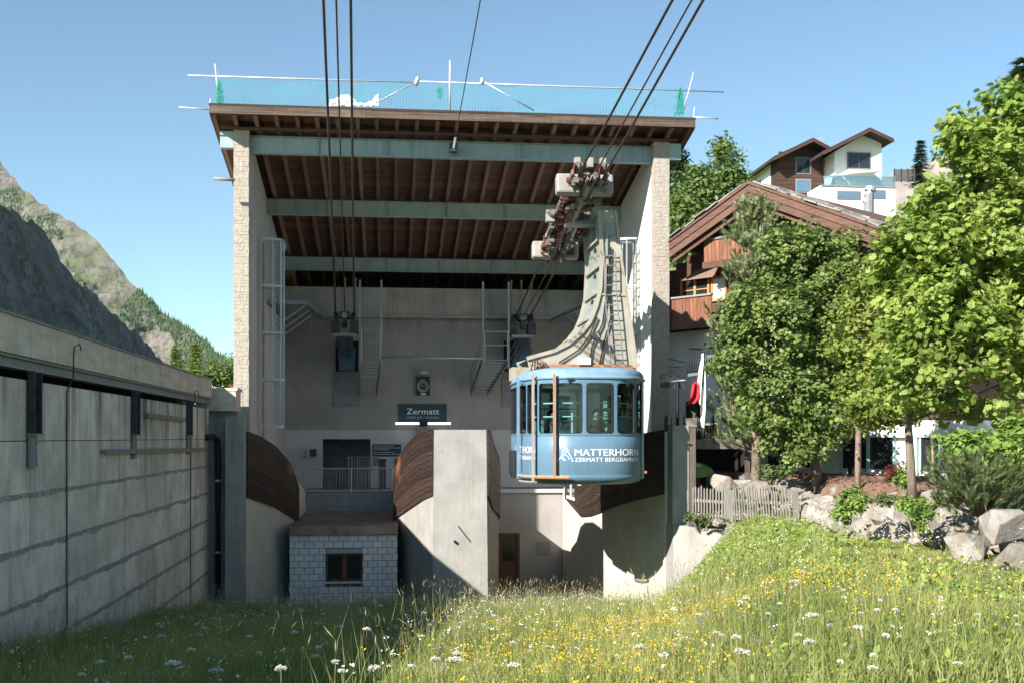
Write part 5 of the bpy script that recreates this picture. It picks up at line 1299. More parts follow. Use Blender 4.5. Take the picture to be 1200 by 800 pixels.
# terrace deck, its railing, furniture, canopy, flag
dk = thing('terrace', tuple(P(840, 517, 31.5)), 'raised timber terrace in the shade between hall and pine tree', 'terrace')
Yd = 31.25; zt0 = P(840, 514.5, Yd).z; xa_, xb_ = PX(803, Yd), PX(880, Yd)
for k in range(6): MB().box(xa_, xb_+.6, Yd+k*.3, Yd+k*.3+.285, zt0-.05, zt0).build('deck_plank', 'old_wood', dk)
MB().box(xa_, xb_+.6, Yd-.06, Yd-.004, zt0-.26, zt0+.01).build('edge_beam', 'straw_wood' if 'straw_wood' in M else 'old_wood', dk)
for px in (806, 878): MB().box(PX(px, Yd)-.06, PX(px, Yd)+.06, Yd+.1, Yd+.22, -1.3, zt0-.051).build('post', 'old_wood_dark', dk)
MB().bar(P(800, 548, Yd+1), P(812, 527, Yd+1), .1, .1).build('strut', 'old_wood', dk); MB().bar(P(812, 548, Yd+1), P(804, 527, Yd+1), .1, .1).build('strut', 'old_wood', dk)
tr = thing('terrace_railing', tuple(P(840, 515, Yd)), 'black iron railing along the front edge of the terrace', 'railing')
MB().tube([P(778, 498, Yd), P(836, 499, Yd)], .02, 6).tube([P(778, 513, Yd), P(878, 513, Yd)], .016, 6).build('rail', 'iron_black', tr)
for k in range(30):
    a = lerp(779, 836, k/29); MB().tube([P(a, 498 if k % 4 else 488, Yd), P(a+(.8 if k % 2 else -.8), 505, Yd-.06), P(a, 513, Yd)], .012, 4).build('bar', 'iron_black', tr)
for a in (781, 802, 836): MB().tube([P(a, 486, Yd), P(a, 515, Yd)], .03, 6).build('post', 'iron_black', tr)
cnp = thing('canopy', tuple(P(788, 452, 31.8)), 'grey fringed canopy beside the hall pillar on the terrace', 'canopy')
MB().add([P(774, 447, 31.8), P(803, 446, 31.8), P(806, 442, 33), P(777, 443, 33)], [(0, 1, 2, 3)]).build('cloth', 'render_pale', cnp)
for k in range(14): a = 774+k*2.1; MB().add([P(a, 447, 31.78), P(a+1.9, 447, 31.78), P(a+1.9, 453.5+(k % 2), 31.78), P(a+.9, 455, 31.78), P(a, 453.5, 31.78)], [(0, 1, 2, 3, 4)]).build('fringe', 'steel_dark', cnp)
MB().tube([P(794, 446, 31.75), P(794, 513, 31.75)], .05, 8).build('pole', 'iron_black', cnp)
fg = thing('flag', tuple(P(824, 515, 31.05)), 'red and white flag hanging limp from a dark pole on the terrace', 'flag')
MB().tube([P(825.5, 513, 31.05), P(824, 412, 31.05)], .035, 6).build('pole', 'iron_black', fg)
def cloth(pts0, pts1, m, name, seed):
    mb = MB(); n_ = 14
    for i in range(n_+1):
        w = i/n_; a = [np.interp(w, np.linspace(0, 1, len(pts0)), [p[q] for p in pts0]) for q in (0, 1)]; b = [np.interp(w, np.linspace(0, 1, len(pts1)), [p[q] for p in pts1]) for q in (0, 1)]
        for k in range(7):
            v = k/6; p = P(lerp(a[0], b[0], v), lerp(a[1], b[1], v), 30.98); p.y += .10*math.sin(v*9+w*3+seed); mb.v.append(p)
    mb.f = [(i*7+k, (i+1)*7+k, (i+1)*7+k+1, i*7+k+1) for i in range(n_) for k in range(6)]
    mb.build(name, m, fg, smooth=True, fix=False)
cloth([(822, 415), (820, 432), (818, 452), (819, 470)], [(825, 412), (826, 440), (826, 468), (824, 512)], 'curtain', 'white_cloth', 0)
cloth([(812, 449), (810, 458), (808, 466), (804, 475)], [(816, 446), (820, 458), (821, 466), (819, 470)], 'flag_red', 'red_cloth', 2)
chr_ = thing('terrace_chair', tuple(P(836, 514, 31.9)), 'pale slatted chair on the terrace behind the railing', 'chair')
MB().box(PX(830, 31.9), PX(841, 31.9), 31.9, 32.3, zt0+.42, zt0+.46).build('seat', 'render_pale', chr_)
MB().add([P(830, 507, 31.88), P(841, 507, 31.88), P(842, 496, 31.8), P(831, 496, 31.8), P(830, 507, 31.92), P(841, 507, 31.92), P(842, 496, 31.84), P(831, 496, 31.84)], [(3,2,1,0),(4,5,6,7),(0,1,5,4),(1,2,6,5),(2,3,7,6),(3,0,4,7)]).build('backrest', 'render_pale', chr_)
for px in (830.5, 840.5):
    for dy in (0, .42): MB().tube([(PX(px, 31.9), 31.9+dy, zt0), (PX(px, 31.9), 31.9+dy, zt0+.42)], .018, 5).build('leg', 'galv', chr_)
bc = MB(); n_ = 14                                                   # covered boat-shaped heap
for i in range(n_+1):
    w = i/n_; c_ = P(lerp(788, 836, w), lerp(556, 551, w), 31.6); hw_ = .55*math.sin(math.pi*min(1, .12+w*.86))**.7
    for k in range(9): a = math.pi*k/8; bc.v.append((c_.x, c_.y+hw_*math.cos(a), c_.z-.12+.42*math.sin(a)*(math.sin(math.pi*(.1+.85*w))**.6)+.03*mnoise.noise((i, k, 1))))
bc.f = [(i*9+k, (i+1)*9+k, (i+1)*9+k+1, i*9+k+1) for i in range(n_) for k in range(8)]
bt = thing('covered_boat', tuple(P(812, 566, 31.6)), 'object under a green and white cover below the terrace', 'covered heap')
ob = bc.build('cover', ['tarp_green', 'tarp'], bt, smooth=True)
for p in ob.data.polygons: p.material_index = 1 if p.center.z > .42 and p.center.x < .2 else 0
for px in (796, 826): MB().box(PX(px, 31.6)-.05, PX(px, 31.6)+.05, 31.3, 31.9, -2.1, P(px, 557, 31.6).z).build('trestle', 'old_wood_dark', bt)

# ------------------------------------------------------------------ white house on the hill
hs_ = thing('hillside_house', tuple(P(985, 236, 112)), 'modern white and brown wooden house high on the hillside', 'house')
def WP(px, y): return PX(px, y)
def gable(mb, x0, x1, y0, y1, zb, ze0, ze1, xp, zp):
    lp = [(x0, y0, zb), (x1, y0, zb), (x1, y0, ze1), (xp, y0, zp), (x0, y0, ze0)]
    mb.extr(lp, (0, y1-y0, 0)); return mb
Yh = 110; xA, xB, xP = PX(912, Yh), PX(964, Yh), PX(946, Yh); zA = PZ(912, 186, Yh); zB = PZ(964, 181, Yh); zPk = PZ(946, 170, Yh); zg = 16
gable(MB(), xA, xB, Yh, 122, zg, zA, zB, xP, zPk).build('wood_block', 'house_wood', hs_)
zq = PZ(930, 238, Yh)
while zq < zA+.6:                                                   # cladding boards on the wooden front
    MB().box(xA+.02, xB-.02, Yh-.05, Yh-.003, zq, zq+.33).build('cladding_board', 'house_wood', hs_); zq += .36
MB().box(xA-.08, xA-.003, Yh+2.2, 121.8, zg, zA-.1).build('white_side', 'house_white', hs_)
def roof2(x0, xp, x1, z0, zp, z1, y0, y1, th=.28):
    for a, za, b, zb in ((x0, z0, xp, zp), (xp, zp, x1, z1)):
        o = MB().extr([(a, y0, za), (b, y0, zb), (b, y0, zb+th), (a, y0, za+th)], (0, y1-y0, 0)).build('roof', 'house_roof', hs_)
        MB().extr([(a, y0-.07, za-.12), (b, y0-.07, zb-.12), (b, y0-.07, zb+th*.5), (a, y0-.07, za+th*.5)], (0, .06, 0)).build('barge_board', 'house_wood', o)
s1 = (zPk-zA)/(xP-xA)
roof2(xA-1.0, xP, xB+.3, zA-1.0*s1, zPk+.02, zB+.0, Yh-1.6, 123)
Y2_ = 107.5; xC, xD, xQ = PX(978, Y2_), PX(1033, Y2_), PX(1011, Y2_); zC = PZ(978, 178, Y2_); zD = PZ(1033, 168, Y2_); zQ = PZ(1011, 159, Y2_)
gable(MB(), xC, xD, Y2_, 121, zg, zC, zD, xQ, zQ).build('white_block', 'house_white', hs_)
roof2(PX(964, Y2_-1.4), xQ, PX(1046, Y2_-1.4), PZ(964, 181, Y2_-1.4), zQ+.05, PZ(1046, 167, Y2_-1.4), Y2_-1.7, 122)
MB().box(xB, xC, Yh+1.2, 120, zg, zB-.3).build('stair_block', 'house_white', hs_)
MB().box(PX(965, Yh+1.1), PX(972, Yh+1.1), Yh+1.1, Yh+1.19, PZ(968, 206, Yh), PZ(968, 184, Yh)).build('window', 'pane_sky', hs_)
Yt = 104.0; xE, xF_ = PX(962, Yt), PX(1049, Yt); zt_ = PZ(1000, 218, Yt)
MB().box(xE, xF_, Yt, Y2_-.01, zg-1, zt_).build('terrace_block', 'house_white', hs_)
MB().box(xE, xF_+.1, Yt-.1, Yt+.0-.003, zt_-.12, zt_+.02).build('terrace_edge', 'plate_grey', hs_)
for k in range(6):
    a, b = lerp(xE+.2, xF_, k/6), lerp(xE+.2, xF_, (k+1)/6)
    MB().box(a+.03, b-.03, Yt+.05, Yt+.07, zt_+.05, zt_+.95).build('glass_panel', 'balcony_glass', hs_); MB().box(b-.03, b+.03, Yt+.04, Yt+.08, zt_+.02, zt_+1).build('baluster', 'galv_dark', hs_)
def hwin(a, b, t_, bt_, y, n_=2, pane='pane_sky'):
    x0, x1, z0, z1 = PX(a, y), PX(b, y), PZ(a, bt_, y), PZ(a, t_, y)
    f = MB().box(x0-.1, x1+.1, y-.09, y-.051, z0-.1, z1+.1).build('window', 'plate_grey', hs_)
    for k in range(n_): MB().box(lerp(x0, x1, k/n_)+.03, lerp(x0, x1, (k+1)/n_)-.03, y-.12, y-.091, z0, z1).build('pane', pane, f)
hwin(933, 949, 186, 203, Yh, 2, 'pane_dark'); hwin(933, 949, 211, 225, Yh, 2); hwin(993.5, 1019, 180, 197, Y2_, 2, 'pane_dark'); hwin(981.5, 1007, 225, 232.5, Yt, 3); hwin(1021, 1036, 224, 231.5, Yt, 2)
xw_ = xA-.08; f = MB().box(xw_-.06, xw_-.003, 115, 118, zA-2.6, zA-1.0).build('window', 'pane_dark', hs_)
for a, b, ya, z_ in ((997, 1035, 105.2, 199), (975, 994, 105.6, 203)):
    o = MB().add([(PX(a, ya), ya, PZ(a, z_+3, ya)), (PX(b, ya), ya, PZ(b, z_, ya)), (PX(b, ya), ya+2.2, PZ(b, z_-3, ya)), (PX(a, ya), ya+2.2, PZ(a, z_-2, ya))], [(0, 1, 2, 3)]).build('awning', 'awning', hs_); so = o.modifiers.new('t', 'SOLIDIFY'); so.thickness = .15
MB().box(PX(957, 115), PX(960, 115), 114, 114.6, zB, PZ(958, 163, 115)).build('chimney', 'galv', hs_)
chm = thing('chimney_pot', tuple(P(1018, 240, 60)), 'grey roof cowl chimney rising behind the chalet ridge', 'chimney')
MB().cyl(P(1018, 239, 60), (0, 0, 1), .28, 1.0, 10).build('stack', 'plate_grey', chm); MB().cyl(P(1018, 229, 60), (.4, 0, 1), .2, .9, 10).build('cowl', 'galv', chm); MB().cyl(P(1020, 222, 60), (.2, 0, 1), .32, .2, 10).build('cap', 'galv', chm)
vf = thing('trampoline_net', tuple(P(1062, 214, 112)), 'dark safety net frame standing right of the hillside house', 'net frame')
for px in (1048, 1056, 1064, 1072): MB().tube([P(px, 214, 112), P(px, 198, 112)], .08, 5).build('post', 'steel_dark', vf)
nm = MB()
for k in range(30): nm.bar(P(1048+k*.83, 213, 112), P(1048+k*.83, 199, 112), .03, .03)
for k in range(12): nm.bar(P(1048, 199+k*1.2, 112), P(1072, 199+k*1.2, 112), .03, .03)
tag(nm.build('mesh', 'steel_dark', vf), kind='stuff')
# far building bits on the left behind the corner block
fb = thing('far_house', tuple(P(268, 458, 75)), 'white-roofed little house far behind the left wall end', 'house')
MB().box(PX(245, 75), PX(272, 75), 75, 82, -4, PZ(255, 454, 75)).build('wall', 'house_white', fb); MB().box(PX(242, 74.5), PX(273, 74.5), 74.5, 82.5, PZ(255, 454, 74.5), PZ(255, 449, 74.5)).build('roof', 'house_white', fb)
MB().box(PX(262, 73), PX(277, 73), 73, 74.2, PZ(270, 462, 73), PZ(270, 447, 73)).build('porch', 'chalet_red', fb)
for px, top in ((267.5, 438), (273.5, 428)): MB().tube([P(px, 450, 74), P(px, top, 74)], .12, 8).build('chimney', 'galv_dark', fb)

# ------------------------------------------------------------------ picket fence
def fence(a, b, n_, z_base, h, lean, label, posts):
    t = thing('picket_fence', ((a[0]+b[0])/2, (a[1]+b[1])/2, z_base), label, 'fence')
    d = Vector((b[0]-a[0], b[1]-a[1], 0)); u = d.normalized(); nn = Vector((u.y, -u.x, 0)); first_ = None
    def q(w, z, off=0): return Vector((a[0], a[1], 0))+d*w+nn*(off+lean*(z-z_base))+Vector((lean*.5*(z-z_base)*u.x, lean*.5*(z-z_base)*u.y, z))
    for k in range(n_):
        w = (k+.5)/n_; hh = h*random.uniform(.95, 1.05); dz = random.uniform(-.03, .03); jit = random.uniform(-.012, .012)
        p0, p1 = q(w, z_base+dz), q(w+jit, z_base+hh); w_ = u*.021; tt = nn*.012
        mb = MB(); mb.add([p0-w_-tt, p0+w_-tt, p1+w_-tt, p1-tt+Vector((0, 0, .05)), p1-w_-tt, p0-w_+tt, p0+w_+tt, p1+w_+tt, p1+tt+Vector((0, 0, .05)), p1-w_+tt],
                          [(0, 1, 2, 3, 4), (9, 8, 7, 6, 5), (0, 5, 6, 1), (1, 6, 7, 2), (2, 7, 8, 3), (3, 8, 9, 4), (4, 9, 5, 0)])
        mb.build('picket', 'old_wood', t)
    for z in (.18, .62): MB().bar(q(-.01, z_base+h*z, -.05), q(1.01, z_base+h*z, -.05), .05, .08).build('rail', 'old_wood', t)
    for w, wd in posts: MB().bar(q(w, z_base-.5, -.12), q(w, z_base+h*1.0, -.12), wd, wd).build('post', 'old_wood', t)
    return t
fence((PX(804, 30.6), 30.6), (PX(848, 29.4), 29.4), 13, -2.22, .85, 0.0, 'short grey picket fence upright beside the dark timber post', [(1.03, .22)])
fence((PX(860, 29.3), 29.3), (PX(928, 27.3), 27.3), 21, -2.15, .85, .14, 'leaning grey picket fence ending in a tilted post by the boulders', [(1.02, .12)])

# ------------------------------------------------------------------ boulder wall
rkw = thing('boulder_wall', (9.4, 20, -1.9), 'rough boulder wall holding the soil bank on the right', 'rock wall')
def boulder(seed):
    r_ = random.Random(seed); bm = bmesh.new()
    for k in range(17):
        v = Vector((r_.gauss(0, 1), r_.gauss(0, 1), r_.gauss(0, 1))).normalized(); v = Vector((math.copysign(abs(v.x)**.7, v.x), math.copysign(abs(v.y)**.7, v.y), math.copysign(abs(v.z)**.7, v.z)))*r_.uniform(.85, 1.05); bm.verts.new(v*.55)
    res = bmesh.ops.convex_hull(bm, input=bm.verts); bmesh.ops.delete(bm, geom=[e for e in res['geom_interior'] if isinstance(e, bmesh.types.BMVert)], context='VERTS')
    bmesh.ops.dissolve_limit(bm, angle_limit=R(12), verts=bm.verts, edges=bm.edges)
    bmesh.ops.bevel(bm, geom=bm.edges[:], offset=.02, segments=1, affect='EDGES')
    for v in bm.verts: v.co += v.co.normalized()*.035*mnoise.noise(v.co*7+Vector((seed, 0, 0)))
    me = bpy.data.meshes.new('boulder'); bm.to_mesh(me); bm.free(); me.materials.append(M['stone_pale'])
    o = bpy.data.objects.new('boulder', me); return o
BO = [boulder(100+k) for k in range(10)]
random.seed(21); used_ = set()
def put(x, y, z, sx, sy, sz, rz=None, i=None):
    i = random.randrange(10) if i is None else i
    o = BO[i] if i not in used_ else BO[i].copy()
    used_.add(i); COL.objects.link(o); o.parent = rkw; o.location = Vector((x, y, z))-ROOT[rkw.name]; o.scale = (sx, sy, sz); o.rotation_euler = (random.uniform(-.15, .15), random.uniform(-.15, .15), random.uniform(-.5, .5)+(rz or 0))
y = 11.8
while y < 31.5:
    sz = random.uniform(.5, .88)
    x = rock_x(y); gz = H(x-.3, y)
    put(x+random.uniform(-.08, .12), y, gz+.26, sz*random.uniform(.8, 1), sz*1.1, sz*random.uniform(.62, .8))
    put(x+.30+random.uniform(-.05, .15), y+random.uniform(.1, .4), gz+.52+random.uniform(-.06, .08), sz*.9, sz*random.uniform(.8, 1.15), sz*random.uniform(.5, .7))
    if random.random() < .7: put(x+.05+random.uniform(-.1, .1), y+.45, gz+.1, .42, .5, .34)
    if random.random() < .6: put(x+.60+random.uniform(0, .3), y+random.uniform(-.2, .4), gz+.80, .62*sz, .8*sz, .48*sz)
    put(x+.12+random.uniform(-.1, .1), y+random.uniform(-.1, .3), gz+.46, sz*.7, sz*.8, sz*.5)
    y += sz*.80
c_ = P(1172, 622, 15.2); put(c_.x+.25, c_.y+.35, c_.z+.0, .70, .62, .66, .3, 3); c_ = P(1190, 655, 14.8); put(c_.x+.1, c_.y+.2, c_.z, .6, .55, .45); c_ = P(1128, 640, 16); put(c_.x+.2, c_.y+.3, c_.z-.05, .62, .6, .5, .2, 5)
for px, py, Y_, s_ in ((848, 566, 31.0, .85), (868, 572, 31.2, .9), (893, 575, 30.4, 1.0), (920, 572, 29.8, .95), (940, 578, 29.4, .9), (842, 612, 29.3, .35), (880, 560, 32, .8), (1100, 420+140, 21, .45)):
    c_ = P(px, py, Y_); put(c_.x, c_.y, c_.z, s_, s_*.9, s_*.62)
# soil clods and litter on the bank
lt = MB(); random.seed(5)
V_ = []; F_ = []
for k in range(2600):
    y = random.uniform(14, 33); x = rock_x(y)+.5+random.random()**1.5*6; z = H(x, y); r_ = random.uniform(.015, .06); o = len(V_)
    for q in range(3): a = random.random()*6.28; V_.append((x+r_*math.cos(a), y+r_*math.sin(a), z+random.uniform(0, r_)))
    V_.append((x, y, z+r_)); F_ += [(o, o+1, o+3), (o+1, o+2, o+3), (o+2, o, o+3)]
tag(add_mesh('soil_clods', V_, F_, 'soil', nper=3), kind='stuff')

# ------------------------------------------------------------------ trees
def rot_frames(nrm, r):
    """tangent frames with random spin for an array of unit normals"""
    ref = np.where(np.abs(nrm[:, 2:3]) < .9, np.array([[0, 0, 1.0]]), np.array([[0, 1.0, 0]]))
    t = np.cross(nrm, ref); t /= np.linalg.norm(t, axis=1, keepdims=True); b = np.cross(nrm, t); a = r.uniform(0, 6.283, len(nrm))[:, None]
    return t*np.cos(a)+b*np.sin(a), -t*np.sin(a)+b*np.cos(a)
_mh = [(.16, -.36), (.40, -.34), (.36, -.12), (.56, .06), (.36, .16), (.34, .36), (.15, .30)]
MAPLE = np.array([(0, -.46)]+_mh+[(0, .60)]+[(-a, b) for a, b in _mh[::-1]])
OVAL = np.array([(0, -.55), (.30, -.1), (.22, .3), (0, .6), (-.22, .3), (-.30, -.1)])
QUADL = np.array([(0, -.6), (.36, 0), (0, .6), (-.36, 0)])
def leaves(C, N, size, shape, r, cup=.12):
    t, b = rot_frames(N, r); k = len(shape); s_ = np.asarray(size)[:, None, None]
    px = shape[None, :, 0:1]; py = shape[None, :, 1:2]
    Vv = C[:, None, :]+s_*(px*t[:, None, :]+py*b[:, None, :]-cup*(px**2+py**2)*N[:, None, :]*2)
    return Vv.reshape(-1, 3), np.arange(len(C)*k).reshape(-1, k)
def crown_points(blobs, nclump, per, r, clump_r, shell=.55):
    """clumps of leaves through the volume of overlapping ellipsoids, mostly near the outside"""
    C = []; Nn = []; heads = []
    w = np.array([b[3]*b[4]*b[5] for b in blobs])**.67; w /= w.sum()
    for k in range(nclump):
        b = blobs[r.choice(len(blobs), p=w)]; d = r.normal(size=3); d /= np.linalg.norm(d); rad = (shell+(1-shell)*r.random())**.6*r.uniform(.76, 1.18)
        h = np.array(b[:3])+d*rad*np.array(b[3:6]); heads.append(h); cr = clump_r*r.uniform(.6, 1.35); n_ = int(per*r.uniform(.6, 1.4))
        o = r.normal(size=(n_, 3)); o /= np.linalg.norm(o, axis=1, keepdims=True); o *= (r.random((n_, 1))**.45)*cr; o[:, 2] *= .75
        C.append(h+o); nn = d*.55+np.array([0, 0, .75])+r.normal(size=(n_, 3))*.55; Nn.append(nn)
    C = np.concatenate(C); Nn = np.concatenate(Nn); Nn /= np.linalg.norm(Nn, axis=1, keepdims=True)
    return C, Nn, heads
def pblob(px, py, Y, rx, rz, ry=None):
    c = P(px, py, Y); d = (c.x*math.sin(YAW)+c.y*math.cos(YAW))/F; return (c.x, c.y, c.z, rx*d, (ry or (rx+rz)/2)*d, rz*d)
def tree(name, label, base, trunk_pts, blobs, leaf, lsize, nclump, per, clump_r, shape, seed, bark='bark', r0=.16, shell=.5, group=None, nlimb=26):
    r = np.random.default_rng(seed); t = thing(name, tuple(base), label, 'tree', group)
    C, Nn, heads = crown_points(blobs, nclump, per, r, clump_r, shell)
    tp = [Vector(base)-Vector((0, 0, .3))]+[Vector(p) for p in trunk_pts]; n_ = len(tp)
    tk = MB().tube(tp, [lerp(r0, r0*.35, i/(n_-1)) for i in range(n_)], 9).build('trunk', bark, t, smooth=True)
    lb = MB(); hh = [heads[i] for i in r.choice(len(heads), min(nlimb, len(heads)), replace=False)]
    for h in hh:
        h = Vector(h); k = min(range(1, n_), key=lambda i: (tp[i]-h).length+max(0, (tp[i].z-h.z))*1.5); s_ = tp[k]
        mid = lerp(s_, h, .5)+Vector((0, 0, .12*(h-s_).length)); lb.tube([s_, mid, h], [r0*.32, r0*.2, r0*.06], 5, False)
    lb.build('limbs', bark, t)
    Vv, Fv = leaves(C, Nn, lsize*r.uniform(.45, 1.35, len(C)), shape, r)
    o = add_mesh('crown', Vv, Fv, leaf, t, tuple(base), nper=len(shape)); tag(o, kind='stuff'); return t
# big pale maple on the right
bM = P(1070, 579, 20.5)
tree('maple_tree', 'large bright green maple filling the right edge of the picture', bM,
     [P(1067, 540, 20.5), P(1064, 495, 20.5), P(1075, 430, 20.6), P(1105, 350, 20.8), P(1130, 260, 21), P(1155, 170, 21)],
     [pblob(1165, 300, 20.5, 95, 95), pblob(1200, 175, 20.5, 62, 62), pblob(1145, 205, 20.5, 40, 50), pblob(1100, 290, 20, 55, 55), pblob(1082, 385, 20, 52, 60), pblob(1150, 430, 19.6, 75, 65), pblob(1240, 330, 20.5, 110, 160), pblob(1075, 445, 19.8, 45, 42), pblob(1110, 350, 19.6, 60, 60), pblob(1182, 128, 20.5, 34, 34), pblob(1128, 165, 20.5, 26, 30), pblob(1055, 320, 20, 26, 60), pblob(1085, 235, 20.3, 25, 30)],
     'leaf_maple', .125, 900, 40, .31, MAPLE, 1, r0=.09, nlimb=40)
bD = P(958, 566, 29.0)
tree('maple_tree', 'dense dark green maple in the middle of the bank, left of the thin bare trunk', bD,
     [P(956, 545, 29), P(950, 500, 29), P(945, 440, 29.2), P(940, 380, 29.4), P(938, 310, 29.5)],
     [pblob(948, 312, 29.5, 62, 48), pblob(872, 360, 29.2, 28, 30), pblob(862, 415, 29, 26, 30), pblob(1000, 400, 29.3, 36, 46), pblob(930, 290, 29.3, 40, 26), pblob(912, 385, 29, 58, 55), pblob(970, 375, 29.5, 58, 65), pblob(910, 465, 28.6, 52, 46), pblob(958, 475, 28.6, 52, 52), pblob(990, 315, 30, 34, 44), pblob(940, 525, 28.4, 46, 20)],
     'leaf_maple_dark', .105, 760, 46, .32, MAPLE, 2, r0=.15)
bY = P(1005, 553, 25.0)
tree('young_tree', 'thin yellow-green tree with a straight bare trunk between the two maples', bY,
     [P(1006, 500, 25), P(1008, 440, 25), P(1010, 390, 25), P(1014, 330, 25)],
     [pblob(1025, 350, 25, 34, 52), pblob(1040, 425, 24.6, 36, 36), pblob(1000, 400, 25, 28, 30), pblob(1035, 478, 24, 44, 22), pblob(1005, 458, 24.6, 26, 22)],
     'leaf_yellowish', .095, 330, 32, .32, MAPLE, 3, bark='bark_pale', r0=.075, nlimb=30)
# hill trees behind the hall
for px, top, bot, Y_, w_, lab, sd, lf in ((848, 168, 275, 84, 26, 'pale drooping birch on the hill, right of the hall roof', 11, 'leaf_birch'), (818, 196, 280, 80, 24, 'mid green tree on the hill between hall and birch', 12, 'leaf_birch'), (793, 178, 285, 88, 20, 'dark conifer-like tree touching the hall pillar on the hill', 13, 'needle_dark'), (868, 205, 270, 92, 14, 'small tree on the hill half behind the chalet ridge', 14, 'leaf_birch'), (800, 232, 300, 74, 26, 'low bushy tree on the hill behind the chalet eave', 15, 'leaf_birch')):
    x_ = PX(px, Y_); b = Vector((x_, Y_, H(x_, Y_)-.3)); hgt = bot-top
    tree('hill_tree', lab, b, [P(px, bot-10, Y_), P(px, top+hgt*.5, Y_), P(px, top+hgt*.12, Y_)],
         [pblob(px, top+hgt*.32, Y_, w_*.62, hgt*.30), pblob(px-w_*.3, top+hgt*.58, Y_, w_*.75, hgt*.28), pblob(px+w_*.3, top+hgt*.55, Y_, w_*.7, hgt*.28), pblob(px, top+hgt*.82, Y_, w_, hgt*.25), pblob(px, top+hgt*.1, Y_, w_*.3, hgt*.12)],
         lf, .30, 260, 40, .95, QUADL, sd, r0=.25, group='trees on the hill', nlimb=14)
def conifer(name, label, base, h, rad, leaf, nlay, seed, nb=14, needle=.5, group=None):
    r = np.random.default_rng(seed); t = thing(name, tuple(base), label, 'tree', group)
    MB().tube([Vector(base)-Vector((0, 0, .5)), Vector(base)+Vector((0, 0, h))], [h*.018, .02], 7).build('trunk', 'bark', t)
    Vv = []; Fv = []
    for k in range(nlay):
        w = k/nlay; z = h*(.06+.93*w)+r.uniform(-.02, .02)*h; rr = rad*(1-w)**.85*r.uniform(.85, 1.1)
        for q in range(nb):
            a = r.uniform(0, 6.283); ln = rr*r.uniform(.6, 1.1); n_ = max(3, int(ln/needle*2.5))
            for i in range(n_):
                f = (i+.5)/n_; c = np.array((base[0]+ln*f*math.cos(a), base[1]+ln*f*math.sin(a), base[2]+z-ln*f*.32+.12*ln*f*f)); 
                for s_ in (-1, 1):
                    d = np.array((math.cos(a+s_*.8), math.sin(a+s_*.8), r.uniform(-.35, .1))); sd = np.array((-math.sin(a), math.cos(a), .25))*needle*.16; e = c+d*needle*r.uniform(.6, 1.1)*(1.15-f*.5)
                    o = len(Vv); Vv += [c-sd, c+sd, e]; Fv.append((o, o+1, o+2))
        top = np.array((base[0], base[1], base[2]+h*1.01))
    tag(add_mesh('crown', Vv, Fv, leaf, t, tuple(base), nper=3), kind='stuff'); return t
def base_at(px, py, Y): p = P(px, py, Y); return p
conifer('larch_tree', 'bright green larch above the left wall, the taller right one of the pair', P(229, 462, 60), (462-405)*60/F*1.05, 1.0, 'larch', 46, 5, 9, .30)
conifer('larch_tree', 'bright green larch above the left wall, left one of the pair', P(206, 458, 64), (458-405)*64/F, .95, 'larch', 42, 6, 9, .30)
conifer('larch_tree', 'tiny larch tip peeking over the left wall, far left of the pair', P(180, 450, 66), (450-422)*66/F, .4, 'larch', 12, 7, 8, .3)
conifer('spruce_tree', 'dark spruce on the hill right of the white house', P(1080, 216, 118), (216-163)*122/F, 1.5, 'needle_dark', 26, 8, 13, .7)
conifer('spruce_tree', 'dark spruce tip at the upper right edge above the maple', P(1200, 260, 44), (260-68)*48/F, 1.9, 'needle_dark', 34, 9, 16, .6)
# wild shrubs by the far house
def shrub(name, label, blobs, leaf, lsize, nclump, per, cr, shape, seed, cat='shrub', group=None, stems=8):
    r = np.random.default_rng(seed); c = np.mean([b[:3] for b in blobs], axis=0); zb = min(b[2]-b[5] for b in blobs); t = thing(name, (c[0], c[1], zb), label, cat, group)
    C, Nn, heads = crown_points(blobs, nclump, per, r, cr, .35)
    s_ = MB()
    for i in r.choice(len(heads), min(stems, len(heads)), replace=False): h = Vector(heads[i]); s_.tube([(c[0]+(h.x-c[0])*.25, c[1]+(h.y-c[1])*.25, zb-.1), lerp(Vector((c[0], c[1], zb)), h, .6), h], [.02, .014, .006], 4, False)
    s_.build('stems', 'bark', t)
    Vv, Fv = leaves(C, Nn, lsize*r.uniform(.6, 1.25, len(C)), shape, r); tag(add_mesh('foliage', Vv, Fv, leaf, t, (c[0], c[1], zb), nper=len(shape)), kind='stuff'); return t
shrub('shrub', 'pale round shrub below the mountain beside the larches', [pblob(258, 436, 66, 15, 18), pblob(246, 444, 66, 10, 12), pblob(272, 432, 68, 10, 16)], 'leaf_birch', .15, 110, 34, .5, QUADL, 31)
shrub('shrub', 'light leafy shrub behind the dark bush at the right edge', [pblob(1155, 530, 17.2, 45, 26), pblob(1195, 545, 17, 35, 28), pblob(1125, 525, 17.5, 22, 18), pblob(1200, 505, 17.5, 30, 20)], 'shrub_leaf', .10, 190, 30, .22, OVAL, 32)
shrub('shrub', 'small bright green shrub growing between boulders below the thin tree', [pblob(1000, 585, 20, 18, 15), pblob(985, 598, 20, 14, 10)], 'shrub_leaf', .07, 60, 26, .13, OVAL, 33)
shrub('shrub', 'low green plant at the foot of the dark maple', [pblob(905, 553, 27.5, 20, 10)], 'needle_bush', .07, 30, 24, .16, OVAL, 34)
shrub('shrub', 'dark red-leaved small shrub on the soil bank left of the leaning trunk', [pblob(1045, 553, 21.2, 9, 8), pblob(1052, 558, 21, 7, 6)], 'red_leaf', .06, 30, 26, .1, OVAL, 35)
shrub('shrub', 'slim green shrub on the soil beside the leaning maple trunk', [pblob(1060, 556, 20.8, 8, 18)], 'shrub_leaf', .07, 26, 22, .1, OVAL, 36)
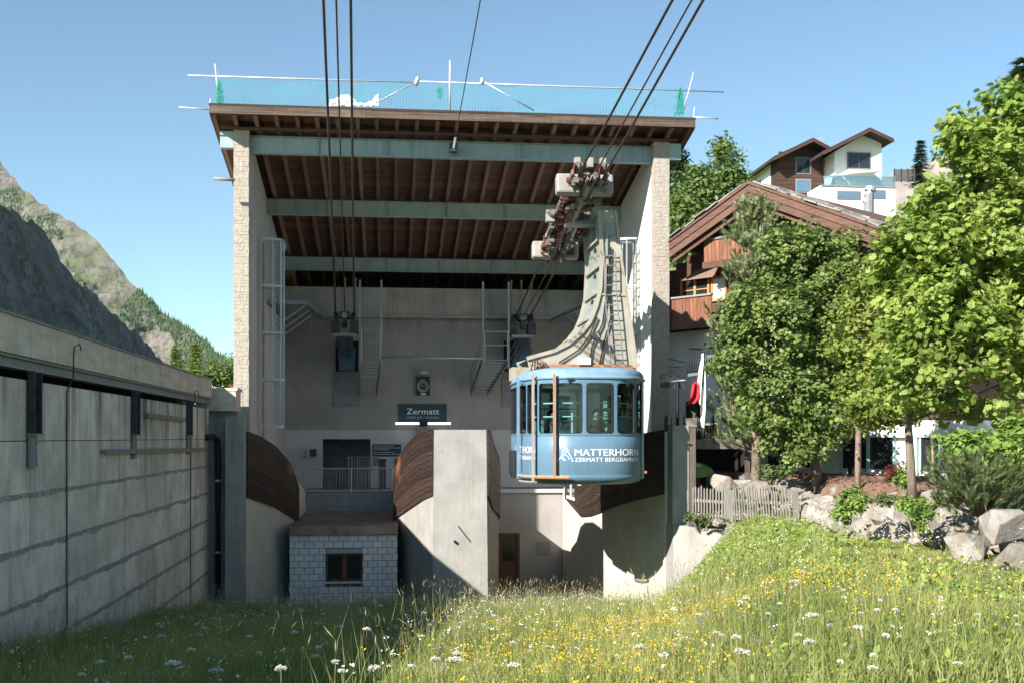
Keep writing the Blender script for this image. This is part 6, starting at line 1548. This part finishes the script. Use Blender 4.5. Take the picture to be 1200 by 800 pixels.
shrub('shrub', 'green creeping plant hanging over boulders in the middle of the wall', [pblob(1082, 604, 17.6, 14, 20), pblob(1070, 590, 18, 22, 8)], 'shrub_leaf', .06, 60, 24, .12, OVAL, 37)
shrub('shrub', 'trailing green plant over the boulders left of the dark bush', [pblob(1038, 586, 19, 20, 6), pblob(1110, 585, 17.5, 16, 8)], 'needle_bush', .05, 50, 26, .1, OVAL, 38)
shrub('shrub', 'grey-green plants in front of the short picket fence', [pblob(818, 608, 29.8, 14, 7), pblob(840, 612, 29.4, 10, 6), pblob(806, 604, 30, 8, 6)], 'needle_bush', .07, 40, 24, .12, OVAL, 39)
# pines: shoots of needles
def shoots(Cs, Ds, ln, nn_, r, nl, nw):
    Vv = []; 
    for c, d in zip(Cs, Ds):
        d = np.array(d)/np.linalg.norm(d); w = r.random(nn_)[:, None]; base = np.array(c)+d*w*ln
        o = r.normal(size=(nn_, 3)); o -= (o@d)[:, None]*d; o /= np.linalg.norm(o, axis=1, keepdims=True)
        tip = base+(o*.75+d*.8)*nl*r.uniform(.7, 1.2, (nn_, 1)); s_ = np.cross(o, d)*nw
        Vv.append(np.stack([base-s_, base+s_, tip], 1).reshape(-1, 3))
    Vv = np.concatenate(Vv); return Vv, np.arange(len(Vv)).reshape(-1, 3)
r = np.random.default_rng(50)
bP = P(886, 570, 30.7); pine = thing('pine_tree', tuple(bP), 'bluish pine with candle-like shoots standing left of the dark maple', 'tree')
topP = P(892, 236, 30.7); MB().tube([bP-Vector((0, 0, .3)), lerp(bP, topP, .5), topP], [.16, .11, .02], 8).build('trunk', 'bark_pale', pine, smooth=True)
Cs = []; Ds = []; br = MB(); hP = topP.z-bP.z
for k in range(105):
    w = .10+.88*(k/105); z = bP.z+hP*w; a = r.uniform(0, 6.283); ln = (1.65*(1-w)**.6+.12)*r.uniform(.7, 1.05)
    if w > .55: ln *= .95
    s_ = Vector((bP.x, bP.y, z)); e = s_+Vector((math.cos(a)*ln, math.sin(a)*ln, ln*.42)); m_ = lerp(s_, e, .55)-Vector((0, 0, .06)); br.tube([s_, m_, e], [.03, .02, .01], 4, False)
    for q in range(15):
        f = .22+.78*q/14; c = (lerp(s_, m_, f/.55) if f < .55 else lerp(m_, e, (f-.55)/.45))+Vector(r.normal(size=3)*.09)
        Cs.append(tuple(c)); Ds.append((math.cos(a)*.5+r.normal()*.35, math.sin(a)*.5+r.normal()*.35, .75))
for k in range(16): Cs.append(tuple(topP-Vector((r.normal()*.08, r.normal()*.08, .5*k/16)))); Ds.append((r.normal()*.3, r.normal()*.3, 1))
br.build('limbs', 'bark', pine)
Vv, Fv = shoots(Cs, Ds, .30, 60, r, .12, .009); tag(add_mesh('crown', Vv, Fv, 'needle_pine', pine, tuple(bP), nper=3), kind='stuff')
bush = thing('pine_bush', tuple(P(1150, 590, 16.6)), 'dark low mountain pine bush spreading over the boulders at right', 'bush')
Cs = []; Ds = []; br = MB(); cB = P(1150, 590, 16.8)
for k in range(420):
    px, py = r.normal(1148, 30), r.normal(570, 18)
    if not 1085 < px < 1225: continue
    lim = np.interp(px, [1085, 1110, 1150, 1200, 1225], [560, 532, 525, 535, 540])
    py = max(py, lim+r.uniform(0, 8)); py = min(py, np.interp(px, [1085, 1120, 1150, 1225], [575, 605, 612, 590]))
    c = P(px, py, 16.4+r.uniform(-.5, .9)); Cs.append(tuple(c)); Ds.append(((px-1150)/60+r.normal()*.4, r.normal()*.5-.3, .8))
    if k % 6 == 0: br.tube([cB-Vector((0, 0, .2)), lerp(cB, c, .6)-Vector((0, 0, .05)), c], [.03, .02, .008], 4, False)
br.build('limbs', 'bark', bush)
Vv, Fv = shoots(Cs, Ds, .20, 70, r, .075, .0042); tag(add_mesh('foliage', Vv, Fv, 'needle_bush', bush, tuple(P(1150, 590, 16.6)), nper=3), kind='stuff')
Cs = [tuple(P(1093+r.normal()*1.5, 545-k*1.6, 18.5)) for k in range(22)]; Ds = [(r.normal()*.4, r.normal()*.4, 1) for k in range(22)]
sm_ = thing('pine_sapling', tuple(P(1093, 552, 18.5)), 'small upright pine sapling in front of the mint panel', 'sapling')
MB().tube([P(1093, 560, 18.5), P(1093, 510, 18.5)], .02, 5).build('trunk', 'bark_pale', sm_); Vv, Fv = shoots(Cs, Ds, .14, 40, r, .08, .005); tag(add_mesh('crown', Vv, Fv, 'needle_pine', sm_, tuple(P(1093, 552, 18.5)), nper=3), kind='stuff')

# ------------------------------------------------------------------ meadow
HV = {}
_hx = np.arange(-6, 13, .2); _hy = np.arange(4, 37, .2); _hz = np.array([[H(x, y) for x in _hx] for y in _hy])
def Hn(x, y):
    i = np.clip((x+6)/.2, 0, len(_hx)-1.001); j = np.clip((y-4)/.2, 0, len(_hy)-1.001); a = i.astype(int); b = j.astype(int); u = i-a; v = j-b
    return _hz[b, a]*(1-u)*(1-v)+_hz[b, a+1]*u*(1-v)+_hz[b+1, a]*(1-u)*v+_hz[b+1, a+1]*u*v
def in_view(x, y):
    th = np.arctan2(x, y)-YAW; px = 600+F*np.tan(th); return (px > -40) & (px < 1240)
_rx = np.array([rock_x(y) for y in _hy])
def field(n, r, ylo=8.2, yhi=36.2):
    y = np.sqrt(r.random(n)*(yhi**2-ylo**2)+ylo**2); x = r.uniform(-4.95, 11, n)
    ok = in_view(x, y) & (x < np.interp(y, _hy, _rx)-.15) & ~((y > 33.2) & (x < -2.95)) & ~((y > 32.9) & (x > 1.0) & (x < 3.1+.1*(y-33))) & ~((y > 35.9) & (x < 3.6)) & ~((y > 29.3) & (x > 7.3)) & ~((y > 31) & (x > 6.9)) & ~((y > 32.4) & (x < -3.9))
    return x[ok], y[ok]
def vnoise(x, y, f, s_):
    """cheap smooth value noise"""
    rr = np.random.default_rng(s_); T = rr.random((256, 256)); u = x*f+100; v = y*f+100; a = np.floor(u).astype(int); b = np.floor(v).astype(int); fu = u-a; fv = v-b; fu = fu*fu*(3-2*fu); fv = fv*fv*(3-2*fv)
    g_ = lambda i, j: T[i % 256, j % 256]
    return g_(a, b)*(1-fu)*(1-fv)+g_(a+1, b)*fu*(1-fv)+g_(a, b+1)*(1-fu)*fv+g_(a+1, b+1)*fu*fv
def lawn_mask(x, y):                                                # short turf near the boulders, tall meadow elsewhere
    return np.clip((x-(5.6+.06*(y-16)))/2.2, 0, 1)*np.clip((27.5-y)/2, 0, 1)
r = np.random.default_rng(77)
def blades(n, name, m, hmin, hmax, wd, lean, keep=None, hfun=None):
    x, y = field(n, r)
    if keep is not None:
        k = r.random(len(x)) < keep(x, y); x, y = x[k], y[k]
    z = Hn(x, y); h = r.uniform(hmin, hmax, len(x))*(hfun(x, y) if hfun is not None else 1); a = r.uniform(0, 6.283, len(x)); ln = h*r.uniform(.1, 1, len(x))*lean
    face = r.uniform(0, 6.283, len(x)); wx_, wy_ = np.cos(face)*wd, np.sin(face)*wd
    dx, dy = np.cos(a)*ln, np.sin(a)*ln
    b0 = np.stack([x-wx_, y-wy_, z-.03], 1); b1 = np.stack([x+wx_, y+wy_, z-.03], 1)
    m0 = np.stack([x+dx*.35-wx_*.8, y+dy*.35-wy_*.8, z+h*.6], 1); m1 = np.stack([x+dx*.35+wx_*.8, y+dy*.35+wy_*.8, z+h*.6], 1); tp_ = np.stack([x+dx, y+dy, z+h], 1)
    Vv = np.stack([b0, b1, m1, m0, tp_], 1).reshape(-1, 3); i = np.arange(len(x))[:, None]*5
    Fv = np.concatenate([i+np.array([[0, 1, 2]]), i+np.array([[0, 2, 3]]), i+np.array([[3, 2, 4]])], 1).reshape(-1, 3)
    tag(add_mesh(name, Vv, Fv, m, nper=3), kind='stuff'); return x, y, tp_
def bank(x, y): return np.clip((x-4.5-.08*(y-14))/2.5, 0, 1)
def hgt(x, y): return (.35+.65*(1-lawn_mask(x, y)))*(1-.5*bank(x, y))*(.6+.55*vnoise(x, y, .7, 1))
blades(420000, 'meadow_grass', 'grass_blade', .12, .48, .0055, 1.0, hfun=hgt)
blades(45000, 'tall_grass', 'grass_blade', .4, .75, .0045, .5, keep=lambda x, y: (1-lawn_mask(x, y))*(1-.9*bank(x, y))*(vnoise(x, y, .6, 4) > .35), hfun=lambda x, y: .8+.3*vnoise(x, y, .8, 6))
blades(60000, 'dry_grass', 'straw', .10, .38, .004, 1.3, hfun=hgt)
x, y, tpS = blades(4500, 'grass_stalks', 'straw', .55, 1.0, .003, .25, keep=lambda x, y: (1-lawn_mask(x, y))*.8*(1-.8*bank(x, y)))
k = len(tpS); N_s = r.normal(size=(k, 3))*.4; N_s[:, 0] += 1; N_s /= np.linalg.norm(N_s, axis=1, keepdims=True)
hd = []
for p in tpS[:3500]:
    d = np.array((r.normal()*.05, r.normal()*.05, .09)); q = np.array((r.normal(), r.normal(), 0)); q = q/np.linalg.norm(q)*.009; hd += [p-d*.5, p+q*.6, p+d*.6, p-q*.6]
tag(add_mesh('grass_seed_heads', np.array(hd), np.arange(len(hd)).reshape(-1, 4), 'straw', nper=4), kind='stuff')
# broad-leaved herbs, thick on the mound
def herb_d(x, y):
    mound = np.exp(-(((x-7.6)/1.9)**2+((y-25.5)/4.5)**2)); return np.clip(.42+.9*mound+.35*(vnoise(x, y, .5, 8) > .55), 0, 1)*(1-.6*lawn_mask(x, y)*(1-mound))*(1-.75*np.clip((x-7.9)/.9, 0, 1))
x, y = field(150000, r); k = r.random(len(x)) < herb_d(x, y)*.8; x, y = x[k], y[k]
z = Hn(x, y)+r.random(len(x))**1.3*(.20+.22*np.exp(-(((x-7.6)/1.9)**2+((y-25.5)/4.5)**2)))*1.0+.03
Nn = r.normal(size=(len(x), 3))*.55+np.array([-.15, -.3, .8]); Nn /= np.linalg.norm(Nn, axis=1, keepdims=True)
Vv, Fv = leaves(np.stack([x, y, z], 1), Nn, r.uniform(.035, .095, len(x)), OVAL, r); tag(add_mesh('meadow_herbs', Vv, Fv, 'herb_leaf', nper=6), kind='stuff')
# small flowers: yellow cushions, white and purple specks
def flowers(n, name, m, keep, zlo, zhi, size, shape=QUADL, cl=1, spread=.05):
    x, y = field(n, r); k = r.random(len(x)) < keep(x, y); x, y = x[k], y[k]
    x = np.repeat(x, cl)+r.normal(size=len(x)*cl)*spread; y = np.repeat(y, cl)+r.normal(size=len(y)*cl)*spread
    z = Hn(x, y)+np.repeat(r.uniform(zlo, zhi, len(x)//cl), cl)+r.normal(size=len(x))*spread*.5
    Nn = r.normal(size=(len(x), 3))*.35+np.array([-.1, -.45, .8]); Nn /= np.linalg.norm(Nn, axis=1, keepdims=True)
    Vv, Fv = leaves(np.stack([x, y, z], 1), Nn, size*r.uniform(.7, 1.3, len(x)), shape, r, .05); tag(add_mesh(name, Vv, Fv, m, nper=len(shape)), kind='stuff')
def sunlit(x, y): return np.clip((x-.4)/1.2, 0, 1)
flowers(26000, 'yellow_flowers', 'petal_yellow', lambda x, y: (.05+.95*sunlit(x, y))*np.clip((vnoise(x, y, .55, 12)-.42)*3.2, 0, 1)*np.clip((22.5-y)/6, 0.0, 1)*np.clip((7.2-x-.1*(y-10))/2.5, .06, 1), .16, .40, .024, OVAL, 8, .06)
flowers(2600, 'yellow_flowers', 'petal_yellow', lambda x, y: np.clip((24-y)/8, 0, 1)*.5, .25, .5, .026, OVAL, 3, .04)
flowers(5200, 'purple_flowers', 'petal_purple', lambda x, y: (vnoise(x, y, .5, 15) > .5)*.6*(1-lawn_mask(x, y)), .3, .62, .019, QUADL, 4, .03)
flowers(4200, 'small_white_flowers', 'petal_white', lambda x, y: .5*(1-.6*lawn_mask(x, y)), .3, .65, .022, OVAL, 4, .03)
# white umbels one by one
def umbel(h, rad, nray, seed):
    q = random.Random(seed); s_ = MB(); f = MB(); bend = (q.uniform(-.06, .06), q.uniform(-.06, .06))
    s_.tube([(0, 0, -.08), (bend[0]*.4, bend[1]*.4, h*.5), (bend[0], bend[1], h*.955)], .006, 4, False)
    for k in range(nray):
        a = k*2.4; rr = rad*math.sqrt((k+.5)/nray); e = Vector((bend[0]+rr*math.cos(a), bend[1]+rr*math.sin(a), h-.02*(rr/rad)**2*q.uniform(.5, 1.5)-rad*.04*(rr/rad))); s_.tube([(bend[0], bend[1], h*.955), e], .003, 3, False)
        pr = rad*q.uniform(.16, .26)
        for i in range(6):
            b = q.random()*6.28; c = e+Vector((pr*math.cos(b)*q.random(), pr*math.sin(b)*q.random(), q.uniform(0, .02))); w = pr*.5
            f.add([c+Vector((-w, 0, q.uniform(-.01, .01))), c+Vector((0, -w, 0)), c+Vector((w, 0, q.uniform(-.01, .01))), c+Vector((0, w, 0))], [(0, 1, 2, 3)])
    return s_, f
UM = []
for i, (h, rd) in enumerate(((.72, .10), (.85, .13), (.65, .085), (.78, .115), (.6, .15))):
    s_, f = umbel(h, rd, 22, i)
    ms = s_.build('stem', 'straw' if i % 2 else 'herb_leaf', None, (0, 0, 0), fix=False); mf = f.build('flower_head', 'petal_white', None, (0, 0, 0), fix=False)
    UM.append((ms, mf))
spots = []
q = random.Random(4)
for (px, py, s_) in ((530, 777, 1.9), (697, 0, 0), (533, 765, 1.2), (604, 752, 1.1), (600, 783, .9), (511, 771, 1), (567, 703, 1.4), (552, 705, 1.1), (604, 690, 1.2), (615, 692, 1), (498, 717, 1.1), (480, 721, 1), (400, 733, 1), (430, 735, 1), (345, 740, 1), (370, 757, 1), (368, 767, .9), (405, 786, 1.2), (320, 735, 1), (290, 745, 1), (300, 765, 1), (395, 775, .8), (470, 700, .9), (445, 709, 1), (628, 719, 1), (660, 702, 1), (640, 700, 1), (700, 700, 1), (668, 692, 1), (876, 700, 1), (955, 720, 1.3), (1048, 715, .0), (1040, 745, 1), (950, 785, 1.1), (930, 680, 1), (1008, 735, .9), (833, 684, 0), (270, 720, 1), (240, 735, 1), (225, 760, 1), (190, 745, 1.1), (150, 770, 1.1), (120, 775, 1), (185, 730, 1), (215, 722, .9), (335, 720, 1), (380, 718, 1), (420, 714, .9), (310, 715, .9), (250, 785, 1.1), (200, 790, 1.1), (100, 790, 1), (330, 790, 1), (440, 790, 1.1), (480, 780, 1)):
    if s_ <= 0: continue
    s_ = min(s_, 1.25)
    spots.append((px, py, s_))
for k in range(26): spots.append((q.uniform(500, 900), q.uniform(705, 775), q.uniform(.6, 1)))
for k in range(16): spots.append((q.uniform(900, 1200), q.uniform(690, 790), q.uniform(.6, .9)))
first_ = set()
for i, (px, py, s_) in enumerate(spots):
    j = q.randrange(5); rr_ = ray(px, py); y_ = 8.0                              # walk out along the sight line to the flower height above the ground
    hh = (.72, .85, .65, .78, .6)[j]*min(1.0, s_)*.75
    while y_ < 34 and rr_.z*y_ > H(rr_.x*y_, y_)+hh: y_ += .1
    x_ = rr_.x*y_
    if y_ > 32.6 or x_ > rock_x(y_)-.4 or x_ < -4.8: continue
    shade = x_ < .6-.0*(y_)
    t = thing('umbel_flower', (x_, y_, H(x_, y_)), 'white umbel flower in the shaded tall grass by the left wall' if shade else 'white umbel flower in the sunlit meadow', 'flower', 'umbels in the shaded grass' if shade else 'umbels in the sunlit meadow', rz=q.uniform(0, 6.28))
    t.scale = (s_*.36, s_*.36, min(1.0, s_)*.75)
    for src in UM[j]:
        if (j, src.name) in first_: o = src.copy(); COL.objects.link(o)
        else: o = src; first_.add((j, src.name))
        o.parent = t; o.location = (0, 0, 0)
for j in range(5):
    for src in UM[j]:
        if src.parent is None: bpy.data.objects.remove(src)
for o in list(COL.objects):                                       # pieces made but never placed
    if o.type == 'MESH' and o.parent is None and not o.get('label') and not o.get('kind'): print('LOOSE', o.name)

# ------------------------------------------------------------------ valley air
hz_m = bpy.data.materials.new('air'); hz_m.use_nodes = True; hn = hz_m.node_tree
hn.nodes.remove(hn.nodes['Principled BSDF']); pv = hn.nodes.new('ShaderNodeVolumePrincipled'); pv.inputs['Color'].default_value = (.86, .92, 1, 1); pv.inputs['Density'].default_value = .00002; pv.inputs['Anisotropy'].default_value = .0
hn.links.new(pv.outputs[0], hn.nodes['Material Output'].inputs['Volume']); M['air'] = hz_m
tag(MB().box(-3200, 3600, -420, 5200, -60, 1100).build('haze', 'air'), kind='stuff')
